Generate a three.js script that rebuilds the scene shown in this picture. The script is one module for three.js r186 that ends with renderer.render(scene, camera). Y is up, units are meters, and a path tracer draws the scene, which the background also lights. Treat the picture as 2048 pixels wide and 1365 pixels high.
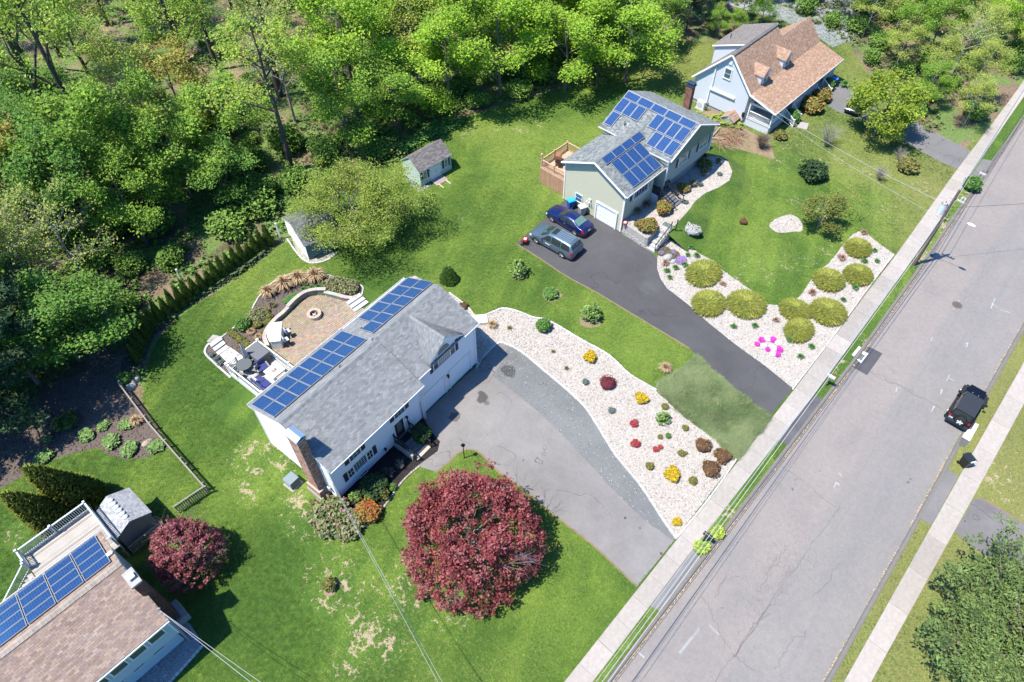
import * as THREE from 'three';
import { Sky } from 'three/addons/objects/Sky.js';
import { mergeGeometries } from 'three/addons/utils/BufferGeometryUtils.js';

// ---------- camera, sky, sun, exposure ----------
const scene = new THREE.Scene();
const camera = new THREE.PerspectiveCamera(52.3, 1024 / 682, 0.5, 3000);
camera.position.set(0, 45, 0);
{
  const yaw = 46.8 * Math.PI / 180, off = 39.1 * Math.PI / 180;       // drone looks 51 degrees down across the lots
  camera.lookAt(Math.sin(yaw) * Math.sin(off), 45 - Math.cos(off), -Math.cos(yaw) * Math.sin(off));
}
const SUN = new THREE.Vector3(-0.43, 1, -0.21).normalize();
const sky = new Sky();
sky.name = 'sky';
sky.userData = { kind: 'structure' };
sky.scale.setScalar(2000);
sky.material.uniforms.turbidity.value = 5;
sky.material.uniforms.rayleigh.value = 0.8;
sky.material.uniforms.mieCoefficient.value = 0.004;
sky.material.uniforms.sunPosition.value.copy(SUN);
if (sky.material.uniforms.cloudCoverage) sky.material.uniforms.cloudCoverage.value = 0;
scene.add(sky);
scene.environmentIntensity = 0.19;
const sun = new THREE.DirectionalLight(new THREE.Color(1, 0.92, 0.77), 4.9);
sun.name = 'sun';
sun.position.copy(SUN).multiplyScalar(150).add(new THREE.Vector3(35, 0, -25));
sun.target.position.set(35, 0, -25);
sun.castShadow = true;
sun.shadow.mapSize.set(4096, 4096);
Object.assign(sun.shadow.camera, { left: -80, right: 80, top: 80, bottom: -80, near: 1, far: 400 });
scene.add(sun, sun.target);
const renderer = new THREE.WebGLRenderer({ antialias: true });
renderer.setSize(1024, 682);
renderer.toneMapping = THREE.LinearToneMapping;
renderer.toneMappingExposure = 1.64;
renderer.shadowMap.enabled = true;
renderer.shadowMap.type = THREE.PCFSoftShadowMap;

// ---------- helpers ----------
let seed = 7;
const rnd = () => { seed = (seed + 0x6D2B79F5) | 0; let t = Math.imul(seed ^ (seed >>> 15), 1 | seed); t = (t + Math.imul(t ^ (t >>> 7), 61 | t)) ^ t; return ((t ^ (t >>> 14)) >>> 0) / 4294967296; };
const rr = (a, b) => a + (b - a) * rnd();
const gauss = () => (rnd() + rnd() + rnd() - 1.5) / 0.75;
const D2 = Math.PI / 180, V3 = (x, y, z) => new THREE.Vector3(x, y, z);
const used = {};
const numbered = n => { const k = used[n] = (used[n] ?? -1) + 1; return k ? n + '_' + String(k).padStart(3, '0') : n; };
const lerp = (a, b, t) => a + (b - a) * t, clamp = (x, a = 0, b = 1) => Math.min(b, Math.max(a, x));
const sstep = (a, b, x) => { const t = clamp((x - a) / (b - a)); return t * t * (3 - 2 * t); };
const mixc = (a, b, t) => [lerp(a[0], b[0], t), lerp(a[1], b[1], t), lerp(a[2], b[2], t)];
// value noise (optionally periodic)
const PERM = new Float32Array(65536); for (let i = 0; i < 65536; i++) PERM[i] = rnd();
const hsh = (x, y) => PERM[(Math.imul(x, 73856093) ^ Math.imul(y, 19349663)) & 65535];
function vn(x, y, per = 0) {
  const xi = Math.floor(x), yi = Math.floor(y); let fx = x - xi, fy = y - yi; fx = fx * fx * (3 - 2 * fx); fy = fy * fy * (3 - 2 * fy);
  let x0 = xi, x1 = xi + 1, y0 = yi, y1 = yi + 1;
  if (per) { x0 = ((x0 % per) + per) % per; x1 = ((x1 % per) + per) % per; y0 = ((y0 % per) + per) % per; y1 = ((y1 % per) + per) % per; }
  const a = hsh(x0, y0), b = hsh(x1, y0), c = hsh(x0, y1), d = hsh(x1, y1);
  return a + (b - a) * fx + (c - a) * fy + (a - b - c + d) * fx * fy;
}
const fbm = (x, y, o = 4, per = 0) => { let s = 0, a = 0.5, f = 1, n = 0; for (let i = 0; i < o; i++) { s += a * vn(x * f + i * 17, y * f + i * 31, per ? per * f : 0); n += a; a *= 0.5; f *= 2; } return s / n; };
const toS = c => c <= 0.0031308 ? c * 12.92 : 1.055 * Math.pow(c, 1 / 2.4) - 0.055;
const SLUT = new Uint8Array(4097); for (let i = 0; i <= 4096; i++) SLUT[i] = Math.round(255 * toS(i / 4096));
function dtex(w, h, fn, repeat = 0, color = true) {               // fn(i, j) gives linear rgb (or one value)
  const d = new Uint8Array(w * h * 4);
  for (let j = 0, k = 0; j < h; j++) for (let i = 0; i < w; i++, k += 4) {
    const c = fn(i, j);
    if (color) { d[k] = SLUT[(clamp(c[0]) * 4096) | 0]; d[k + 1] = SLUT[(clamp(c[1]) * 4096) | 0]; d[k + 2] = SLUT[(clamp(c[2]) * 4096) | 0]; }
    else d[k] = d[k + 1] = d[k + 2] = clamp(c) * 255;
    d[k + 3] = 255;
  }
  const t = new THREE.DataTexture(d, w, h, THREE.RGBAFormat);
  if (color) t.colorSpace = THREE.SRGBColorSpace;
  t.wrapS = t.wrapT = repeat ? THREE.RepeatWrapping : THREE.ClampToEdgeWrapping;
  if (repeat) t.repeat.set(1 / repeat, 1 / repeat);
  t.magFilter = THREE.LinearFilter; t.minFilter = THREE.LinearMipmapLinearFilter; t.generateMipmaps = true; t.anisotropy = 8; t.needsUpdate = true;
  return t;
}
const C = (r, g, b) => new THREE.Color().setRGB(r, g, b);
function M(rgb, rough = 0.85, o = {}) { return new THREE.MeshStandardMaterial({ color: C(...rgb), roughness: rough, metalness: 0, ...o }); }
// mesh builder: collects faces with normals, uv in metres and colours
class MB {
  constructor() { this.p = []; this.n = []; this.u = []; this.c = []; this.col = null; }
  vert(p, n, c, uv) { this.p.push(p[0], p[1], p[2]); this.n.push(n[0], n[1], n[2]);
    if (uv) this.u.push(uv[0], uv[1]); else { const ax = Math.abs(n[0]), ay = Math.abs(n[1]), az = Math.abs(n[2]); if (ay >= ax && ay >= az) this.u.push(p[0], p[2]); else if (ax > az) this.u.push(p[2], p[1]); else this.u.push(p[0], p[1]); }
    const k = c || this.col || [1, 1, 1]; this.c.push(k[0], k[1], k[2]); }
  tri(a, b, c, col, uv) { const e = [b[0] - a[0], b[1] - a[1], b[2] - a[2]], f = [c[0] - a[0], c[1] - a[1], c[2] - a[2]];
    let n = [e[1] * f[2] - e[2] * f[1], e[2] * f[0] - e[0] * f[2], e[0] * f[1] - e[1] * f[0]]; const l = Math.hypot(...n) || 1; n = n.map(v => v / l);
    this.vert(a, n, col, uv && uv[0]); this.vert(b, n, col, uv && uv[1]); this.vert(c, n, col, uv && uv[2]); return this; }
  quad(a, b, c, d, col, uv) { this.tri(a, b, c, col, uv && [uv[0], uv[1], uv[2]]); this.tri(a, c, d, col, uv && [uv[0], uv[2], uv[3]]); return this; }
  box(x, y, z, w, h, d, ry = 0, col, rz = 0) {                     // centre, size
    const cy = Math.cos(ry), sy = Math.sin(ry), cz = Math.cos(rz), sz = Math.sin(rz);
    const P = (i, j, k) => { let a = i * w / 2, b = j * h / 2; const e = k * d / 2; const a2 = a * cz - b * sz, b2 = a * sz + b * cz; return [x + a2 * cy + e * sy, y + b2, z - a2 * sy + e * cy]; };
    this.quad(P(-1, 1, 1), P(1, 1, 1), P(1, 1, -1), P(-1, 1, -1), col); this.quad(P(-1, -1, -1), P(1, -1, -1), P(1, -1, 1), P(-1, -1, 1), col);
    this.quad(P(-1, -1, 1), P(1, -1, 1), P(1, 1, 1), P(-1, 1, 1), col); this.quad(P(1, -1, -1), P(-1, -1, -1), P(-1, 1, -1), P(1, 1, -1), col);
    this.quad(P(1, -1, 1), P(1, -1, -1), P(1, 1, -1), P(1, 1, 1), col); this.quad(P(-1, -1, -1), P(-1, -1, 1), P(-1, 1, 1), P(-1, 1, -1), col); return this; }
  span(x0, y0, z0, x1, y1, z1, col) { return this.box((x0 + x1) / 2, (y0 + y1) / 2, (z0 + z1) / 2, Math.abs(x1 - x0), Math.abs(y1 - y0), Math.abs(z1 - z0), 0, col); }
  tube(a, b, ra, rb, n = 6, col, caps = true) {
    const A = V3(...a), B = V3(...b), d = B.clone().sub(A).normalize(), s = Math.abs(d.y) > 0.9 ? V3(1, 0, 0) : V3(0, 1, 0), e = d.clone().cross(s).normalize(), f = d.clone().cross(e);
    for (let i = 0; i < n; i++) {
      const t0 = i / n * 6.28319, t1 = (i + 1) / n * 6.28319, n0 = e.clone().multiplyScalar(Math.cos(t0)).addScaledVector(f, Math.sin(t0)), n1 = e.clone().multiplyScalar(Math.cos(t1)).addScaledVector(f, Math.sin(t1));
      const q = (P, N, r) => [P.x + N.x * r, P.y + N.y * r, P.z + N.z * r], m0 = n0.toArray(), m1 = n1.toArray();
      const p = [q(A, n0, ra), q(A, n1, ra), q(B, n1, rb), q(B, n0, rb)];
      this.vert(p[0], m0, col); this.vert(p[1], m1, col); this.vert(p[2], m1, col); this.vert(p[0], m0, col); this.vert(p[2], m1, col); this.vert(p[3], m0, col);
      if (caps) { this.tri(B.toArray(), p[3], p[2], col); this.tri(A.toArray(), p[1], p[0], col); }
    } return this; }
  path(pts, r, n = 6, col) { for (let i = 0; i + 1 < pts.length; i++) this.tube(pts[i], pts[i + 1], r, r, n, col, i === 0 || i === pts.length - 2); return this; }
  prism(pts, y0, y1, col) {                                        // plan outline, counter-clockwise or not; walls and top
    const sh = THREE.ShapeUtils.triangulateShape(pts.map(p => new THREE.Vector2(p[0], p[1])), []), ar = THREE.ShapeUtils.area(pts.map(p => new THREE.Vector2(p[0], p[1])));
    for (const [a, b, c] of sh) { const q = [a, b, c].map(i => [pts[i][0], y1, pts[i][1]]); const up = (q[1][2] - q[0][2]) * (q[2][0] - q[0][0]) - (q[1][0] - q[0][0]) * (q[2][2] - q[0][2]); up > 0 ? this.tri(q[0], q[1], q[2], col) : this.tri(q[0], q[2], q[1], col); }
    if (y1 > y0) for (let i = 0; i < pts.length; i++) { const a = pts[i], b = pts[(i + 1) % pts.length]; const A = [a[0], y0, a[1]], B = [b[0], y0, b[1]], Bt = [b[0], y1, b[1]], At = [a[0], y1, a[1]]; ar < 0 ? this.quad(A, B, Bt, At, col) : this.quad(B, A, At, Bt, col); }
    return this; }
  leaf(x, y, z, s, col, up = 0.5, asp = 0.6) {                     // a small bent leaf-shaped face
    let nx = gauss(), ny = Math.abs(gauss()) + up, nz = gauss(); const l = Math.hypot(nx, ny, nz); nx /= l; ny /= l; nz /= l;
    let tx = gauss(), ty = gauss(), tz = gauss(); const dt = tx * nx + ty * ny + tz * nz; tx -= dt * nx; ty -= dt * ny; tz -= dt * nz; const m = Math.hypot(tx, ty, tz) || 1; tx /= m; ty /= m; tz /= m;
    const bx = (ny * tz - nz * ty) * asp, by = (nz * tx - nx * tz) * asp, bz = (nx * ty - ny * tx) * asp, k = s * 0.18;
    const a = [x - tx * s, y - ty * s, z - tz * s], c = [x + tx * s, y + ty * s, z + tz * s], b = [x + bx * s + nx * k, y + by * s + ny * k, z + bz * s + nz * k], d = [x - bx * s + nx * k, y - by * s + ny * k, z - bz * s + nz * k];
    this.tri(a, b, c, col); this.tri(a, c, d, col); return this; }
  blade(x, y, z, dx, dy, dz, w, col) { const l = Math.hypot(dx, dz) || 1, px = -dz / l * w, pz = dx / l * w; this.tri([x - px, y, z - pz], [x + px, y, z + pz], [x + dx, y + dy, z + dz], col); return this; }
  add(g, mtx, col) { const q = (g.index ? g.toNonIndexed() : g.clone()); if (mtx) q.applyMatrix4(mtx); const P = q.attributes.position.array, N = q.attributes.normal.array; for (let i = 0; i < P.length; i += 3) this.vert([P[i], P[i + 1], P[i + 2]], [N[i], N[i + 1], N[i + 2]], col); return this; }
  geo(colors = true) { const g = new THREE.BufferGeometry(); g.setAttribute('position', new THREE.Float32BufferAttribute(this.p, 3)); g.setAttribute('normal', new THREE.Float32BufferAttribute(this.n, 3)); g.setAttribute('uv', new THREE.Float32BufferAttribute(this.u, 2)); if (colors) g.setAttribute('color', new THREE.Float32BufferAttribute(this.c, 3)); return g; }
}
const mb = () => new MB();
function put(name, g, m, parent = scene, kind) {                   // one named mesh
  const o = new THREE.Mesh(g instanceof MB ? g.geo(!!m.vertexColors) : g, m); o.name = parent === scene ? numbered(name) : name; o.castShadow = o.receiveShadow = true; if (kind) o.userData.kind = kind; parent.add(o); return o; }
function thing(name, label, category, [x, z] = [0, 0], ry = 0, group, y = 0) {
  const o = new THREE.Group(); o.name = numbered(name); o.position.set(x, y, z); o.rotation.y = ry; o.userData = { label, category }; if (group) o.userData.group = group; scene.add(o); return o; }
function tag(o, label, category, group) { o.userData.label = label; o.userData.category = category; if (group) o.userData.group = group; return o; }
function copyOf(src, [x, z], ry, sc, label, group, y = 0) { const o = src.clone(); o.name = numbered(src.userData.base || src.name.replace(/_\d+$/, '')); o.userData = { ...src.userData, label }; if (group) o.userData.group = group; o.position.set(x, y, z); o.rotation.y = ry; if (typeof sc === 'number') o.scale.setScalar(sc); else o.scale.set(...sc); scene.add(o); return o; }
// smooth closed or open curve through plan points
function curve(pts, n = 8, closed = false) { const c = new THREE.CatmullRomCurve3(pts.map(p => V3(p[0], 0, p[1])), closed, 'centripetal'); return c.getPoints(pts.length * n).map(p => [p.x, p.z]).slice(0, closed ? -1 : undefined); }
const inside = (pts, x, z) => { let r = false; for (let i = 0, j = pts.length - 1; i < pts.length; j = i++) { const [xi, zi] = pts[i], [xj, zj] = pts[j]; if ((zi > z) !== (zj > z) && x < (xj - xi) * (z - zi) / (zj - zi) + xi) r = !r; } return r; };
const bounds = pts => { let a = 1e9, b = 1e9, c = -1e9, d = -1e9; for (const [x, z] of pts) { a = Math.min(a, x); b = Math.min(b, z); c = Math.max(c, x); d = Math.max(d, z); } return [a, b, c, d]; };
function sheet(name, pts, y, m, uvBox, parent = scene, kind = 'structure', y0 = y) {
  const o = put(name, mb().prism(pts, y0, y), m, parent, kind);
  if (uvBox) { const [x0, z0, x1, z1] = uvBox, P = o.geometry.attributes.position, U = o.geometry.attributes.uv; for (let i = 0; i < P.count; i++) U.setXY(i, (P.getX(i) - x0) / (x1 - x0), (P.getZ(i) - z0) / (z1 - z0)); }
  return o; }
const ribbon = (pts, w) => { const L = [], R = []; for (let i = 0; i < pts.length; i++) { const a = pts[Math.max(0, i - 1)], b = pts[Math.min(pts.length - 1, i + 1)], dx = b[0] - a[0], dz = b[1] - a[1], l = Math.hypot(dx, dz) || 1; L.push([pts[i][0] + dz / l * w / 2, pts[i][1] - dx / l * w / 2]); R.push([pts[i][0] - dz / l * w / 2, pts[i][1] + dx / l * w / 2]); } return [...L, ...R.reverse()]; };
function along(pts, step) { const out = []; let acc = 0; for (let i = 0; i + 1 < pts.length; i++) { const [ax, az] = pts[i], [bx, bz] = pts[i + 1], l = Math.hypot(bx - ax, bz - az); while (acc <= l) { const t = acc / l; out.push([lerp(ax, bx, t), lerp(az, bz, t), Math.atan2(-(bz - az), bx - ax)]); acc += step; } acc -= l; } return out; }
const ORD = ['nearest', 'second nearest', 'third nearest', 'fourth nearest', 'fifth nearest', 'sixth nearest', 'seventh nearest', 'eighth nearest', 'ninth nearest', 'tenth nearest', 'eleventh nearest', 'twelfth nearest', 'thirteenth nearest', 'fourteenth nearest', 'fifteenth nearest', 'sixteenth nearest', 'seventeenth nearest', 'eighteenth nearest', 'nineteenth nearest', 'twentieth nearest', ...['first', 'second', 'third', 'fourth', 'fifth', 'sixth', 'seventh', 'eighth', 'ninth'].flatMap((w, i, a) => ['twenty-' + w + ' nearest']), 'thirtieth nearest', ...['first', 'second', 'third', 'fourth', 'fifth', 'sixth', 'seventh', 'eighth', 'ninth'].map(w => 'thirty-' + w + ' nearest')];
const NTH = ['first', 'second', 'third', 'fourth', 'fifth', 'sixth', 'seventh', 'eighth', 'ninth', 'tenth', 'eleventh', 'twelfth', 'thirteenth', 'fourteenth', 'fifteenth', 'sixteenth', 'seventeenth', 'eighteenth', 'nineteenth', 'twentieth', 'twenty-first', 'twenty-second', 'twenty-third', 'twenty-fourth'];

// ---------- textures of the ground ----------
const speck = dtex(512, 512, (i, j) => { const v = 0.82 + 0.2 * (rnd() - 0.5) + 0.22 * (fbm(i / 32, j / 32, 4, 16) - 0.5); return [v, v, v]; }, 3);
const grain = dtex(512, 512, (i, j) => { const v = 0.86 + 0.3 * (rnd() - 0.5) * (0.5 + vn(i / 4, j / 4, 128)) + 0.25 * (fbm(i / 64, j / 64, 4, 8) - 0.5); return [v, v, v]; }, 4);
const fineBump = dtex(256, 256, (i, j) => 0.5 + 0.5 * (rnd() - 0.5) + 0.4 * (vn(i / 3, j / 3, 86) - 0.5), 0.9, false);
const roughBump = dtex(256, 256, (i, j) => 0.6 * fbm(i / 8, j / 8, 3, 32) + 0.4 * rnd(), 1.6, false);
const GRASS = { dark: [0.031, 0.077, 0.008], mid: [0.07, 0.136, 0.014], light: [0.132, 0.196, 0.025], dry: [0.19, 0.18, 0.058], straw: [0.36, 0.275, 0.19] };
function lawnTex(box, w, h, patches, dryness, seedOff) {
  const [x0, z0, x1, z1] = box, G = 24, cells = {};
  for (const p of patches) for (let a = Math.floor((p[0] - p[2] * 1.6) / 4); a <= (p[0] + p[2] * 1.6) / 4; a++) for (let b = Math.floor((p[1] - p[2] * 1.6) / 4); b <= (p[1] + p[2] * 1.6) / 4; b++) (cells[a + ',' + b] ||= []).push(p);
  return dtex(w, h, (i, j) => {
    const x = x0 + (x1 - x0) * (i + 0.5) / w, z = z0 + (z1 - z0) * (j + 0.5) / h;
    const big = fbm(x * 0.13 + seedOff, z * 0.13, 3), sw = x * 0.42 + z * 0.9, med = 0.7 * fbm(x * 0.7 + 5, z * 0.7 + seedOff, 3) + 0.3 * sstep(0.3, 0.7, vn(sw * 1.2, x * 0.03 + 7)), fine = vn(x * 9, z * 9), fin2 = vn(x * 22 + 3, z * 22), w0 = rnd();
    let c = mixc(GRASS.dark, GRASS.mid, clamp(0.15 + 0.9 * med + 0.5 * (fine - 0.5)));
    c = mixc(c, GRASS.light, clamp(2.4 * (big - 0.42) + 1.1 * (med - 0.5) + 0.6 * (fin2 - 0.5), 0, 0.9));
    let dr = dryness(x, z) + 0.6 * (big - 0.5);
    c = mixc(c, GRASS.dry, clamp(sstep(0.45, 0.85, dr * 0.7 + 0.35 * fine + 0.25 * fin2) * 0.75));
    let st = 0; const L = cells[Math.floor(x / 4) + ',' + Math.floor(z / 4)];
    if (L) for (const p of L) { const d = Math.hypot(x - p[0], z - p[1]) / p[2]; if (d < 1.6) st = Math.max(st, p[3] * (1.25 - d)); }
    if (st > 0) c = mixc(c, GRASS.straw, clamp(sstep(0.68, 0.86, st * 0.31 + 0.62 * (1 - 2.6 * Math.abs(fbm(x * 1.7 + 9, z * 1.7, 3) - 0.5)) * (0.55 + 0.75 * fbm(x * 3.4, z * 3.4, 3)) + 0.22 * (fin2 - 0.5)), 0, 0.8));
    const k = 0.7 + 0.6 * w0 + 0.45 * (fin2 - 0.5);
    return [c[0] * k, c[1] * k, c[2] * k];
  });
}
const clipX = (pts, X, keepLess) => { const out = []; for (let i = 0; i < pts.length; i++) { const a = pts[i], b = pts[(i + 1) % pts.length], ia = keepLess ? a[0] <= X : a[0] >= X, ib = keepLess ? b[0] <= X : b[0] >= X; if (ia) out.push(a); if (ia !== ib) { const t = (X - a[0]) / (b[0] - a[0]); out.push([X, lerp(a[1], b[1], t)]); } } return out; };

// ---------- land, road ----------
const CURB_L = [[-60, -2.4], [11.54, -2.85], [43.89, -3.2], [56.8, -3.66], [73.04, -4.45], [89.9, -5.13], [130, -7.2], [400, -24]];
const CURB_R = [[-60, 7.9], [20.42, 6.6], [33.75, 6.25], [44.37, 5.85], [57.18, 5.55], [90, 4.3], [130, 2.8], [400, -10]];
const baseGround = put('ground', mb().prism([[-700, -700], [700, -700], [700, 700], [-700, 700]], -0.16, -0.16), M([0.14, 0.12, 0.08], 1), scene, 'structure');
const WOODBOX = [-20, -120, 150, 0];
const litter = dtex(2048, 1448, (i, j) => {
  const x = WOODBOX[0] + 170 * i / 2048, z = WOODBOX[1] + 120 * j / 1448, b = fbm(x * 0.25, z * 0.25, 4), f = vn(x * 7, z * 7), k = 0.6 + 0.8 * rnd();
  let c = mixc([0.09, 0.068, 0.042], [0.26, 0.185, 0.125], clamp(b * 1.5 - 0.3 + 0.4 * (f - 0.5)));
  c = mixc(c, [0.1, 0.18, 0.035], clamp(sstep(0.4, 0.62, fbm(x * 0.5 + 40, z * 0.5, 3) + 0.2 * (f - 0.5)) * 0.8));
  return [c[0] * k, c[1] * k, c[2] * k]; });
const woodFloorMat = M([1, 1, 1], 1, { map: litter, bumpMap: roughBump, bumpScale: 0.03 });
sheet('woodland_floor', [...CURB_L, [400, -500], [-400, -500], [-400, -2.4]], 0, woodFloorMat, WOODBOX, scene, 'structure', -0.1);
// road surface with its seams, cracks, tar and survey paint
const RB = [5, -9, 101, 9];
const roadTex = (() => {
  const w = 2048, h = 512, kx = w / (RB[2] - RB[0]), kz = h / (RB[3] - RB[1]), mask = new Float32Array(w * h), tone = new Float32Array(w * h).fill(1), paint = new Float32Array(w * h);
  const stamp = (A, x, z, r, v) => { const i0 = (x - RB[0]) * kx, j0 = (z - RB[1]) * kz; for (let j = Math.floor(j0 - r * kz - 1); j <= j0 + r * kz + 1; j++) for (let i = Math.floor(i0 - r * kx - 1); i <= i0 + r * kx + 1; i++) { if (i < 0 || j < 0 || i >= w || j >= h) continue; const d = Math.hypot((i - i0) / kx, (j - j0) / kz); const q = v * clamp(1.3 - d / (r + 0.012)); if (q > A[j * w + i]) A[j * w + i] = q; } };
  const line = (A, a, b, r, v, wob = 0, sd = 0) => { const l = Math.hypot(b[0] - a[0], b[1] - a[1]), n = Math.ceil(l / 0.025); for (let k = 0; k <= n; k++) { const t = k / n, s = t * l; const o = wob * ((fbm(s * 0.9 + sd, sd, 3) - 0.5) * 2 + 0.5 * (vn(s * 5, sd + 9) - 0.5)); stamp(A, lerp(a[0], b[0], t) + o * (b[1] - a[1]) / l, lerp(a[1], b[1], t) - o * (b[0] - a[0]) / l, r, v * (0.55 + 0.6 * vn(s * 2, sd))); } };
  // lane seam and joints
  line(mask, [15.77,1.68], [31.50,1.83], 0.012, 0.8, 0.12, 3); line(mask, [17.91,1.78], [22.18,1.79], 0.03, 1, 0.1, 3);
  line(mask, [31.50,1.83], [41.58,1.45], 0.008, 0.3, 0.05, 4); line(mask, [41.58,1.45], [54.62,0.99], 0.008, 0.35, 0.08, 4); line(mask, [54.62,0.99], [68.69,0.74], 0.008, 0.35, 0.08, 5);
  line(mask, [31.79,-2.63], [31.21,1.71], 0.012, 0.7, 0.25, 7); line(mask, [44.05,-1.94], [44.66,3.80], 0.02, 0.8, 0.35, 8); line(mask, [44.52,-1.44], [44.63,1.63], 0.014, 0.7, 0.3, 12);
  line(mask, [45.98,-1.67], [45.40,-0.25], 0.01, 0.6, 0.2, 14); line(mask, [55.88,-2.70], [56.52,-0.81], 0.012, 0.6, 0.2, 15); line(mask, [59.18,-3.29], [57.03,-2.09], 0.01, 0.6, 0.2, 16); line(mask, [66.32,0.30], [55.01,0.84], 0.01, 0.5, 0.3, 17);
  line(mask, [56.53,0.99], [56.85,3.93], 0.01, 0.5, 0.3, 18); line(mask, [53.67,2.23], [51.01,2.11], 0.01, 0.5, 0.2, 19); line(mask, [40.74,0.32], [41.68,0.16], 0.01, 0.5, 0.1, 20); line(mask, [35.77,-0.32], [37.83,0.58], 0.01, 0.5, 0.2, 21);
  for (const [a, b] of [[[20.21,-0.79], [21.86,-1.32]], [[21.04,-1.20], [22.38,-0.60]], [[22.28,0.61], [25.26,0.78]], [[24.27,0.58], [26.38,0.41]], [[19.47,-1.74], [18.11,1.41]], [[22.18,1.79], [25.36,1.74]], [[17.85,1.57], [18.16,3.18]], [[18.92,4.14], [22.24,4.17]], [[24.59,3.39], [27.76,3.95]], [[19.78,1.85], [21.71,2.06]]]) line(mask, a, b, 0.012, 0.75, 0.4, a[0]);
  seed = 99; for (let k = 0; k < 200; k++) { const c = [24.53,1.20], x = c[0] + gauss() * 4, z = c[1] + gauss() * 1.3, a = rnd() * 6.28, l = rr(0.2, 0.8); line(mask, [x, z], [x + Math.cos(a) * l, z + Math.sin(a) * l], 0.006, 0.42, 0.08, k); }
  for (const [p, r] of [[[30.47,-1.21], 0.09], [[31.30,-1.42], 0.05], [[30.95,-1.29], 0.04], [[36.66,4.59], 0.12], [[37.03,4.59], 0.07], [[33.14,-0.47], 0.04], [[24.34,-1.94], 0.05], [[19.89,-0.34], 0.05]]) for (let k = 0; k < 12; k++) stamp(mask, p[0] + gauss() * r * 0.5, p[1] + gauss() * r * 0.4, r * 0.5, 0.9);
  // pale survey paint: small sevens, tees and a cross
  const P = (pts, r = 0.022, v = 1) => { for (let i = 0; i + 1 < pts.length; i++) line(paint, pts[i], pts[i + 1], r, v, 0.01, i); };
  P([[59.42,2.59], [57.91,2.76]]); P([[58.59,2.59], [58.42,3.16]]); P([[58.33,3.41], [58.52,4.14]]); P([[52.39,2.64], [52.65,2.78], [52.10,2.86]]); P([[48.25,2.98], [47.54,3.03]]); P([[47.94,3.01], [47.92,3.48]]); P([[46.24,3.03], [46.41,3.12], [45.88,3.20]]); P([[44.29,3.24], [44.42,3.31], [43.83,3.33]]); P([[50.70,0.44], [51.17,0.39]]); P([[50.43,-3.33], [50.36,-3.06]]); P([[57.04,0.35], [56.80,0.40]]); P([[55.55,0.48], [55.68,0.38]]); P([[44.18,0.43], [43.72,0.54]]);
  P([[33.95,0.60], [33.84,0.89]]); P([[32.61,0.87], [33.11,0.82], [33.10,1.05]]); P([[14.07,-2.97], [14.08,-2.19]], 0.03); P([[17.77,-0.67], [15.81,-0.75]], 0.08, 0.35); P([[18.43,-0.35], [18.36,0.41]], 0.03, 0.6);
  return dtex(w, h, (i, j) => {
    const x = RB[0] + i / kx, z = RB[1] + j / kz, k = j * w + i, seam = lerp(1.96, -0.33, clamp((x - 16) / 52.7));
    const b = fbm(x * 0.3, z * 0.5, 4), f = 0.9 + 0.2 * rnd() + 0.1 * (vn(x * 5, z * 5) - 0.5);
    let c = mixc([0.238, 0.21, 0.194], [0.214, 0.199, 0.188], sstep(-0.3, 0.3, z - seam)); c = mixc(c, [0.182, 0.177, 0.174], clamp((b - 0.45) * 1.6, 0, 0.8)); c = mixc(c, [0.245, 0.222, 0.21], clamp((0.42 - b) * 2, 0, 0.7));
    c = mixc(c, [0.19, 0.185, 0.18], 0.5 * clamp(1 - Math.abs(z - seam - 2.6 - 0.15 * vn(x * 0.3, 3)) / 0.25));
    c = mixc(c, [0.05, 0.045, 0.042], clamp(mask[k] * 0.75)); c = mixc(c, [0.5, 0.62, 0.66], clamp(paint[k] * 0.75));
    return [c[0] * f, c[1] * f, c[2] * f]; });
})();
const road = sheet('road', [...CURB_L, ...[...CURB_R].reverse()], -0.12, M([1, 1, 1], 0.9, { map: roadTex, bumpMap: fineBump, bumpScale: 0.006 }), RB);
const rightVerge = [...CURB_R, [400, 300], [-60, 300]];
const dryRight = (x, z) => 0.85;
const RV = [15, 4, 75, 34];
sheet('verge_lawn_across_road', rightVerge, 0, M([1, 1, 1], 1, { map: lawnTex(RV, 1536, 768, [[41.30,9.43], [42.58,8.36], [41.11,8.88], [40.76,8.96], [40.40,10.14]].map(p => [p[0], p[1], 2.2, 0.55]), dryRight, 61), bumpMap: roughBump, bumpScale: 0.04 }), RV, scene, 'structure', -0.1);
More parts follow.
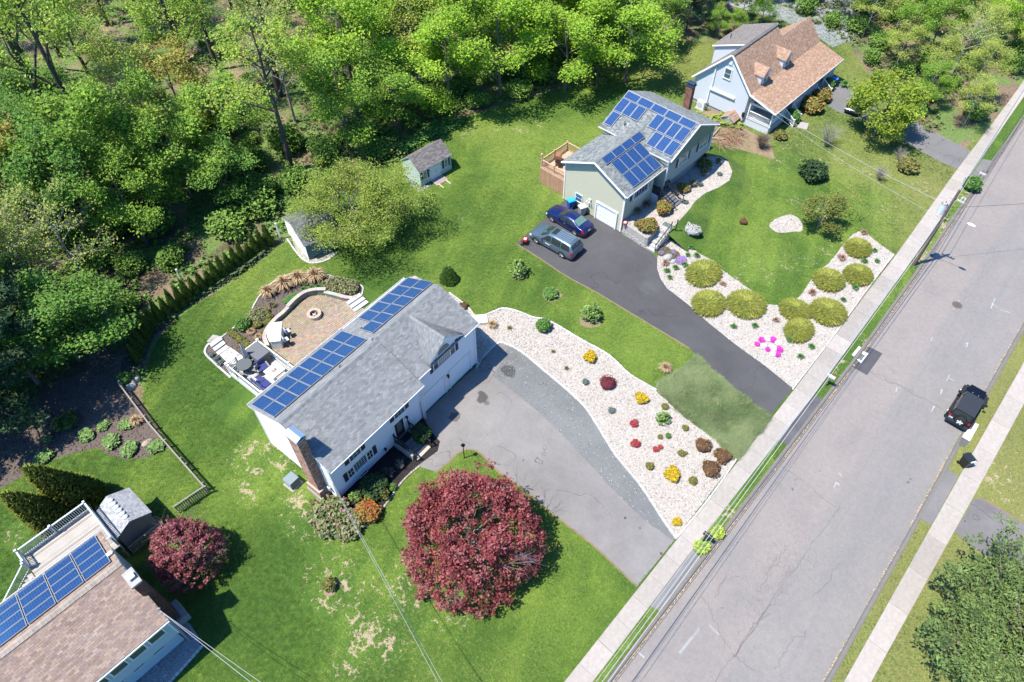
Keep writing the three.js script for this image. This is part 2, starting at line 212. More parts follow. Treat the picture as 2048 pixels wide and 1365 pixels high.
// asphalt berm kerbs with the sand and weeds that collect along them
const kerbMat = M([0.2, 0.185, 0.17], 0.95, { map: speck });
for (const [nm, L, s] of [['kerb', CURB_L, -1], ['kerb', CURB_R, 1]]) {
  const m = mb(); for (let i = 0; i + 1 < L.length; i++) { const [ax, az] = L[i], [bx, bz] = L[i + 1], prof = [[0.1, -0.12], [0.06, -0.02], [0, 0.03], [-0.14, 0.03], [-0.2, 0.0]]; for (let k = 0; k + 1 < prof.length; k++) { const [o0, y0] = prof[k], [o1, y1] = prof[k + 1]; const q = [[ax, y0, az - s * o0], [bx, y0, bz - s * o0], [bx, y1, bz - s * o1], [ax, y1, az - s * o1]]; s < 0 ? m.quad(q[0], q[1], q[2], q[3]) : m.quad(q[3], q[2], q[1], q[0]); } }
  put(nm, m, kerbMat, scene, 'structure');
}
for (const [o0, o1] of [[0.16, 0.2], [0.27, 0.3]]) { const m = mb(), L = CURB_L.slice(1, 7); for (let i = 0; i + 1 < L.length; i++) m.quad([L[i][0], -0.116, L[i][1] + o1], [L[i + 1][0], -0.116, L[i + 1][1] + o1], [L[i + 1][0], -0.116, L[i + 1][1] + o0], [L[i][0], -0.116, L[i][1] + o0]); put('dark_kerb_strip', m, M([0.022, 0.02, 0.022], 0.6), road); }  // two thin near-black strips on the road surface, following the left kerb
{ const m = mb(); seed = 5; for (const [L, s, x0, x1] of [[CURB_L, 1, 10, 92], [CURB_R, -1, 20, 62]]) for (const [x, z] of along(L, 0.06)) { if (x < x0 || x > x1) continue; const v = vn(x * 0.4, s * 9); if (rnd() > v * 1.1) continue; const c = rnd() < 0.25 ? [0.16, 0.19, 0.05] : mixc([0.42, 0.28, 0.17], [0.5, 0.38, 0.25], rnd()); m.leaf(x + rr(-0.05, 0.05), -0.1, z + s * (0.11 + Math.abs(gauss()) * 0.07), rr(0.03, 0.08), c, 2.5); } put('gutter_sand', m, M([1, 1, 1], 1, { vertexColors: true }), scene, 'stuff'); }
// sidewalks: one slab after another
const slabMat = [0, 1, 2, 3].map(k => M([[0.43, 0.385, 0.345], [0.40, 0.36, 0.32], [0.46, 0.41, 0.37], [0.36, 0.325, 0.29]][k], 0.92, { map: speck, bumpMap: fineBump, bumpScale: 0.004 }));
function sidewalk(L, R, x0, x1, step, dark) {
  const s = new THREE.Group(); s.name = numbered('sidewalk'); s.userData = { kind: 'structure' }; scene.add(s);
  const at = (P, x) => { for (let i = 0; i + 1 < P.length; i++) if (x <= P[i + 1][0] || i === P.length - 2) return lerp(P[i][1], P[i + 1][1], (x - P[i][0]) / (P[i + 1][0] - P[i][0])); };
  for (let x = x0; x < x1; x += step) { const e = x + step - 0.018, j = rr(-0.008, 0.008), t = rr(-0.004, 0.004), y = 0.055 + rr(-0.004, 0.006); const m = mb(); const pts = [[x + j, at(L, x)], [e + j, at(L, e)], [e + t, at(R, e)], [x + t, at(R, x)]]; m.prism(pts, -0.05, y); put('slab', m, slabMat[dark(x) ? 3 : Math.floor(rnd() * 3)], s); }
  return s; }
seed = 21;
sidewalk([[-60, -4.4], [9.7, -4.8], [21.4, -5.02], [38.3, -5.4], [59.5, -6.13], [73.2, -6.85], [94, -7.6], [130, -9.6]], [[-60, -3.2], [10.8, -3.58], [21.5, -3.85], [38.4, -4.0], [54, -4.5], [67.3, -5.1], [83.8, -6.1], [130, -8.3]], -20, 112, 1.83, x => x > 41 && x < 54 && rnd() < 0.8);
sidewalk([[-60, 8.6], [21.1, 7.35], [34.3, 7.15], [53, 6.9], [90, 5.8]], [[-60, 9.8], [22.2, 8.53], [39.9, 8.4], [48.7, 8.3], [90, 7.2]], 12, 66, 3.1, x => rnd() < 0.15);

// ---------- lawns ----------
const LAWN = [[-12.68,-35.72], [-10.09,-42.58], [-5.45,-41.95], [-4.30,-41.81], [-3.06,-41.16], [-1.90,-40.54], [-1.49,-39.05], [-0.92,-38.03], [-0.01,-37.23], [1.04,-36.67], [1.78,-36.62], [1.95,-37.44], [2.55,-42.07], [5.20,-45.61], [6.62,-46.80], [8.48,-47.56], [11.39,-48.01], [13.53,-47.84], [17.14,-48.41], [19.74,-48.93], [21.60,-48.45], [25.85,-50.23], [30.32,-51.15], [35.48,-51.76], [39.54,-52.37], [43.12,-52.25], [46.97,-51.41], [50.92,-49.71], [56.00,-48.09], [61.71,-45.97], [66.06,-47.15], [70.46,-48.65], [76.32,-47.07], [76.72,-43.82], [81.44,-39.73], [93.42,-40.95], [101.80,-36.37], [89.82,-25.34], [84.29,-19.52], [80.43,-12.52], [79.10,-7.87], [84.51,-7.20], [73.22,-6.89], [59.47,-6.13], [53.26,-6.16], [38.33,-5.35], [21.42,-5.02], [9.70,-4.78], [3.99,-4.67], [-18.16,-21.14]];
const LB1 = [-22, -62, 34, 0], LB2 = [34, -72, 106, -4];
const dryA = (x, z) => 0.12 + 0.25 * sstep(12, 3, x) * sstep(-26, -10, z) + 0.5 * sstep(60, 72, x) + 0.4 * sstep(-12, -6, z) * sstep(50, 58, x), dryB = dryA;
const PA = [[5.82,-32.07], [4.96,-32.06], [5.37,-30.42], [6.83,-30.99], [3.87,-29.11], [4.07,-30.05], [6.61,-29.40], [5.71,-26.31], [5.72,-25.74]].map(p => [...p, 1.1, 0.95]).concat([[4.47,-19.11], [3.30,-19.17], [3.23,-16.52], [3.19,-15.25], [2.46,-15.81], [3.34,-14.24], [1.54,-14.90], [3.48,-15.37], [3.74,-14.24]].map(p => [...p, 1.3, 1]), [[3.66,-20.69], [3.35,-18.19], [6.60,-16.13], [7.27,-14.47], [5.13,-15.39], [4.83,-18.01], [7.72,-12.63], [5.56,-23.22], [5.50,-25.43], [5.41,-20.30], [8.37,-16.66]].map(p => [...p, 1.9, 0.6]), [[7.16,-24.77], [5.75,-24.62], [6.88,-27.34]].map(p => [...p, 1.2, 0.7]), [[-8.98,-38.17], [-8.86,-37.27]].map(p => [...p, 0.8, 0.7]));
const PB = [[46.17,-49.00], [47.30,-47.38], [48.80,-46.90], [49.20,-45.36], [49.87,-44.10], [51.48,-44.05], [44.55,-48.93], [44.80,-35.50], [44.04,-35.38], [32.93,-6.37], [34.43,-38.94]].map(p => [...p, 0.9, 0.7]).concat([[64.15,-22.49], [64.25,-24.99], [63.33,-20.84], [59.62,-16.50], [59.92,-13.95], [63.04,-12.86], [68.21,-13.19], [71.96,-11.65], [63.63,-10.00], [69.71,-8.04], [65.49,-18.54], [68.01,-15.86], [66.85,-22.23]].map(p => [...p, 2.2, 0.52]), [[52.50,-11.61], [54.67,-11.24], [56.90,-10.86], [50.65,-12.63], [48.14,-15.30], [45.85,-14.95], [47.98,-13.15], [48.20,-14.30]].map(p => [...p, 1.3, 0.6]));
const lawnOpt = map => M([1, 1, 1], 1, { map, bumpMap: roughBump, bumpScale: 0.05 });
seed = 31;
sheet('lawn', clipX(LAWN, 34, true), 0.012, lawnOpt(lawnTex(LB1, 2048, 2048, PA.concat([[36.31,-35.35]].map(p => [...p, 1, 0.5])), dryA, 11)), LB1);
const lawnFar = lawnOpt(lawnTex(LB2, 2048, 2048, PB, dryB, 11));
sheet('lawn', clipX(LAWN, 34, false), 0.012, lawnFar, LB2);
const VB = [5, -6.5, 100, -2];
sheet('grass_verge', [[8, -3.55], [21.5, -3.85], [38.4, -4.0], [54, -4.5], [67.3, -5.1], [83.8, -6.1], [112, -7.5], ...[[112, -6.5], [89.9, -5.3], [73.04, -4.64], [56.8, -3.85], [43.89, -3.4], [11.54, -3.04], [8, -3.0]]], 0.014, lawnOpt(lawnTex(VB, 2048, 96, [[43, -3.4, 1.5, 0.8], [47, -3.5, 1, 0.8], [26, -3.3, 1.6, 0.7], [60, -4, 3, 0.9], [66, -4.4, 3, 0.9], [72, -4.9, 3, 0.8], [16, -3.2, 3, 0.4], [36, -3.6, 1, .7]], (x, z) => 0.25, 77)), VB);

// ---------- driveways ----------
function driveMat(rgb, bx, spots, sd) { const [x0, z0, x1, z1] = bx; return M([1, 1, 1], 0.93, { bumpMap: fineBump, bumpScale: 0.005, map: dtex(1024, 1024, (i, j) => { const x = x0 + (x1 - x0) * i / 1024, z = z0 + (z1 - z0) * j / 1024, b = fbm(x * 0.35 + sd, z * 0.35, 4); let k = (0.86 + 0.3 * (b - 0.35)) * (0.9 + 0.2 * rnd()); const ck = Math.abs(fbm(x * 0.33 + sd * 3, z * 0.33 + 5, 4) - 0.5), ck2 = vn(x * 0.4 + sd, z * 0.4); if (ck < 0.0035 && ck2 > 0.45) k *= 0.55; if (rnd() < 0.002) k *= 0.5; k *= 1 + 0.12 * (vn(x * 1.3, z * 1.3 + sd) - 0.5) + 0.1 * (vn(x * 6, z * 6) - 0.5); let c = rgb.map(v => v * k); for (const s of spots) { const d = Math.hypot((x - s[0]), (z - s[1])) / s[2] + 0.9 * (fbm(x * 2.5, z * 2.5, 3) - 0.5); if (d < 1) c = mixc(c, s[4] || [0.03, 0.028, 0.028], s[3] * (s[4] ? 0.7 * sstep(1, 0.0, d) : sstep(1, 0.7, d))); } return c; }) }); }
const DR1 = [[16.59,-24.95], [22.61,-25.34], [23.88,-25.60], [25.01,-25.71], [25.54,-25.69], [25.88,-25.46], [26.09,-24.97], [26.29,-23.69], [26.13,-20.72], [25.95,-18.21], [25.68,-16.41], [24.95,-14.46], [23.96,-12.05], [23.18,-9.13], [22.14,-6.45], [21.70,-5.12], [17.24,-5.08], [17.45,-8.75], [17.31,-12.62], [17.30,-15.22], [17.10,-17.24], [17.26,-19.14], [17.19,-19.80], [16.85,-20.35], [16.19,-20.59], [15.31,-20.58], [14.00,-20.65], [13.52,-21.75], [13.44,-22.02], [14.27,-24.95]];
let bx = bounds(DR1); seed = 41;
sheet('driveway', DR1, 0.02, driveMat([0.225, 0.212, 0.203], bx, [[...[20.94,-22.88], 0.55, 0.75], [...[20.76,-22.23], 0.25, 0.5], [...[18.14,-23.17], 0.5, 0.6], [...[20.50,-8.54], 0.12, 0.8], [...[20.13,-5.24], 0.1, 0.8], [...[20.60,-7.36], 0.1, 0.5]], 3), bx);
const GRS = [[22.97,-23.64], [22.97,-21.55], [22.92,-18.77], [22.71,-16.84], [22.51,-15.30], [22.25,-14.25], [22.05,-12.78], [21.71,-10.93], [21.29,-7.73], [21.43,-5.13], [21.68,-5.16], [22.16,-6.47], [23.20,-9.14], [23.96,-12.09], [24.95,-14.50], [25.69,-16.45], [25.95,-18.25], [26.14,-20.76], [26.29,-23.74], [26.09,-24.97], [25.15,-24.38]];
bx = bounds(GRS);
sheet('gravel_strip', GRS, 0.026, driveMat([0.165, 0.17, 0.168], bx, [[...[24.24,-23.03], 0.7, 0.7]], 9), bx);
const DR2 = [[35.54,-32.80], [35.56,-30.09], [35.50,-26.91], [35.80,-23.17], [35.90,-20.39], [36.03,-16.84], [36.10,-13.77], [35.88,-12.95], [35.14,-9.69], [34.77,-7.44], [34.47,-5.49], [38.34,-5.55], [38.81,-8.28], [39.11,-11.37], [39.57,-14.19], [40.12,-16.48], [40.38,-18.29], [40.48,-19.10], [41.11,-20.29], [42.00,-21.27], [42.94,-21.89], [43.39,-23.09], [43.39,-26.36], [46.17,-27.51], [45.08,-34.27], [43.28,-33.56]];
bx = bounds(DR2);
sheet('driveway', DR2, 0.02, driveMat([0.078, 0.076, 0.079], bx, [[...[37.74,-15.57], 0.9, 0.4, [0.05, 0.05, 0.055]], [...[30.27,-24.37], 0.5, 0.1, [0.15, 0.15, 0.15]], [...[39.61,-20.34], 1.4, 0.5, [0.13, 0.13, 0.13]], [...[41.30,-26.34], 1.6, 0.35, [0.12, 0.12, 0.12]]], 17), bx);
const DR3 = [[79.39,-6.81], [75.40,-6.64], [75.38,-8.71], [75.95,-11.73], [76.78,-15.00], [77.07,-18.56], [76.66,-20.74], [76.91,-22.25], [78.76,-23.41], [81.37,-23.87], [82.92,-23.33], [81.62,-21.17], [80.04,-17.90], [80.04,-14.66], [80.86,-14.03], [80.17,-10.45]];
bx = bounds(DR3);
sheet('driveway', DR3, 0.02, driveMat([0.17, 0.165, 0.165], bx, [], 23), bx);
const DR4 = [[35.17,8.37], [36.74,8.53], [38.46,8.48], [38.91,8.91], [38.98,11.70], [38.83,15.74], [34.98,16.82], [34.82,12.77], [34.91,9.34]];
bx = bounds(DR4);
sheet('driveway', DR4, 0.018, driveMat([0.175, 0.165, 0.165], bx, [[...[38.63,9.57], 0.8, 0.5, [0.09, 0.08, 0.08]], [...[38.38,8.85], 0.4, 0.5, [0.09, 0.08, 0.08]], [...[35.61,10.23], 0.8, 0.35, [0.1, 0.1, 0.1]]], 27), bx);
const apron = (pts, rgb, sd) => { const b = bounds(pts); sheet('driveway_apron', pts, 0.022, driveMat(rgb, b, [], sd), b); };
apron([[38.24,-4.27], [38.79,-4.23], [39.03,-3.37], [33.43,-3.19], [33.18,-4.30]], [0.1, 0.1, 0.108], 31);
apron([[21.83,-3.92], [21.64,-3.12], [17.00,-3.01], [16.83,-3.74]], [0.22, 0.21, 0.205], 33);
apron([[78.95,-5.65], [79.39,-4.62], [75.19,-4.37], [74.63,-5.38]], [0.19, 0.185, 0.18], 35);
apron([[34.47,6.26], [39.55,6.22], [39.50,7.01], [34.47,7.13]], [0.19, 0.18, 0.18], 37);
// tar patch round the storm drain
sheet('asphalt_patch', [[46.60,-3.20], [46.69,-1.91], [43.71,-1.84], [43.67,-3.15]], -0.114, M([0.085, 0.083, 0.09], 0.9, { map: grain }), null, road, undefined);

// worn soil along the driveway edges, and loose stones on the old gravel strip
const soilMat = M([0.26, 0.18, 0.12], 1, { map: grain });
for (const L of [[[17.24,-5.08], [17.45,-8.75], [17.31,-12.62], [17.30,-15.22], [17.10,-17.24], [17.26,-19.14], [17.19,-19.80], [16.85,-20.35], [16.19,-20.59], [15.31,-20.58], [14.00,-20.65]], [[35.54,-32.80], [35.56,-30.09], [35.50,-26.91], [35.80,-23.17], [35.90,-20.39], [36.03,-16.84], [36.10,-13.77]], [[38.91,8.91], [38.98,11.70], [38.83,15.74]]]) { const q = curve(L, 8), o = ribbon(q, 0.14).map(([x, z]) => [x + 0.05 * (vn(x * 3, z * 3) - 0.5), z + 0.07 * (vn(x * 3 + 9, z * 3) - 0.5)]); sheet('soil_edge', o, 0.029, soilMat); }

// ---------- building kit ----------
const WHITE = M([0.78, 0.78, 0.76], 0.55), GLASS = M([0.03, 0.04, 0.05], 0.06), GLASS2 = M([0.16, 0.15, 0.14], 0.12), DARKMETAL = M([0.02, 0.02, 0.022], 0.45, { metalness: 0.3 }), SHUTTER = M([0.028, 0.036, 0.06], 0.6), CONCRETE = M([0.42, 0.4, 0.37], 0.95, { map: speck });
const SHV = M([1, 1, 1], 0.95, { vertexColors: true, map: speck }), BLOCKV = M([1, 1, 1], 0.95, { vertexColors: true, map: speck });
const solarTex = dtex(192, 320, (i, j) => { const u = (i % 32) / 32, v = (j % 32) / 32, e = Math.min(u, 1 - u, v, 1 - v); if (e < 0.03) return [0.2, 0.26, 0.34]; if (Math.abs(u - 0.33) < 0.02 || Math.abs(u - 0.67) < 0.02) return [0.045, 0.08, 0.17]; const t = hsh(Math.floor(i / 32) + 7, Math.floor(j / 32) + 3), f = vn(i / 4, j / 4); return [0.009 + 0.005 * f, 0.045 + 0.028 * t * f, 0.14 + 0.06 * t * f + 0.03 * f]; });
solarTex.wrapS = solarTex.wrapT = THREE.RepeatWrapping;
const SOLAR = M([1, 1, 1], 0.22, { map: solarTex }), ALU = M([0.36, 0.37, 0.38], 0.45, { metalness: 0.3 });
// lapped siding on a convex wall outline; local x along the wall, y up, z outward
function sidingGeo(poly, exp = 0.115, lip = 0.026) {
  const m = mb(), ys = poly.map(p => p[1]), y0 = Math.min(...ys), y1 = Math.max(...ys);
  const clip = (P, y, above) => { const o = []; for (let i = 0; i < P.length; i++) { const a = P[i], b = P[(i + 1) % P.length], ia = above ? a[1] >= y : a[1] <= y, ib = above ? b[1] >= y : b[1] <= y; if (ia) o.push(a); if (ia !== ib) { const t = (y - a[1]) / (b[1] - a[1]); o.push([lerp(a[0], b[0], t), y]); } } return o; };
  for (let y = y0; y < y1 - 0.001; y += exp) {
    const e = Math.min(y + exp, y1), P = clip(clip(poly, y, true), e, false); if (P.length < 3) continue;
    const Q = P.map(([x, v]) => [x, v, lip * (1 - (v - y) / exp)]); let ar = 0; for (let i = 0; i < P.length; i++) { const a = P[i], b = P[(i + 1) % P.length]; ar += a[0] * b[1] - b[0] * a[1]; } if (ar < 0) Q.reverse();
    for (let i = 1; i + 1 < Q.length; i++) m.tri(Q[0], Q[i], Q[i + 1]);
    const bx = P.filter(p => Math.abs(p[1] - y) < 1e-6).map(p => p[0]); if (bx.length > 1) { const a = Math.min(...bx), b = Math.max(...bx); m.quad([a, y, 0], [b, y, 0], [b, y, lip], [a, y, lip]); }
  } return m; }
function plane(parent, x, y, z, ry) { const g = new THREE.Group(); g.position.set(x, y, z); g.rotation.y = ry; parent.add(g); return g; }
function at(o, x, y, z, ry = 0) { o.position.set(x, y, z); o.rotation.y = ry; return o; }
const FACE = { f: 0, b: Math.PI, r: Math.PI / 2, l: -Math.PI / 2 };
function wall(parent, x, y, z, face, poly, mat, exp, name = 'wall') { return at(put(name, sidingGeo(poly, exp), mat, parent), x, y, z, FACE[face]); }
// roof slab and its shingles: A, B along the eave, C, D along the top (C above B)
function slope(parent, A, B, Cc, D, tones, o = {}) {
  const { th = 0.12, name = 'roof', course = 0.14, tab = 0.3, edge = WHITE, keep = 0, keepAt } = o, a = V3(...A), b = V3(...B), c = V3(...Cc), d = V3(...D);
  const u = b.clone().sub(a), n = u.clone().cross(d.clone().sub(a)).normalize(); if (n.y < 0) n.negate();
  const dn = v => v.clone().addScaledVector(n, -th).toArray(), m = mb(), T = [a, b, c, d].map(v => v.toArray()), Bm = [a, b, c, d].map(dn);
  const flip = u.clone().cross(d.clone().sub(a)).y < 0, qd = (p, q, r, s) => flip ? m.quad(s, r, q, p) : m.quad(p, q, r, s);
  const dk = mb(); flip ? dk.quad(T[3], T[2], T[1], T[0]) : dk.quad(T[0], T[1], T[2], T[3]); qd(Bm[3], Bm[2], Bm[1], Bm[0]); for (let i = 0; i < 4; i++) { const j = (i + 1) % 4; qd(Bm[i], Bm[j], T[j], T[i]); }
  const roof = put(name, m, edge, parent); put('underlay', dk, M(tones[0].map(v => v * 0.5), 1), roof); const S = Math.max(d.distanceTo(a), c.distanceTo(b)), nr = Math.round(S / course), k = mb(), singles = [];
  for (let r = 0; r < nr; r++) {
    const t0 = r / nr, t1 = (r + 1.08) / nr, L0 = a.clone().lerp(d, t0), R0 = b.clone().lerp(c, t0), L1 = a.clone().lerp(d, Math.min(1, t1)), R1 = b.clone().lerp(c, Math.min(1, t1)), len = L0.distanceTo(R0), nt = Math.max(1, Math.ceil(len / tab)), sh = (r % 2) * 0.5 + rr(-0.1, 0.1);
    for (let i = -1; i <= nt; i++) { const f0 = clamp((i + sh) * tab / len), f1 = clamp((i + 1 + sh) * tab / len - 0.012 / len); if (f1 - f0 < 0.01) continue;
      const tn = tones[Math.floor(rnd() * tones.length)], v = (o.vary ? 1 - o.vary + 2 * o.vary * rnd() : 0.88 + 0.24 * rnd()), col = tn.map(q => q * v), lift = rr(0.012, 0.022), P = (E, F, f, h) => E.clone().lerp(F, f).addScaledVector(n, h).toArray();
      const p = [P(L0, R0, f0, lift), P(L0, R0, f1, lift), P(L1, R1, f1, 0.004), P(L1, R1, f0, 0.004)], e0 = P(L0, R0, f0, 0), e1 = P(L0, R0, f1, 0);
      const one = keep && keepAt && keepAt(p) ? mb() : k; const Q = (w, x, y, z) => flip ? one.quad(z, y, x, w, col) : one.quad(w, x, y, z, col); Q(p[0], p[1], p[2], p[3]); Q(e0, e1, p[1], p[0]); if (one !== k) singles.push(one); } }
  for (const s of singles.slice(0, keep)) put('shingle', s, SHV, roof); for (const s of singles.slice(keep)) { k.p.push(...s.p); k.n.push(...s.n); k.u.push(...s.u); k.c.push(...s.c); }
  put('shingles', k, SHV, roof, 'stuff'); return roof; }
function ridgeCap(parent, A, B, tone, w = 0.15, name = 'ridge_cap') { const m = mb(), a = V3(...A), b = V3(...B), L = a.distanceTo(b), n = Math.round(L / 0.25), side = b.clone().sub(a).normalize().cross(V3(0, 1, 0)); for (let i = 0; i < n; i++) { const v = 0.85 + 0.3 * rnd(), c = tone.map(q => q * v), p = a.clone().lerp(b, i / n), q = a.clone().lerp(b, (i + 0.96) / n); const P = (x, s, h) => x.clone().addScaledVector(side, s * w).setY(x.y + h).toArray(); m.quad(P(p, 1, -0.06), P(q, 1, -0.05), P(q, 0, 0.03), P(p, 0, 0.045), c); m.quad(P(p, 0, 0.045), P(q, 0, 0.03), P(q, -1, -0.05), P(p, -1, -0.06), c); } return put(name, m, SHV, parent); }
// window: part with frame, pane(s), muntins, shutters as sub-parts; centre of the wall opening
function windowPart(parent, x, y, z, face, w, h, o = {}) {
  const { cols = 1, rows = 2, shutters = 0, glass = GLASS, fw = 0.07, name = 'window', frame = WHITE, dep = 0.05, shMat = SHUTTER, grid } = o, g = new THREE.Group(); g.name = name; at(g, x, y, z, FACE[face]); parent.add(g);
  const m = mb(); m.box(0, h / 2 + fw / 2, dep / 2, w + 2 * fw, fw, dep); m.box(-w / 2 - fw / 2, 0, dep / 2, fw, h, dep); m.box(w / 2 + fw / 2, 0, dep / 2, fw, h, dep); put('frame', m, frame, g); put('sill', mb().box(0, -h / 2 - fw / 2, dep / 2 + 0.015, w + 2 * fw + 0.04, fw, dep + 0.03), frame, g);
  for (let i = 0; i < cols; i++) for (let j = 0; j < rows; j++) { const pw = w / cols, ph = h / rows; at(put('pane', mb().box(0, 0, 0, pw - 0.035, ph - 0.035, 0.012), glass, g), -w / 2 + pw * (i + 0.5), -h / 2 + ph * (j + 0.5), 0.024 + 0.008 * j); }
  const s = mb(); for (let i = 1; i < cols; i++) s.box(-w / 2 + w * i / cols, 0, 0.03, 0.036, h, 0.03); for (let j = 1; j < rows; j++) s.box(0, -h / 2 + h * j / rows, 0.032, w, 0.036, 0.032); if (s.p.length) put('rail', s, frame, g);
  if (grid) { const q = mb(); for (let i = 1; i < grid[0]; i++) q.box(-w / 2 + w * i / grid[0], 0, 0.037, 0.022, h, 0.012); for (let j = 1; j < grid[1]; j++) q.box(0, -h / 2 + h * j / grid[1], 0.0385, w, 0.022, 0.012); put('muntin', q, frame, g); }
  if (shutters) for (const sd of [-1, 1]) { const q = mb(), sx = sd * (w / 2 + fw + shutters / 2 + 0.02); q.box(sx, 0, 0.015, shutters, h + 0.1, 0.03); for (let v = -h / 2 + 0.06; v < h / 2; v += 0.08) q.box(sx, v, 0.033, shutters - 0.1, 0.05, 0.012); put('shutter', q, shMat, g); }
  return g; }
function garageDoor(parent, x, y, z, face, w, h, mat = WHITE) { const g = new THREE.Group(); g.name = 'garage_door'; at(g, x, y, z, FACE[face]); parent.add(g); for (let j = 0; j < 4; j++) { const m = mb(); m.box(0, h * (j + 0.5) / 4, 0, w, h / 4 - 0.012, 0.04); for (let i = 0; i < 4; i++) m.box(-w / 2 + w * (i + 0.5) / 4, h * (j + 0.5) / 4, 0.025, w / 4 - 0.14, h / 4 - 0.16, 0.012); put('panel', m, mat, g); } const f = mb(); f.box(-w / 2 - 0.06, h / 2, 0.05, 0.12, h, 0.14); f.box(w / 2 + 0.06, h / 2, 0.05, 0.12, h, 0.14); f.box(0, h + 0.06, 0.05, w + 0.24, 0.12, 0.14); put('frame', f, WHITE, g); return g; }
// a panel on a roof plane: o origin, u along the eave, v up the slope
function solarArray(parent, O, U, Vv, rects) { const u = V3(...U).normalize(), v = V3(...Vv).normalize(), n = u.clone().cross(v); if (n.y < 0) n.negate(); const flip = u.clone().cross(v).y < 0, o = V3(...O);
  for (const [s, t, w, h] of rects) { const P = (a, b, c) => o.clone().addScaledVector(u, s + a).addScaledVector(v, t + b).addScaledVector(n, c).toArray(), q = (m, a, b, c, d, uv) => flip ? m.quad(d, c, b, a, null, uv && [uv[3], uv[2], uv[1], uv[0]]) : m.quad(a, b, c, d, null, uv), g = 0.012;
    const m = mb(); for (const [x0, x1, y0, y1] of [[g, w - g, g, g + 0.035], [g, w - g, h - g - 0.035, h - g], [g, g + 0.035, g + 0.035, h - g - 0.035], [w - g - 0.035, w - g, g + 0.035, h - g - 0.035]]) { q(m, P(x0, y0, 0.14), P(x1, y0, 0.14), P(x1, y1, 0.14), P(x0, y1, 0.14)); }
    q(m, P(g, g, 0.09), P(w - g, g, 0.09), P(w - g, g, 0.14), P(g, g, 0.14)); q(m, P(w - g, h - g, 0.09), P(g, h - g, 0.09), P(g, h - g, 0.14), P(w - g, h - g, 0.14)); q(m, P(g, h - g, 0.09), P(g, g, 0.09), P(g, g, 0.14), P(g, h - g, 0.14)); q(m, P(w - g, g, 0.09), P(w - g, h - g, 0.09), P(w - g, h - g, 0.14), P(w - g, g, 0.14));
    q(m, P(g, g, 0.092), P(g, h - g, 0.092), P(w - g, h - g, 0.092), P(w - g, g, 0.092)); for (const bx of [0.15, w - 0.2]) for (const by of [0.12, h - 0.2]) { q(m, P(bx, by, 0), P(bx + 0.05, by, 0), P(bx + 0.05, by, 0.1), P(bx, by, 0.1)); q(m, P(bx, by, 0), P(bx, by + 0.05, 0), P(bx, by + 0.05, 0.1), P(bx, by, 0.1)); }
    const f = put('solar_panel', m, ALU, parent), c = mb(), e = g + 0.035, land = w > h; q(c, P(e, e, 0.136), P(w - e, e, 0.136), P(w - e, h - e, 0.136), P(e, h - e, 0.136), land ? [[0, 0], [0, 1], [1, 1], [1, 0]] : [[0, 0], [1, 0], [1, 1], [0, 1]]); put('cells', c, SOLAR, f); } }
// brickwork: courses of single bricks on a box (x0..x1, z0..z1), as real proud pieces
function brickStack(parent, name, x0, x1, z0, z1, y0, y1, tones, faces, lim = 300) {
  const core = put(name, mb().span(x0 + 0.012, y0, z0 + 0.012, x1 - 0.012, y1, z1 - 0.012), M([0.42, 0.36, 0.31], 1), parent), rest = mb(); let n = 0; const bl = 0.215, bh = 0.075;
  for (let r = 0; y0 + (r + 1) * bh <= y1 + 0.01; r++) for (const f of faces) { const [a0, a1] = f === 'l' || f === 'r' ? [z0, z1] : [x0, x1], off = (r % 2) * bl / 2; for (let a = a0 - off; a < a1 - 0.02; a += bl) { const s = Math.max(a, a0), e = Math.min(a + bl - 0.012, a1); if (e - s < 0.03) continue; const c = tones[Math.floor(rnd() * tones.length)].map(q => q * (0.8 + 0.4 * rnd())), yy = y0 + r * bh + bh / 2, pr = rr(0.006, 0.014), m = n < lim ? mb() : rest, L = e - s, mid = (s + e) / 2;
      if (f === 'l') m.box(x0, yy, mid, pr * 2, bh - 0.012, L, 0, c); if (f === 'r') m.box(x1, yy, mid, pr * 2, bh - 0.012, L, 0, c); if (f === 'f') m.box(mid, yy, z1, L, bh - 0.012, pr * 2, 0, c); if (f === 'b') m.box(mid, yy, z0, L, bh - 0.012, pr * 2, 0, c); if (m !== rest) { put('brick', m, BLOCKV, core); n++; } } }
  if (rest.p.length) put('bricks', rest, BLOCKV, core, 'stuff'); return core; }
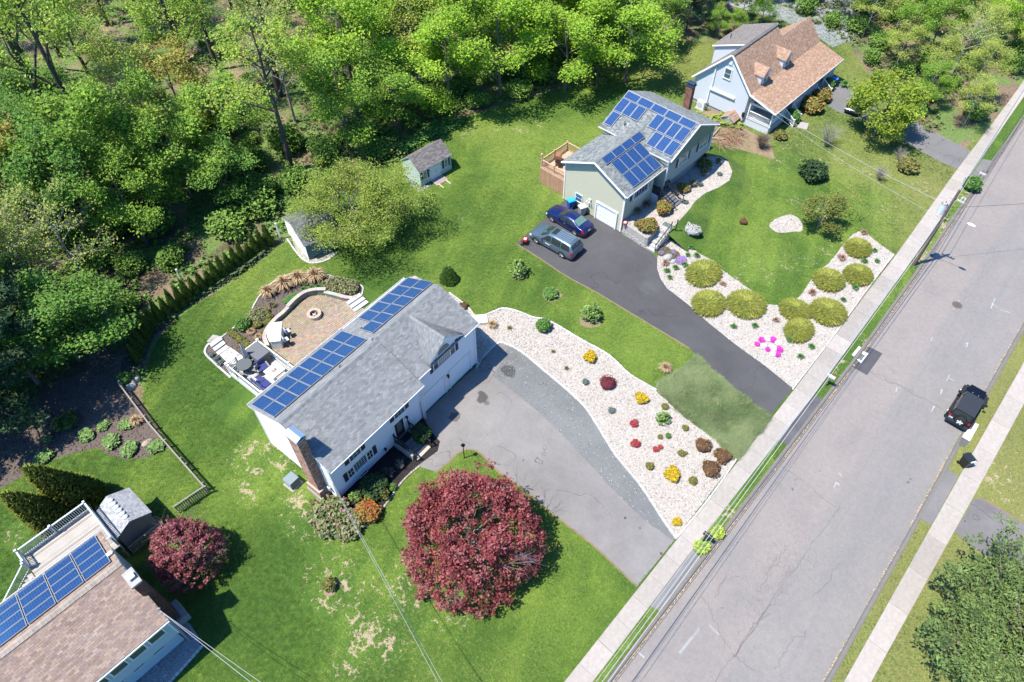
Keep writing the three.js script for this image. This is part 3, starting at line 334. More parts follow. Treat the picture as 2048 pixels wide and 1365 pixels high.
function railing(parent, pts, y, h, mat, o = {}) {                // posts, rails and single balusters along a plan polyline
  const { skip = [], gap = 0.12, post = 0.1, bal = 0.035, cap = true, name = 'railing', y2 } = o, g = new THREE.Group(); g.name = name; parent.add(g); const Y = t => y2 === undefined ? y : lerp(y, y2, t);
  for (let i = 0; i + 1 < pts.length; i++) { const [ax, az] = pts[i], [bx, bz] = pts[i + 1], L = Math.hypot(bx - ax, bz - az), ry = Math.atan2(-(bz - az), bx - ax), n = Math.max(1, Math.round(L / gap)), ya = Y(0), yb = Y(1); for (const hh of [h - 0.04, 0.1]) { const r = mb(); const A = [ax, ya + hh, az], B = [bx, yb + hh, bz], w = hh > 0.3 ? 0.05 : 0.03; const px = -(bz - az) / L * w, pz = (bx - ax) / L * w; r.quad([A[0] + px, A[1] + 0.03, A[2] + pz], [B[0] + px, B[1] + 0.03, B[2] + pz], [B[0] - px, B[1] + 0.03, B[2] - pz], [A[0] - px, A[1] + 0.03, A[2] - pz]); r.quad([A[0] + px, A[1] - 0.03, A[2] + pz], [B[0] + px, B[1] - 0.03, B[2] + pz], [B[0] + px, B[1] + 0.03, B[2] + pz], [A[0] + px, A[1] + 0.03, A[2] + pz]); r.quad([A[0] - px, A[1] + 0.03, A[2] - pz], [B[0] - px, B[1] + 0.03, B[2] - pz], [B[0] - px, B[1] - 0.03, B[2] - pz], [A[0] - px, A[1] - 0.03, A[2] - pz]); put('rail', r, mat, g); }
    for (let k = 1; k < n; k++) { const t = k / n; at(put('baluster', balGeo(bal, h - 0.14), mat, g), lerp(ax, bx, t), Y(t) + 0.1, lerp(az, bz, t), ry); } }
  for (let i = 0; i < pts.length; i++) { if (skip.includes(i)) continue; const yy = Y(pts.length > 1 ? i / (pts.length - 1) : 0), m = mb().box(0, h / 2 + 0.03, 0, post, h + 0.06, post); if (cap) m.box(0, h + 0.08, 0, post + 0.05, 0.05, post + 0.05); at(put('post', m, mat, g), pts[i][0], yy, pts[i][1]); } return g; }
const balCache = {}; function balGeo(w, h) { const k = w + '|' + h.toFixed(2); return balCache[k] ||= mb().box(0, h / 2, 0, w, h, w).geo(false); }
function gutter(parent, x0, x1, y, z, mat = WHITE, s = 1) { const m = mb(); m.box((x0 + x1) / 2, y - 0.05, z + s * 0.06, x1 - x0, 0.02, 0.12); m.box((x0 + x1) / 2, y, z + s * 0.12, x1 - x0, 0.12, 0.02); return put('gutter', m, mat, parent); }
const boxPart = (p, n, mat, x0, y0, z0, x1, y1, z1) => put(n, mb().span(x0, y0, z0, x1, y1, z1), mat, p);

// ---------- white two-storey house in the middle ----------
seed = 101;
{
  const H = thing('house', 'white sided house with grey roof, two garage doors and arched window', 'house', [7.05, -31.74], 4.9 * D2);
  const sid = M([0.76, 0.77, 0.78], 0.6), G = [[0.225, 0.235, 0.242], [0.25, 0.258, 0.263], [0.272, 0.278, 0.282], [0.2, 0.212, 0.222]];
  // foundation and walls
  boxPart(H, 'foundation', CONCRETE, 0.14, -0.1, 0.55, 8.75, 0.3, 7.66); boxPart(H, 'foundation', CONCRETE, 8.75, -0.1, 0.55, 15.28, 0.12, 7.42);
  wall(H, 0.12, 0.25, 0.5, 'l', [[-7.25, 0], [0, 0], [0, 4.5], [-3.67, 6.2], [-7.25, 4.65]].map(([x, y]) => [-x - 7.25 + 0, y]).map(([x, y]) => [x, y]), sid);
  H.children.at(-1).position.z = 7.75;
  wall(H, 0.12, 0.25, 7.75, 'f', [[0, 0], [8.63, 0], [8.63, 2.4], [0, 2.4]], sid); wall(H, 0.12, 2.65, 7.88, 'f', [[0, 0], [8.63, 0], [8.63, 2.2], [0, 2.2]], sid); boxPart(H, 'soffit', WHITE, 0.12, 2.6, 7.7, 8.75, 2.66, 7.88);
  wall(H, 8.75, 0.25, 7.88, 'r', [[0, 0], [0.5, 0], [0.5, 4.5], [0, 4.5]], sid);
  wall(H, 8.75, 0.08, 7.5, 'f', [[0, 0], [6.55, 0], [6.55, 4.8], [0, 4.8]], sid); wall(H, 10.35, 4.86, 7.5, 'f', [[0, 0], [3.55, 0], [1.78, 1.36]], sid, 0.115, 'gable_wall');
  wall(H, 15.3, 0.08, 7.5, 'r', [[0, 0], [6.95, 0], [6.95, 4.75], [3.6, 6.3], [0, 4.75]], sid); wall(H, 15.3, 0.1, 0.5, 'b', [[0, 0], [15.18, 0], [15.18, 4.8], [0, 4.8]], sid);
  for (const [x, z, h0, h1] of [[0.13, 7.9, 2.65, 4.8], [0.13, 7.77, 0.25, 2.65], [8.76, 7.9, 0.2, 4.8], [15.3, 7.52, 0.1, 4.8], [0.12, 0.48, 0.2, 4.8]]) boxPart(H, 'corner_board', WHITE, x - 0.05, h0, z - 0.05, x + 0.05, h1, z + 0.05);
  // roofs: main part, garage part, cross gable
  slope(H, [-0.02, 4.85, 8.35], [8.87, 4.85, 8.35], [8.87, 6.6, 4.17], [-0.02, 6.6, 4.17], G); slope(H, [8.87, 4.85, 0], [-0.02, 4.85, 0], [-0.02, 6.6, 4.17], [8.87, 6.6, 4.17], G, { tab: 0.6 });
  slope(H, [8.8, 4.85, 7.68], [15.7, 4.85, 7.68], [15.7, 6.52, 3.85], [8.8, 6.52, 3.85], G); slope(H, [15.7, 4.83, 0.04], [8.87, 4.83, 0.04], [8.87, 6.52, 3.85], [15.7, 6.52, 3.85], G, { tab: 0.6 });
  slope(H, [12.13, 6.38, 7.62], [10.2, 4.98, 7.62], [10.2, 4.98, 7.3], [12.13, 6.38, 4.1], G); slope(H, [14.06, 4.98, 7.62], [12.13, 6.38, 7.62], [12.13, 6.38, 4.1], [14.06, 4.98, 7.3], G);
  ridgeCap(H, [-0.02, 6.62, 4.17], [8.87, 6.62, 4.17], [0.2, 0.21, 0.22]); ridgeCap(H, [8.87, 6.54, 3.85], [15.7, 6.54, 3.85], [0.25, 0.26, 0.265]); ridgeCap(H, [12.13, 6.4, 4.2], [12.13, 6.4, 7.6], [0.25, 0.26, 0.265]);
  gutter(H, 0, 8.85, 4.8, 8.35); gutter(H, 8.9, 10.25, 4.8, 7.68); gutter(H, 14.05, 15.7, 4.8, 7.68); gutter(H, 0, 15.7, 4.8, 0, WHITE, -1);
  put('downspout', mb().path([[15.45, 4.75, 7.65], [15.38, 4.5, 7.56], [15.38, 0.15, 7.56], [15.42, 0.05, 7.8]], 0.045, 6), WHITE, H); put('downspout', mb().path([[8.85, 4.6, 8.0], [8.85, 0.1, 8.0]], 0.04, 6), WHITE, H);
  const K1 = [0, 6.6 - 4.85, 4.17]; solarArray(H, [0.12, 4.85, 0], [1, 0, 0], K1, [...Array(8)].flatMap((_, i) => [[i * 1.06, 0.42, 1.05, 1.58], [i * 1.06, 2.02, 1.05, 1.58]]));
  solarArray(H, [9.25, 4.83, 0.04], [1, 0, 0], [0, 1.69, 3.81], [...Array(6)].map((_, i) => [i * 1.085, 1.98, 1.075, 1.5])); solarArray(H, [10.2, 4.83, 0.04], [1, 0, 0], [0, 1.69, 3.81], [...Array(5)].map((_, i) => [i * 1.105, 0.4, 1.095, 1.55]));
  for (const [x, z] of [[5.6, 3.65], [9.35, 1.7], [8.7, 3.7]]) { const y = 4.85 + 1.75 * z / 4.17; put('conduit', mb().tube([x, y, z], [x, y + 0.18, z], 0.03, 0.03, 6).box(x + 0.06, y + 0.16, z, 0.16, 0.05, 0.05), DARKMETAL, H); }
  // windows and doors of the street front
  windowPart(H, 2.3, 3.78, 7.9, 'f', 0.95, 1.05, { shutters: 0.36, rows: 2, grid: [3, 4] }); windowPart(H, 6.62, 3.82, 7.9, 'f', 0.95, 1.05, { shutters: 0.36, grid: [3, 4] });
  { const w = windowPart(H, 2.55, 1.85, 7.77, 'f', 1.12, 0.95, { rows: 1, grid: [5, 4] }); w.name = 'picture_window'; }
  windowPart(H, 1.65, 1.8, 7.77, 'f', 0.46, 0.92, { grid: [2, 2], rows: 2 }); windowPart(H, 3.45, 1.8, 7.77, 'f', 0.46, 0.92, { grid: [2, 2], rows: 2 });
  for (const x of [1.18, 3.93]) { const q = mb(); q.box(x, 1.8, 7.79, 0.34, 1.05, 0.03); for (let v = 1.34; v < 2.3; v += 0.08) q.box(x, v, 7.81, 0.24, 0.05, 0.012); put('shutter', q, SHUTTER, H); }
  windowPart(H, 2.53, 0.42, 7.77, 'f', 0.66, 0.22, { rows: 1, fw: 0.05 });
  { const d = new THREE.Group(); d.name = 'front_door'; at(d, 6.42, 0.62, 7.77); H.add(d); const f = mb(); f.box(-0.5, 0.95, 0.03, 0.1, 1.9, 0.08); f.box(0.5, 0.95, 0.03, 0.1, 1.9, 0.08); f.box(0, 1.94, 0.03, 1.1, 0.1, 0.08); put('frame', f, WHITE, d); put('leaf', mb().box(0, 0.95, 0, 0.9, 1.88, 0.05), M([0.03, 0.035, 0.045], 0.35), d); put('glazing', mb().box(0, 1.15, 0.03, 0.42, 1.2, 0.02), GLASS2, d); put('handle', mb().box(0.36, 0.95, 0.06, 0.05, 0.18, 0.04), ALU, d); }
  const lamp = (x, y, z) => put('wall_lamp', mb().box(x, y, z + 0.08, 0.14, 0.06, 0.16).tube([x, y - 0.04, z + 0.12], [x, y - 0.3, z + 0.12], 0.1, 0.05, 8).tube([x, y + 0.03, z + 0.12], [x, y + 0.12, z + 0.12], 0.1, 0.02, 8), DARKMETAL, H); lamp(7.2, 2.2, 7.76); lamp(4.75, 0.95, 7.76); lamp(12.0, 1.95, 7.52);
  garageDoor(H, 10.43, 0.05, 7.46, 'f', 2.4, 2.1); garageDoor(H, 13.44, 0.05, 7.46, 'f', 2.4, 2.1);
  // arched window group
  windowPart(H, 11.9, 4.42, 7.51, 'f', 1.2, 1.12, { rows: 1, grid: [6, 5], glass: M([0.3, 0.22, 0.18], 0.2) }); windowPart(H, 10.98, 4.42, 7.51, 'f', 0.46, 1.15, {}); windowPart(H, 12.82, 4.42, 7.51, 'f', 0.46, 1.15, {});
  for (const x of [10.5, 13.3]) { const q = mb(); q.box(x, 4.42, 7.53, 0.3, 1.3, 0.03); for (let v = 3.85; v < 5; v += 0.08) q.box(x, v, 7.55, 0.21, 0.05, 0.012); put('shutter', q, SHUTTER, H); }
  { const s = new THREE.Shape(); s.absarc(0, 0, 0.62, 0, Math.PI); const a = new THREE.Shape(); a.absarc(0, 0, 0.72, 0, Math.PI); const g = new THREE.Group(); g.name = 'arched_window'; at(g, 11.9, 5.1, 7.51); H.add(g); put('frame', new THREE.ExtrudeGeometry(a, { depth: 0.04, bevelEnabled: false, curveSegments: 16 }), WHITE, g); const p = put('pane', new THREE.ExtrudeGeometry(s, { depth: 0.012, bevelEnabled: false, curveSegments: 16 }), M([0.1, 0.13, 0.13], 0.1), g); p.position.z = 0.041; }
  // chimney on the gable end
  brickStack(H, 'chimney', -0.55, 0.08, 5.72, 6.78, 1.2, 7.5, [[0.38, 0.19, 0.125], [0.44, 0.25, 0.17], [0.32, 0.15, 0.1], [0.52, 0.4, 0.33]], ['l', 'f'], 300);
  boxPart(H, 'chimney_base', CONCRETE, -0.75, -0.1, 5.5, 0.1, 0.5, 7.0); { const b = brickStack(H, 'chimney_shoulder', -0.68, 0.09, 5.6, 6.95, 0.5, 1.25, [[0.42, 0.24, 0.17], [0.48, 0.31, 0.24]], ['l', 'f'], 120); void b; }
  { const c = mb(); c.span(-0.62, 7.5, 5.66, 0.14, 7.56, 6.84); c.quad([-0.62, 7.72, 5.66], [-0.62, 7.72, 6.84], [-0.24, 7.86, 6.84], [-0.24, 7.86, 5.66]); c.quad([-0.24, 7.86, 5.66], [-0.24, 7.86, 6.84], [0.14, 7.72, 6.84], [0.14, 7.72, 5.66]); for (const x of [-0.6, 0.1]) for (const z of [5.68, 6.8]) c.span(x, 7.55, z, x + 0.03, 7.74, z + 0.03); put('chimney_cap', c, M([0.42, 0.55, 0.66], 0.3, { metalness: 0.6 }), H); }
  put('meter_conduit', mb().path([[0.0, 4.3, 7.3], [0.0, 1.6, 7.3]], 0.035, 6).box(-0.03, 1.4, 7.3, 0.14, 0.4, 0.26), M([0.5, 0.5, 0.5], 0.5), H);
  // front steps with landing, iron railings
  const st = new THREE.Group(); st.name = 'front_steps'; H.add(st); const tread = M([0.17, 0.175, 0.18], 0.8, { map: speck }), pale = M([0.5, 0.46, 0.4], 0.9, { map: speck });
  boxPart(st, 'landing', tread, 5.8, 0, 7.78, 7.3, 0.62, 8.75); for (let i = 0; i < 4; i++) boxPart(st, 'tread', i === 3 ? pale : tread, 5.8, 0, 8.75 + i * 0.3, 7.3, 0.49 - i * 0.135, 9.05 + i * 0.3); boxPart(st, 'side_wall', CONCRETE, 5.6, 0, 7.78, 5.79, 0.64, 9.7); boxPart(st, 'doormat', M([0.012, 0.012, 0.014], 1), 6.1, 0.62, 7.95, 6.95, 0.64, 8.5);
  for (const x of [5.72, 7.24]) { railing(H, [[x, 7.85], [x, 8.75]], 0.62, 0.9, DARKMETAL, { gap: 0.11, post: 0.06, bal: 0.02, name: 'railing' }); railing(H, [[x, 8.75], [x, 9.95]], 0.62, 0.9, DARKMETAL, { skip: [0], y2: 0.05, gap: 0.11, post: 0.06, bal: 0.02 }); }
}

// ---------- green house with the driveway ----------
seed = 202;
{
  const H = thing('house', 'sage green house with cross gable roof and single white garage door', 'house', [43.37, -26.59], 0);
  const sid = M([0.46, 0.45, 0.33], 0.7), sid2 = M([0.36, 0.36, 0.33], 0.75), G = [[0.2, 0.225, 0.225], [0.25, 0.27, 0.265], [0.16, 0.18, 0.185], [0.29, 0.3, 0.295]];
  const mv = (v, fn) => { const n = H.children.length; fn(); for (const c of H.children.slice(n)) { c.position.x += v[0]; c.position.y += v[1]; c.position.z += v[2]; } }, UP1 = [-1.35, 1.0, 0.62], UP2 = [-0.5, 0.35, 0.22];   // the main block stands a half storey higher
  boxPart(H, 'foundation', CONCRETE, 0.2, -0.1, -7.05, 6.9, 0.2, -0.2); mv(UP1, () => boxPart(H, 'foundation', CONCRETE, 7.35, -1.1, -7.75, 14.4, 1.75, -0.55));
  wall(H, 0.15, 0.1, -0.15, 'l', [[-7.05, 0], [0, 0], [0, 4.35], [-3.6, 6.15], [-7.05, 4.35]].map(([x, y]) => [x, y]), sid); H.children.at(-1).position.z = -7.2;
  H.children.at(-1).geometry = sidingGeo([[0, 0], [7.05, 0], [7.05, 4.35], [3.5, 6.12], [0, 4.35]]).geo(false);
  wall(H, 0.15, 0.1, -0.15, 'f', [[0, 0], [4.6, 0], [4.6, 4.35], [0, 4.35]], sid); wall(H, 7.2, 0.1, -7.2, 'b', [[0, 0], [7.05, 0], [7.05, 4.35], [0, 4.35]], sid);
  wall(H, 4.75, 0.8, -1.1, 'f', [[0, 0], [1.2, 0], [1.2, 3.6], [0, 3.6]], sid); wall(H, 4.75, 0.1, -0.15, 'r', [[0, 0], [0.95, 0], [0.95, 4.3], [0, 4.3]], sid);
  mv(UP1, () => { wall(H, 7.2, 0.8, -7.9, 'l', [[0, 0], [7.7, 0], [7.7, 3.65], [0, 3.65]], sid); wall(H, 14.9, 1.6, -0.2, 'r', [[0, 0], [7.7, 0], [7.7, 2.8], [0, 2.8]], sid);
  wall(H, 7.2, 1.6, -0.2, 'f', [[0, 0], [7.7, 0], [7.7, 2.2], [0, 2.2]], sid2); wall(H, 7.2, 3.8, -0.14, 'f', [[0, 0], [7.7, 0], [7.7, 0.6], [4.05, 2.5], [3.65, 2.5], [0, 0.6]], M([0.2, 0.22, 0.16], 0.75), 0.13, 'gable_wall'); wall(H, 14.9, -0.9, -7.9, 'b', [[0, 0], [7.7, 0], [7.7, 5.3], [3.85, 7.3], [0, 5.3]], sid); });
  for (const [x, z, a] of [[0.14, -0.14, 0.1], [0.14, -7.21, 0.1]]) boxPart(H, 'corner_board', WHITE, x - 0.06, a, z - 0.06, x + 0.06, 4.4, z + 0.06); for (const [x, z, a] of [[7.19, -0.18, 1.6], [14.91, -0.18, 1.6]]) mv(UP1, () => boxPart(H, 'corner_board', WHITE, x - 0.06, a, z - 0.06, x + 0.06, 4.4, z + 0.06));
  slope(H, [-0.2, 4.6, 0.22], [6.9, 4.6, 0.22], [8.2, 6.42, -3.68], [-0.2, 6.42, -3.68], G); slope(H, [6.9, 4.6, -7.5], [-0.2, 4.6, -7.5], [-0.2, 6.42, -3.68], [8.2, 6.42, -3.68], G);
  mv(UP1, () => { slope(H, [6.9, 4.6, -8.25], [6.9, 4.6, 0.12], [11.15, 6.55, 0.12], [11.15, 6.55, -8.25], G); slope(H, [15.3, 4.6, 0.12], [15.3, 4.6, -8.25], [11.15, 6.55, -8.25], [11.15, 6.55, 0.12], G); });
  ridgeCap(H, [-0.2, 6.45, -3.68], [8, 6.45, -3.68], [0.26, 0.28, 0.28]); mv(UP1, () => ridgeCap(H, [11.15, 6.58, 0.12], [11.15, 6.58, -8.25], [0.26, 0.28, 0.28]));
  const bge = (p, q) => { const a = V3(...p), b = V3(...q), m = mb(); m.tube(p, q, 0.09, 0.09, 4); return put('barge_board', m, WHITE, H); }; bge([-0.22, 4.5, 0.2], [-0.22, 6.32, -3.68]); bge([-0.22, 6.32, -3.68], [-0.22, 4.5, -7.48]); mv(UP1, () => { bge([6.95, 4.5, 0.14], [11.15, 6.45, 0.14]); bge([11.15, 6.45, 0.14], [15.25, 4.5, 0.14]); });
  gutter(H, -0.2, 6.8, 4.56, 0.22); { const g = gutter(H, -0.1, 8.2, 0, 0, WHITE); g.rotation.y = -Math.PI / 2; g.position.set(5.55, 5.56, -7.58); } put('downspout', mb().path([[0.1, 4.4, -0.05], [0.1, 0.1, -0.05]], 0.04, 6), WHITE, H);
  const vW = [0, 1.82, -3.9]; solarArray(H, [0.55, 4.6, 0.22], [1, 0, 0], vW, [...[...Array(4)].map((_, i) => [i * 1.46, 3.45, 1.45, 0.8]), ...[...Array(4)].flatMap((_, i) => [[0.5 + i * 1.1, 0.3, 1.09, 1.52], [0.5 + i * 1.1, 1.85, 1.09, 1.52]])]);
  const vM = [4.25, 1.95, 0]; mv(UP1, () => solarArray(H, [6.9, 4.6, -8.15], [0, 0, 1], vM, [...[...Array(5)].map((_, i) => [i * 1.6, 3.72, 1.58, 0.86]), ...[0, 1, 2].map(i => [i * 0.97, 2.1, 0.96, 1.58]), [0.1, 0.4, 0.96, 1.6], ...[0, 1, 2, 3].map(i => [4.1 + i * 0.98, 2.1, 0.97, 1.58]), ...[0, 1, 2].map(i => [5.15 + i * 0.98, 0.42, 0.97, 1.6])]));
  mv(UP1, () => { put('vent_pipe', mb().tube([8.0, 5, -6.1], [8.0, 5.55, -6.1], 0.05, 0.05, 8), DARKMETAL, H); put('vent_collar', mb().tube([8.15, 5.1, -5.8], [8.15, 5.35, -5.8], 0.08, 0.07, 8), WHITE, H); });
  windowPart(H, 0.13, 1.25, -5.3, 'l', 0.75, 0.85, { glass: M([0.05, 0.12, 0.2], 0.1) }); garageDoor(H, 0.12, 0.05, -1.9, 'l', 2.35, 1.95, M([0.82, 0.82, 0.81], 0.5)); { const f = mb(); f.box(0.1, 1.85, -3.0, 0.1, 0.36, 0.14); f.box(0.1, 1.85, -0.8, 0.1, 0.36, 0.14); put('door_corner_trim', f, WHITE, H); }
  put('vent', mb().box(0.11, 5.62, -3.7, 0.05, 0.45, 0.5).box(0.075, 5.62, -3.7, 0.03, 0.34, 0.38), M([0.44, 0.43, 0.33], 0.7), H); put('flood_light', mb().box(0.06, 1.85, -3.95, 0.12, 0.12, 0.3).tube([-0.05, 1.8, -3.85], [-0.2, 1.65, -3.8], 0.05, 0.08, 8).tube([-0.05, 1.8, -4.05], [-0.2, 1.65, -4.1], 0.05, 0.08, 8), M([0.6, 0.6, 0.58], 0.5), H);
  windowPart(H, 2.55, 3.65, -0.13, 'f', 2.2, 0.95, { cols: 5, rows: 1, shutters: 0.35, fw: 0.09, dep: 0.16 });
  for (const x of [9.85, 13.35]) mv(UP1, () => windowPart(H, x, 3.3, -0.18, 'f', 1.45, 1.05, { cols: 2, rows: 2, shutters: 0.34, glass: M([0.1, 0.16, 0.2], 0.1) }));
  for (const x of [9.3, 11.5, 12.6]) mv(UP1, () => windowPart(H, x, 1.42, -0.53, 'f', 0.55, 0.2, { rows: 1, fw: 0.04 }));
  { const d = new THREE.Group(); d.name = 'front_door'; at(d, 5.25, 2.08, -1.08); H.add(d); const f = mb(); f.box(-0.55, 1, 0.03, 0.1, 2, 0.08); f.box(0.55, 1, 0.03, 0.1, 2, 0.08); f.box(0, 2.04, 0.03, 1.2, 0.1, 0.08); put('frame', f, WHITE, d); put('leaf', mb().box(0, 1, 0, 1, 2, 0.05), M([0.06, 0.06, 0.065], 0.4), d); put('glazing', mb().box(0, 1.1, 0.03, 0.5, 1.3, 0.02), GLASS2, d); }
  // entry landing, skirt and open metal stair
  const st = new THREE.Group(); st.name = 'entry_stairs'; H.add(st); st.position.set(...UP2); const slate = M([0.13, 0.14, 0.16], 0.8, { map: speck });
  boxPart(st, 'landing', slate, 5.3, 1.6, -1.3, 6.3, 1.72, 0.35); boxPart(st, 'skirt', M([0.55, 0.58, 0.62], 0.7), 5.2, 0.3, -1.3, 5.29, 1.7, 0.3); boxPart(st, 'skirt', M([0.62, 0.62, 0.62], 0.7), 5.3, 0.3, 0.26, 5.5, 1.58, 0.34);
  for (let i = 0; i < 6; i++) boxPart(st, 'tread', slate, 5.4, 1.5 - i * 0.125, 0.35 + i * 0.3, 6.9, 1.56 - i * 0.125, 0.62 + i * 0.3);
  put('stringer', mb().path([[5.4, 1.5, 0.35], [5.4, 0.75, 2.25]], 0.05, 4), DARKMETAL, st); put('stringer', mb().path([[6.9, 1.5, 0.35], [6.9, 0.75, 2.25]], 0.05, 4), DARKMETAL, st);
  mv(UP2, () => { railing(H, [[5.25, -0.95], [5.25, 0.32]], 1.72, 0.9, DARKMETAL, { gap: 0.13, post: 0.06, bal: 0.022 }); railing(H, [[6.35, 0.33], [6.9, 0.33]], 1.72, 0.9, DARKMETAL, { gap: 0.13, post: 0.1, bal: 0.022, skip: [1] }); for (const x of [5.4, 6.9]) railing(H, [[x, 0.35], [x, 2.25]], 1.68, 0.85, DARKMETAL, { y2: 0.9, gap: 0.3, post: 0.06, bal: 0.022 }); });
  brickStack(H, 'chimney', 13.6, 14.1, -3.5, -2.8, 0, 8.2, [[0.27, 0.12, 0.08], [0.34, 0.18, 0.12], [0.22, 0.09, 0.07]], ['l', 'f'], 260); put('chimney_cap', mb().span(13.5, 8.2, -3.6, 14.2, 8.27, -2.7).span(13.55, 8.42, -3.55, 14.15, 8.47, -2.75).span(13.58, 8.27, -3.5, 13.62, 8.42, -3.46).span(14.08, 8.27, -2.84, 14.12, 8.42, -2.8), M([0.07, 0.1, 0.15], 0.35, { metalness: 0.5 }), H);
}
// its timber deck at the back
{
  const D = thing('deck', 'orange brown timber deck with railings on the green house', 'deck', [43.37, -26.59], 0); const wood = M([0.52, 0.3, 0.18], 0.85, { map: grain }), wood2 = M([0.47, 0.26, 0.16], 0.85, { map: grain }), lt = M([0.62, 0.41, 0.27], 0.85, { map: grain });
  const x0 = 0.55, x1 = 4.6, z0 = -10.7, z1 = -7.25, y = 1.9; let i = 0; for (let z = z0; z < z1 - 0.05; z += 0.145) boxPart(D, 'deck_board', [lt, M([0.58, 0.38, 0.25], 0.85, { map: grain })][i++ % 2], x0, y - 0.03, z, x1, y + rr(0, 0.004), z + 0.138);
  for (let z = z0; z < z1 - 0.05; z += 0.15) boxPart(D, 'skirt_board', rnd() < 0.5 ? wood : wood2, x0 - 0.06, 0.05, z, x0 - 0.03, y - 0.06, z + 0.142); boxPart(D, 'rim_joist', lt, x0 - 0.03, y - 0.2, z0, x0, y + 0.02, z1); boxPart(D, 'rim_joist', lt, x0, y - 0.2, z0 - 0.04, x1, y + 0.02, z0);
  for (const [px, pz] of [[x0 + 0.1, z0 + 0.1], [x1 - 0.1, z0 + 0.1], [x1 - 0.1, z1 - 0.2]]) boxPart(D, 'leg', wood2, px - 0.07, 0, pz - 0.07, px + 0.07, y - 0.04, pz + 0.07);
  railing(D, [[x0 + 0.05, z1 - 0.05], [x0 + 0.05, (z0 + z1) / 2], [x0 + 0.05, z0 + 0.05]], y, 0.95, lt, { gap: 0.13 }); railing(D, [[x0 + 0.05, z0 + 0.05], [(x0 + x1) / 2, z0 + 0.05], [x1 - 0.05, z0 + 0.05]], y, 0.95, lt, { gap: 0.13, skip: [0] }); railing(D, [[x1 - 0.05, z0 + 0.05], [x1 - 0.05, z1 - 0.5]], y, 0.95, lt, { gap: 0.13, skip: [0] });
  put('lamp_post', mb().box(x0 + 0.05, y + 1.27, z0 + 0.05, 0.08, 0.4, 0.08).box(x0 + 0.05, y + 1.5, z0 + 0.05, 0.18, 0.14, 0.18), lt, D);
  const g = thing('gas_grill', 'black gas grill with brown cover lid on the timber deck', 'grill', [43.37 + 2.1, -26.59 - 9.7], 0.5, undefined, y + 0.004); put('cart', mb().box(0, 0.42, 0, 0.75, 0.7, 0.5), M([0.2, 0.09, 0.05], 0.7), g); put('lid', mb().box(0, 0.98, 0, 0.8, 0.36, 0.55).box(0, 1.18, -0.02, 0.7, 0.1, 0.42), M([0.3, 0.13, 0.07], 0.6), g); put('side_shelf', mb().box(-0.62, 0.82, 0, 0.42, 0.06, 0.48), DARKMETAL, g); put('side_shelf', mb().box(0.62, 0.82, 0, 0.42, 0.06, 0.48), DARKMETAL, g); for (const s of [-1, 1]) put('wheel', mb().tube([s * 0.4, 0.09, -0.2], [s * 0.45, 0.09, -0.2], 0.09, 0.09, 10), DARKMETAL, g);
  const c = thing('garden_chair', 'white plastic chair on the timber deck against the green wall', 'chair', [43.37 + 1.6, -26.59 - 7.75], 2.6, undefined, y + 0.004); put('seat', mb().box(0, 0.42, 0, 0.5, 0.04, 0.48), WHITE, c); put('backrest', mb().box(0, 0.72, -0.23, 0.48, 0.55, 0.04), WHITE, c); for (const sx of [-1, 1]) for (const sz of [-1, 1]) put('leg', mb().box(sx * 0.22, 0.2, sz * 0.2, 0.05, 0.42, 0.05), WHITE, c);
  const c2 = copyOf(c, [43.37 + 3.6, -26.59 - 7.8], 2.2, 0.9, 'white plastic chair at the far corner of the timber deck', undefined, y + 0.004); void c2;
}

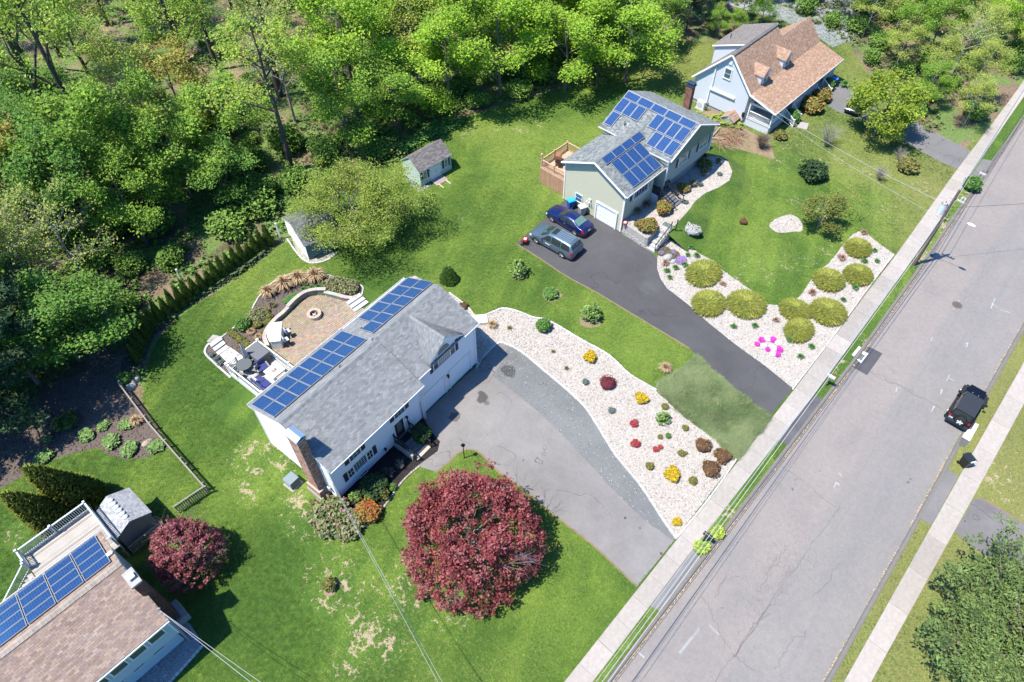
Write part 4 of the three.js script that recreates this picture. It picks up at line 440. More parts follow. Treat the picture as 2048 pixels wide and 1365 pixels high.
// ---------- pale blue house with the porch ----------
seed = 303;
{
  const H = thing('house', 'pale blue house with brown shingle roof, two dormers and front porch', 'house', [66.76, -34.49], 0);
  const sid = M([0.56, 0.59, 0.63], 0.7), G = [[0.42, 0.27, 0.185], [0.36, 0.225, 0.15], [0.48, 0.32, 0.225], [0.4, 0.25, 0.165]], GD = [[0.25, 0.22, 0.2], [0.21, 0.185, 0.17]], ob = { tab: 0.26, course: 0.16 };
  boxPart(H, 'foundation', CONCRETE, 0.36, -0.1, 0.0, 15.3, 0.55, 6.75);
  wall(H, 0.3, 0.5, -0.05, 'l', [[0, 0], [6.85, 0], [6.85, 3.2], [3.75, 6.45], [0, 2.55]], sid, 0.15); wall(H, 0.3, 0.5, 6.8, 'f', [[0, 0], [15.1, 0], [15.1, 3.2], [0, 3.2]], sid, 0.15); wall(H, 15.4, 0.5, 6.8, 'r', [[0, 0], [5.5, 0], [5.5, 2.4], [2.02, 5.3], [0, 3.2]], sid, 0.15); wall(H, 9.5, 0.5, -0.05, 'b', [[0, 0], [9.2, 0], [9.2, 2.5], [0, 2.5]], sid, 0.15);
  slope(H, [0, 3.75, 6.92], [9.2, 3.75, 6.92], [9.2, 7.15, 3.75], [0, 7.15, 3.75], G, ob); slope(H, [9.2, 3.75, 6.92], [15.65, 3.75, 6.92], [15.65, 6.05, 4.78], [9.2, 6.05, 4.78], G, ob); slope(H, [0, 2.85, 10.25], [15.65, 2.85, 10.25], [15.65, 3.78, 6.9], [0, 3.78, 6.9], G, { ...ob, name: 'porch_roof' });
  slope(H, [9.2, 3.0, -0.4], [0, 3.0, -0.4], [0, 7.15, 3.75], [9.2, 7.15, 3.75], GD, ob); slope(H, [15.65, 3.0, 1.2], [9.2, 3.0, 1.2], [9.2, 6.05, 4.78], [15.65, 6.05, 4.78], G, ob); slope(H, [9.6, 5.55, -0.35], [3.1, 5.55, -0.35], [3.1, 7.12, 3.72], [9.6, 7.12, 3.72], GD, { ...ob, name: 'dormer_roof' });
  wall(H, 3.25, 2.5, 0.0, 'l', [[0, 0.9], [0, 3.0], [3.5, 4.4], [3.0, 4.0]], sid, 0.15, 'dormer_wall'); wall(H, 9.5, 3.2, 0, 'b', [[0, 0], [6.25, 0], [6.25, 2.35], [0, 2.35]], sid, 0.15, 'dormer_wall'); wall(H, 9.5, 3.2, 3.6, 'r', [[0, 3.6], [3.6, 0], [3.6, 2.3]], sid, 0.15, 'dormer_wall');
  const bge = (p, q, r = 0.12) => put('barge_board', mb().tube(p, q, r, r, 4), WHITE, H); bge([0.05, 2.95, -0.35], [0.05, 7.05, 3.75]); bge([0.05, 7.05, 3.75], [0.05, 3.68, 6.9]); bge([0.05, 3.68, 6.9], [0.05, 2.78, 10.2]); bge([3.12, 5.45, -0.3], [3.12, 6.85, 3.3], 0.09); put('fascia', mb().box(7.83, 2.78, 10.27, 15.65, 0.16, 0.05), WHITE, H); ridgeCap(H, [0, 7.18, 3.75], [9.2, 7.18, 3.75], [0.2, 0.19, 0.185], 0.2);
  for (const cx of [2.95, 7.65]) { // front dormers
    wall(H, cx - 0.75, 3.9, 6.75, 'f', [[0, 0], [1.5, 0], [1.5, 1.1], [0.75, 1.75], [0, 1.1]], sid, 0.15, 'dormer_wall'); for (const s of [-1, 1]) { const m = mb(); const q = [[cx + s * 0.75, 3.9, 6.74], [cx + s * 0.75, 5.02, 6.74], [cx + s * 0.75, 5.02, 5.65]]; s > 0 ? m.tri(q[0], q[2], q[1]) : m.tri(q[0], q[1], q[2]); put('dormer_cheek', m, sid, H); }
    slope(H, [cx - 0.9, 4.92, 6.95], [cx - 0.9, 4.92, 5.65], [cx, 5.75, 4.95], [cx, 5.75, 6.95], G, { ...ob, name: 'dormer_roof', th: 0.08 }); slope(H, [cx + 0.9, 4.92, 5.65], [cx + 0.9, 4.92, 6.95], [cx, 5.75, 6.95], [cx, 5.75, 4.95], G, { ...ob, name: 'dormer_roof', th: 0.08 }); windowPart(H, cx, 4.52, 6.78, 'f', 0.7, 0.95, { glass: GLASS2 }); }
  windowPart(H, 0.27, 4.85, 3.65, 'l', 0.72, 1.05, { fw: 0.11, glass: M([0.07, 0.12, 0.14], 0.1) }); put('vent', mb().box(0.24, 6.15, 3.7, 0.06, 0.55, 0.42).box(0.2, 6.15, 3.7, 0.03, 0.42, 0.3), WHITE, H); put('pipe_cover', mb().span(0.15, 2.4, 2.1, 0.28, 5.1, 2.24).span(0.15, 0.7, 1.95, 0.28, 2.6, 2.08).span(0.1, 2.4, 2.1, 0.28, 2.6, 5.2), WHITE, H); put('electric_conduit', mb().path([[0.2, 3.7, 6.75], [0.2, 0.8, 6.75]], 0.03, 6).box(0.18, 1.2, 6.7, 0.15, 0.5, 0.3), DARKMETAL, H);
  // small gabled cellar hatch
  boxPart(H, 'cellar_hatch', CONCRETE, -0.9, 0, 4.85, 0.28, 0.75, 6.3); { const m = mb(); m.tri([-0.92, 0.75, 4.85], [-0.92, 0.75, 6.3], [-0.92, 1.2, 5.57]); put('hatch_gable', m, WHITE, H); } slope(H, [-1.05, 0.68, 6.45], [0.3, 0.68, 6.45], [0.3, 1.24, 5.57], [-1.05, 1.24, 5.57], G, { name: 'hatch_roof', th: 0.06 }); slope(H, [0.3, 0.68, 4.7], [-1.05, 0.68, 4.7], [-1.05, 1.24, 5.57], [0.3, 1.24, 5.57], G, { name: 'hatch_roof', th: 0.06 });
  // porch floor, posts, railings, two stairs
  boxPart(H, 'porch_floor', M([0.4, 0.42, 0.44], 0.8), 0.4, 0.75, 6.85, 15.2, 0.9, 9.95); boxPart(H, 'porch_skirt', M([0.5, 0.53, 0.58], 0.8), 0.45, 0, 9.8, 15.1, 0.75, 9.88); boxPart(H, 'porch_skirt', M([0.6, 0.62, 0.65], 0.8), 0.42, 0, 6.85, 0.5, 0.75, 9.85);
  for (const x of [0.55, 3.3, 5.4, 8, 10.2, 12.6, 15]) boxPart(H, 'porch_post', WHITE, x - 0.07, 0.9, 9.75, x + 0.07, 2.78, 9.89); boxPart(H, 'porch_beam', WHITE, 0.4, 2.5, 9.72, 15.2, 2.72, 9.92); boxPart(H, 'porch_beam', WHITE, 0.42, 2.55, 7.0, 0.58, 2.75, 9.75); boxPart(H, 'porch_post', WHITE, 0.42, 0.9, 7.0, 0.56, 2.6, 7.14);
  railing(H, [[0.55, 7.1], [0.55, 9.7]], 0.9, 0.85, WHITE, { gap: 0.14, skip: [0, 1] }); railing(H, [[0.62, 9.82], [3.25, 9.82]], 0.9, 0.85, WHITE, { gap: 0.14, skip: [0, 1] }); railing(H, [[5.4, 9.82], [8, 9.82], [10.2, 9.82]], 0.9, 0.85, WHITE, { gap: 0.14, skip: [0, 1, 2] }); railing(H, [[12.6, 9.82], [15, 9.82]], 0.9, 0.85, WHITE, { gap: 0.14, skip: [0, 1] });
  for (const [a, b] of [[3.6, 5.1], [10.5, 12.3]]) { const st = new THREE.Group(); st.name = 'porch_steps'; H.add(st); for (let i = 0; i < 4; i++) boxPart(st, 'tread', M([0.42, 0.44, 0.46], 0.8), a, 0.66 - i * 0.2, 9.95 + i * 0.32, b, 0.72 - i * 0.2, 10.28 + i * 0.32); for (const x of [a, b]) railing(H, [[x, 9.95], [x, 11.2]], 0.85, 0.85, WHITE, { y2: 0.02, gap: 0.14, post: 0.09 }); }
  for (const [x, w] of [[2.2, 0.9], [7, 0.9], [13.4, 0.9]]) windowPart(H, x, 2.1, 6.83, 'f', w, 1.2, { glass: GLASS }); put('front_door', mb().box(4.4, 1.9, 6.83, 0.95, 2, 0.06), M([0.1, 0.08, 0.07], 0.5), H);
  put('roof_vent', mb().tube([5.2, 5.9, 0.6], [5.2, 6.4, 0.6], 0.05, 0.05, 8), DARKMETAL, H);
  const S = thing('heat_pump', 'white outdoor heat pump box beside the blue gable wall', 'heat pump', [66.76 - 0.45, -34.49 + 1.75], 0); put('pad', mb().box(0, 0.06, 0, 0.6, 0.12, 1.2), CONCRETE, S); put('case', mb().box(0, 0.62, 0, 0.36, 0.95, 0.95), M([0.74, 0.74, 0.72], 0.5), S); put('fan_grille', mb().tube([-0.18, 0.62, -0.1], [-0.2, 0.62, -0.1], 0.34, 0.33, 20), M([0.55, 0.55, 0.54], 0.5), S); put('pipes', mb().path([[0.05, 0.5, 0.5], [0.05, 0.55, 0.75], [0.3, 1.0, 0.75]], 0.05, 6), DARKMETAL, S);
  const sl = thing('stone_slab', 'pale flat stone slab below the near porch steps', 'slab', [66.76 + 4.6, -34.49 + 12.0], 0.2); put('stone', mb().prism([[-0.7, -0.5], [0.6, -0.55], [0.75, 0.4], [-0.5, 0.55]], 0, 0.09), CONCRETE, sl);
}

// ---------- tan roofed house at the lower left ----------
seed = 404;
{
  const H = thing('house', 'grey blue house with tan shingle roof at the lower left', 'house', [-4.48, -22.78], 1 * D2);
  const sid = M([0.42, 0.5, 0.53], 0.7), G = [[0.34, 0.245, 0.195], [0.3, 0.215, 0.175], [0.375, 0.275, 0.21], [0.32, 0.24, 0.205], [0.27, 0.2, 0.17], [0.38, 0.29, 0.24]], X0 = -11;
  boxPart(H, 'foundation', CONCRETE, X0, -0.1, -7.4, -0.05, 0.2, -0.75); wall(H, X0, 0.15, -0.7, 'f', [[0, 0], [10.95, 0], [10.95, 1.9], [0, 1.9]], sid); wall(H, X0, 1.95, -0.35, 'f', [[0, 0], [11.1, 0], [11.1, 2.5], [0, 2.5]], sid); boxPart(H, 'soffit', sid, X0, 1.9, -0.7, 0.1, 1.96, -0.34); wall(H, 0.1, 0.15, -0.35, 'r', [[0, 0], [7.1, 0], [7.1, 4.3], [3.55, 5.9], [0, 4.3]], sid); wall(H, 0.1, 0.15, -7.45, 'b', [[0, 0], [11.1, 0], [11.1, 4.3], [0, 4.3]], sid); boxPart(H, 'corner_board', WHITE, 0.06, 1.95, -0.38, 0.14, 4.4, -0.3);
  slope(H, [X0, 4.5, 0], [0.32, 4.5, 0], [0.32, 6.25, -3.93], [X0, 6.25, -3.93], G, { tab: 0.3, course: 0.14, keep: 300, keepAt: p => p[1][0] > -5.6 + 0.9 * (p[1][2] + 4) * 0.35 && p[1][2] > -3.4 }); slope(H, [0.32, 4.5, -7.86], [X0, 4.5, -7.86], [X0, 6.25, -3.93], [0.32, 6.25, -3.93], G, { tab: 0.3, course: 0.14 }); ridgeCap(H, [X0, 6.29, -3.93], [0.32, 6.29, -3.93], [0.38, 0.32, 0.27], 0.2); gutter(H, X0, 0.3, 4.46, 0); gutter(H, X0, 0.3, 4.46, -7.86, WHITE, -1);
  const v = [0, 1.75, 3.93]; solarArray(H, [-0.02, 4.5, -7.86], [-1, 0, 0], v, [0, 1, 2, 3, 4, 5].flatMap(i => [0, 1, 2, 3].map(j => [i * 1.58 + (i ? 0.02 * i : 0), 0.18 + j * 0.9, 1.56, 0.89])));
  put('roof_rail', mb().path([[-6, 4.75, -7.6], [-0.02, 4.75, -7.6]], 0.02, 4), ALU, H); put('junction_box', mb().box(0.12, 5.9, -5.1, 0.3, 0.16, 0.22), WHITE, H);
  for (const x of [-0.75, -1.9, -3.05, -4.2, -5.4]) windowPart(H, x, 3.45, -0.33, 'f', 0.85, 0.75, { rows: 1, cols: 1, glass: M([0.05, 0.075, 0.075], 0.08) }); for (const x of [-1.3, -2.6, -3.9]) windowPart(H, x, 1.4, -0.68, 'f', 0.7, 0.28, { rows: 1, fw: 0.04 });
  brickStack(H, 'chimney', 0.12, 0.6, -2.75, -1.75, 0.6, 6.7, [[0.16, 0.075, 0.05], [0.2, 0.1, 0.07], [0.13, 0.06, 0.045]], ['r', 'f', 'b'], 260); boxPart(H, 'chimney_base', CONCRETE, 0.1, 0, -2.95, 0.95, 0.75, -1.55); boxPart(H, 'chimney_crown', CONCRETE, 0.05, 6.7, -2.82, 0.67, 6.85, -1.68); put('chimney_cap', mb().box(0.36, 7.05, -2.25, 0.4, 0.05, 0.4).box(0.36, 6.93, -2.25, 0.3, 0.2, 0.3).box(0.36, 7.1, -2.25, 0.28, 0.04, 0.28), M([0.7, 0.72, 0.74], 0.35, { metalness: 0.4 }), H);
  put('service_mast', mb().path([[0.25, 4.2, -0.7], [0.25, 5.0, -0.7], [0.4, 5.1, -0.6]], 0.04, 6), ALU, H);
  // rear deck with white balusters and a stair
  const D = thing('deck', 'weathered grey timber deck with white railing behind the tan roof', 'deck', [-4.48, -22.78], 1 * D2), gr = [[0.42, 0.38, 0.34], [0.36, 0.32, 0.29], [0.47, 0.43, 0.39], [0.32, 0.28, 0.25]].map(c => M(c, 0.9, { map: grain })), rail = M([0.5, 0.56, 0.58], 0.7), y = 2.5;
  let i = 0; for (let z = -11.4; z < -7.5; z += 0.15) boxPart(D, 'deck_board', gr[Math.floor(rnd() * 4)], -4.0, y - 0.03, z, 0.45, y + rr(0, 0.005), z + 0.14); boxPart(D, 'rim_joist', rail, -4.05, y - 0.25, -11.45, 0.5, y + 0.01, -11.4); boxPart(D, 'rim_joist', rail, 0.46, y - 0.25, -11.4, 0.5, y + 0.01, -7.5); for (const [x, z] of [[-3.9, -11.3], [-1.8, -11.3], [0.35, -11.3], [0.35, -9]]) boxPart(D, 'leg', gr[3], x - 0.06, 0, z - 0.06, x + 0.06, y - 0.05, z + 0.06);
  railing(D, [[0.45, -7.7], [0.45, -11.35], [-1.8, -11.35], [-3.95, -11.35], [-3.95, -10.4]], y, 0.95, rail, { gap: 0.13, bal: 0.04 }); for (let k = 0; k < 9; k++) boxPart(D, 'tread', gr[k % 4], -4.4 - k * 0.28, y - 0.2 - k * 0.24, -10.2, -4.1 - k * 0.28, y - 0.16 - k * 0.24, -9.0); railing(D, [[-4.05, -10.3], [-6.6, -10.3]], y - 0.05, 0.9, rail, { y2: 0.3, gap: 0.14 }); railing(D, [[-4.05, -8.95], [-6.6, -8.95]], y - 0.05, 0.9, rail, { y2: 0.3, gap: 0.14 });
}

// ---------- sheds ----------
seed = 505;
{
  const S = thing('garden_shed', 'sage green garden shed with double doors and plank ramp', 'shed', [35.07, -45.59], -2.0 * D2), sid = M([0.42, 0.52, 0.46], 0.75), GR = [[0.2, 0.18, 0.175], [0.25, 0.225, 0.21], [0.16, 0.145, 0.145]], trim = M([0.4, 0.52, 0.5], 0.7), dk = M([0.025, 0.04, 0.04], 0.7);
  boxPart(S, 'floor', CONCRETE, 0.02, 0, -2.75, 4.05, 0.1, -0.02); const lap = wall(S, 0, 0.08, 0, 'f', [[0, 0], [4.07, 0], [4.07, 1.78], [0, 1.78]], sid, 0.2); void lap; wall(S, 0, 0.08, -2.77, 'l', [[0, 0], [2.77, 0], [2.77, 1.78], [1.3, 2.8], [0, 1.78]], sid, 0.2); wall(S, 4.07, 0.08, 0, 'r', [[0, 0], [2.77, 0], [2.77, 1.78], [1.47, 2.8], [0, 1.78]], sid, 0.2); wall(S, 4.07, 0.08, -2.77, 'b', [[0, 0], [4.07, 0], [4.07, 1.78], [0, 1.78]], sid, 0.2);
  slope(S, [-0.12, 1.85, 0.14], [4.19, 1.85, 0.14], [4.19, 2.98, -1.42], [-0.12, 2.98, -1.42], GR, { th: 0.07, edge: trim }); slope(S, [4.19, 1.85, -2.92], [-0.12, 1.85, -2.92], [-0.12, 2.98, -1.42], [4.19, 2.98, -1.42], GR, { th: 0.07, edge: trim });
  for (const s of [0, 1]) { const d = new THREE.Group(); d.name = 'door'; at(d, 1.58 + s * 0.78, 0.12, 0.03); S.add(d); put('leaf', mb().box(0, 0.82, 0, 0.76, 1.62, 0.04), M([0.62, 0.68, 0.72], 0.6), d); put('hinge', mb().box((s ? 0.33 : -0.33), 1.3, 0.03, 0.1, 0.05, 0.02).box((s ? 0.33 : -0.33), 0.3, 0.03, 0.1, 0.05, 0.02), DARKMETAL, d); if (s) put('handle', mb().box(-0.33, 0.8, 0.035, 0.05, 0.1, 0.03), DARKMETAL, d); }
  for (const x of [0.62, 3.42]) windowPart(S, x, 1.18, 0.02, 'f', 0.36, 0.8, { shutters: 0.22, shMat: dk, grid: [2, 4] });
  put('corner_board', mb().box(0.0, 0.95, 0.02, 0.08, 1.75, 0.05).box(4.07, 0.95, 0.02, 0.08, 1.75, 0.05), trim, S);
  const R = new THREE.Group(); R.name = 'ramp'; S.add(R); for (let k = 0; k < 7; k++) { const b = put('plank', mb().box(0, 0, 0, 1.5, 0.035, 0.135), M([0.42, 0.37, 0.33].map(v => v * rr(0.8, 1.1)), 0.9, { map: grain }), R); b.position.set(1.97, 0.13 - k * 0.012, 0.12 + k * 0.142); } for (const x of [1.5, 2.45]) { const b = put('rail_plank', mb().box(0, 0, 0, 0.14, 0.05, 0.75), M([0.58, 0.47, 0.36], 0.9, { map: grain }), R); b.position.set(x, 0.06, 1.35); b.rotation.x = 0.1; }
  const pad = thing('stone_apron', 'loose grey stones round the green garden shed corner', 'stones', [35.07, -45.59], -2 * D2); const m = mb(); for (let k = 0; k < 90; k++) { const g = new THREE.IcosahedronGeometry(rr(0.05, 0.13), 0); const a = rnd() < 0.6 ? [rr(-0.6, -0.1), rr(-2.6, 0.6)] : [rr(-0.4, 1.0), rr(0.1, 0.55)]; m.add(g, new THREE.Matrix4().makeScale(1, 0.5, 1).setPosition(a[0], 0.04, a[1]), mixc([0.2, 0.2, 0.19], [0.42, 0.41, 0.4], rnd())); } put('stones', m, BLOCKV, pad, 'stuff');
}
{
  const S = thing('storage_shed', 'grey resin shed with domed ridge vents by the red tree', 'shed', [-4.03, -31.42], 3.2 * D2), w = M([0.24, 0.245, 0.255], 0.7), wl = M([0.3, 0.35, 0.4], 0.7), GR = [[0.4, 0.41, 0.43], [0.33, 0.34, 0.37], [0.45, 0.46, 0.48]];
  boxPart(S, 'floor', w, 0.02, 0, -2.2, 2.22, 0.08, 0.02); wall(S, 0, 0.05, 0.05, 'f', [[0, 0], [2.25, 0], [2.25, 2.1], [1.12, 2.75], [0, 2.1]], w, 0.6); wall(S, 2.25, 0.05, 0.05, 'r', [[0, 0], [2.25, 0], [2.25, 2.1], [0, 2.1]], wl, 0.6); wall(S, 0, 0.05, -2.2, 'l', [[0, 0], [2.25, 0], [2.25, 2.1], [0, 2.1]], wl, 0.6); wall(S, 2.25, 0.05, -2.2, 'b', [[0, 0], [2.25, 0], [2.25, 2.1], [1.12, 2.75], [0, 2.1]], w, 0.6);
  slope(S, [2.42, 2.12, 0.3], [2.42, 2.12, -2.48], [1.12, 2.85, -2.48], [1.12, 2.85, 0.3], GR, { th: 0.06, tab: 0.2, course: 0.14, edge: wl }); slope(S, [-0.18, 2.12, -2.48], [-0.18, 2.12, 0.3], [1.12, 2.85, 0.3], [1.12, 2.85, -2.48], GR, { th: 0.06, tab: 0.2, course: 0.14, edge: wl });
  for (let k = 0; k < 6; k++) { const g = put('ridge_vent', new THREE.SphereGeometry(0.18, 12, 6, 0, 6.3, 0, 1.57), M([0.45, 0.46, 0.48], 0.5), S); g.scale.set(1.1, 0.45, 1); g.position.set(1.12, 2.85, -2.0 + k * 0.36); } put('name_plate', mb().box(1.12, 2.45, 0.08, 0.42, 0.12, 0.03), M([0.55, 0.55, 0.58], 0.6), S);
  const w2 = thing('white_shed', 'white shed with dark roof half hidden under the spreading tree', 'shed', [20.88,-45.23], -11 * D2), wm = M([0.76, 0.77, 0.78], 0.6), GK = [[0.13, 0.14, 0.15], [0.17, 0.18, 0.19]]; wall(w2, 0, 0, -4.6, 'l', [[0, 0], [4.6, 0], [4.6, 1.9], [2.3, 2.9], [0, 1.9]], wm, 0.2); wall(w2, 0, 0, 0, 'f', [[0, 0], [3.4, 0], [3.4, 1.9], [0, 1.9]], M([0.1, 0.17, 0.17], 0.7), 0.2); wall(w2, 3.4, 0, 0, 'r', [[0, 0], [4.6, 0], [4.6, 1.9], [2.3, 2.9], [0, 1.9]], wm, 0.2); slope(w2, [-0.15, 1.85, 0.15], [3.55, 1.85, 0.15], [3.55, 2.95, -2.3], [-0.15, 2.95, -2.3], GK, { th: 0.07 }); slope(w2, [3.55, 1.85, -4.75], [-0.15, 1.85, -4.75], [-0.15, 2.95, -2.3], [3.55, 2.95, -2.3], GK, { th: 0.07 });
}

// ---------- gravel and mulch beds ----------
const stoneGeo = new THREE.IcosahedronGeometry(1, 0);
function stones(name, polys, perM2, y, size, cols, mat, parent = scene, avoid) {
  const P = []; for (const pts of polys) { const [x0, z0, x1, z1] = bounds(pts), n = Math.round((x1 - x0) * (z1 - z0) * perM2); for (let i = 0; i < n; i++) { const x = rr(x0, x1), z = rr(z0, z1); if (inside(pts, x, z) && !(avoid && avoid(x, z))) P.push([x, z]); } }
  const im = new THREE.InstancedMesh(stoneGeo, mat, P.length), o = new THREE.Object3D(), c = new THREE.Color(); P.forEach(([x, z], i) => { const s = size * rr(0.55, 1.3); o.position.set(x, y + s * 0.15, z); o.rotation.set(rnd() * 6, rnd() * 6, rnd() * 6); o.scale.set(s, s * rr(0.4, 0.7), s * rr(0.7, 1.3)); o.updateMatrix(); im.setMatrixAt(i, o.matrix); const k = cols[Math.floor(rnd() * cols.length)], v = rr(0.85, 1.12); im.setColorAt(i, c.setRGB(k[0] * v, k[1] * v, k[2] * v)); });
  im.name = parent === scene ? numbered(name) : name; im.userData.kind = 'stuff'; im.castShadow = im.receiveShadow = true; parent.add(im); return im; }
const STV = M([1, 1, 1], 0.9), WSTONE = [[0.47, 0.43, 0.385], [0.53, 0.495, 0.46], [0.42, 0.375, 0.33], [0.43, 0.34, 0.27], [0.53, 0.515, 0.5], [0.26, 0.245, 0.23]], CHIP = [[0.1, 0.075, 0.06], [0.155, 0.12, 0.1], [0.2, 0.16, 0.14], [0.07, 0.052, 0.043]];
const bedTex = (a, b, sd) => dtex(512, 512, (i, j) => { const t = fbm(i / 8 + sd, j / 8, 3, 64), k = 0.75 + 0.5 * rnd(); return mixc(a, b, t).map(v => v * k); }, 4);
const gravelMat = M([1, 1, 1], 0.95, { map: bedTex([0.32, 0.285, 0.25], [0.52, 0.48, 0.44], 1), bumpMap: roughBump, bumpScale: 0.04 }), mulchMat = M([1, 1, 1], 1, { map: bedTex([0.085, 0.064, 0.054], [0.18, 0.14, 0.122], 4), bumpMap: roughBump, bumpScale: 0.05 }), blackMulch = M([1, 1, 1], 1, { map: bedTex([0.015, 0.012, 0.012], [0.035, 0.03, 0.03], 9), bumpMap: roughBump, bumpScale: 0.05 });
seed = 600;
const BED1 = [[25.36,-28.04], [26.11,-28.52], [27.06,-28.64], [27.88,-28.40], [28.71,-28.07], [29.35,-26.93], [29.75,-25.49], [30.29,-24.58], [30.48,-23.58], [30.67,-20.89], [30.95,-18.20], [30.57,-15.79], [30.75,-13.39], [30.60,-12.63], [30.20,-10.31], [30.07,-7.42], [29.57,-5.82], [29.54,-5.37], [21.71,-5.13], [22.16,-6.47], [23.20,-9.14], [23.96,-12.09], [24.95,-14.50], [25.69,-16.45], [25.95,-18.25], [26.14,-20.76], [26.29,-23.74], [26.11,-24.99], [25.92,-25.50], [25.56,-25.75], [25.01,-25.71], [23.88,-25.60], [22.42,-25.03]];
sheet('gravel_bed', BED1, 0.034, gravelMat); stones('white_pebbles', [BED1], 95, 0.036, 0.055, WSTONE, STV);
stones('loose_gravel', [GRS], 26, 0.026, 0.035, [[0.3, 0.3, 0.29], [0.45, 0.43, 0.4], [0.12, 0.12, 0.12], [0.2, 0.21, 0.21]], STV);
const BED2 = [[38.34,-5.55], [38.81,-8.28], [39.11,-11.37], [39.57,-14.19], [40.12,-16.48], [40.38,-18.29], [40.48,-19.10], [41.11,-20.29], [42.00,-21.27], [43.14,-22.05], [44.41,-22.56], [45.73,-22.83], [46.07,-22.09], [46.27,-21.26], [46.27,-20.17], [46.23,-19.27], [46.19,-19.44], [46.28,-18.01], [45.79,-16.59], [45.53,-14.81], [45.37,-13.14], [44.88,-11.65], [45.55,-10.69], [46.83,-10.07], [48.14,-10.03], [49.95,-10.25], [51.47,-10.38], [53.24,-10.11], [54.73,-10.18], [56.52,-10.30], [58.47,-10.31], [59.26,-10.08], [59.42,-9.20], [58.84,-7.73], [58.54,-6.21], [53.14,-6.10], [45.29,-5.71]];
sheet('gravel_bed', BED2, 0.026, gravelMat); stones('white_pebbles', [BED2], 80, 0.028, 0.055, WSTONE, STV);
const RING = curve([[54.43,-16.83], [55.60,-16.75], [57.05,-15.88], [56.71,-14.77], [55.47,-14.10], [54.98,-14.56], [53.75,-15.70], [54.00,-16.68]], 4, true); sheet('gravel_bed', RING, 0.026, gravelMat); stones('white_pebbles', [RING], 80, 0.028, 0.055, WSTONE, STV);
const SIDE3 = [[-4.56,-24.10], [-4.03,-24.74], [-3.84,-24.11], [-3.89,-22.90], [-4.16,-22.37], [-6.47,-21.99], [-9.77,-22.59], [-9.60,-23.89]]; sheet('gravel_bed', SIDE3, 0.026, M([1, 1, 1], 0.95, { map: bedTex([0.3, 0.29, 0.29], [0.46, 0.45, 0.45], 3), bumpMap: roughBump, bumpScale: 0.04 })); stones('grey_pebbles', [SIDE3], 90, 0.028, 0.05, [[0.4, 0.4, 0.41], [0.3, 0.3, 0.31], [0.5, 0.49, 0.48]], STV);
const SIDEH1 = [[25.43,-36.97], [26.19,-36.62], [26.78,-32.63], [26.75,-30.43], [26.45,-28.86], [25.36,-28.04], [24.29,-26.97], [24.15,-31.13]]; sheet('gravel_bed', SIDEH1, 0.026, gravelMat); stones('white_pebbles', [SIDEH1], 60, 0.028, 0.055, WSTONE, STV);
const MB1 = [[16.48,-24.88], [15.97,-22.99], [15.93,-22.34], [15.24,-21.85], [13.44,-22.02], [12.42,-21.95], [11.35,-21.80], [9.88,-21.39], [8.98,-21.26], [8.12,-21.17], [7.58,-21.22], [7.17,-21.78], [7.31,-23.16], [6.98,-24.23], [8.73,-26.55]]; sheet('mulch_bed', MB1, 0.028, blackMulch); stones('bark_chips', [MB1], 60, 0.028, 0.045, [[0.02, 0.016, 0.016], [0.035, 0.03, 0.03], [0.05, 0.045, 0.042]], STV);
const MB2 = [[-10.09,-42.58], [-5.45,-41.95], [-4.30,-41.81], [-3.06,-41.16], [-1.90,-40.54], [-1.49,-39.05], [-0.92,-38.03], [-0.01,-37.23], [1.04,-36.67], [1.75,-36.65], [2.03,-39.80], [2.34,-43.33], [1.97,-47.32], [-0.94,-48.60], [-6.98,-50.86]]; sheet('mulch_bed', MB2, 0.016, mulchMat); stones('bark_chips', [MB2], 26, 0.016, 0.06, CHIP, STV);
const MB3 = curve([[8.45,-42.60], [8.98,-43.09], [10.26,-42.97], [11.96,-43.23], [13.28,-43.45], [14.10,-44.08], [15.12,-44.70], [16.35,-45.15], [17.59,-45.26], [18.87,-44.80], [20.13,-43.55], [21.09,-41.89], [21.92,-40.10], [22.03,-38.91], [21.29,-38.48], [20.50,-38.46], [20.04,-39.12], [19.44,-40.45], [18.90,-41.46], [17.87,-41.94], [16.08,-41.63], [14.22,-41.30], [12.88,-40.50], [12.09,-39.62], [12.05,-40.13], [10.68,-40.37], [8.50,-39.01], [8.39,-41.01]], 3, true); sheet('mulch_bed', MB3, 0.02, mulchMat); stones('bark_chips', [MB3], 40, 0.02, 0.05, CHIP, STV);
const MB4 = curve([[20.88,-49.47], [18.77,-48.64], [15.97,-48.34], [13.09,-48.27], [10.74,-48.35], [7.88,-47.94], [6.02,-46.87], [4.55,-45.28], [3.30,-44.08], [2.43,-43.54], [2.70,-45.73], [3.74,-47.18], [5.98,-49.11], [8.27,-49.81], [10.98,-49.90], [14.02,-49.78], [16.98,-49.87], [19.85,-50.22]], 3, true); sheet('mulch_bed', MB4, 0.02, M([1, 1, 1], 1, { map: bedTex([0.04, 0.035, 0.032], [0.12, 0.11, 0.1], 14), bumpMap: roughBump, bumpScale: 0.05 })); stones('bark_chips', [MB4], 30, 0.02, 0.07, [[0.1, 0.1, 0.1], [0.05, 0.045, 0.04], [0.2, 0.2, 0.19]], STV);
sheet('gravel_bed', curve([[21.52,-48.74], [20.85,-47.25], [20.55,-45.83], [20.77,-44.83], [21.81,-44.10], [23.08,-44.10], [22.39,-45.62], [21.14,-45.48], [21.51,-47.54]], 3, true), 0.03, gravelMat);
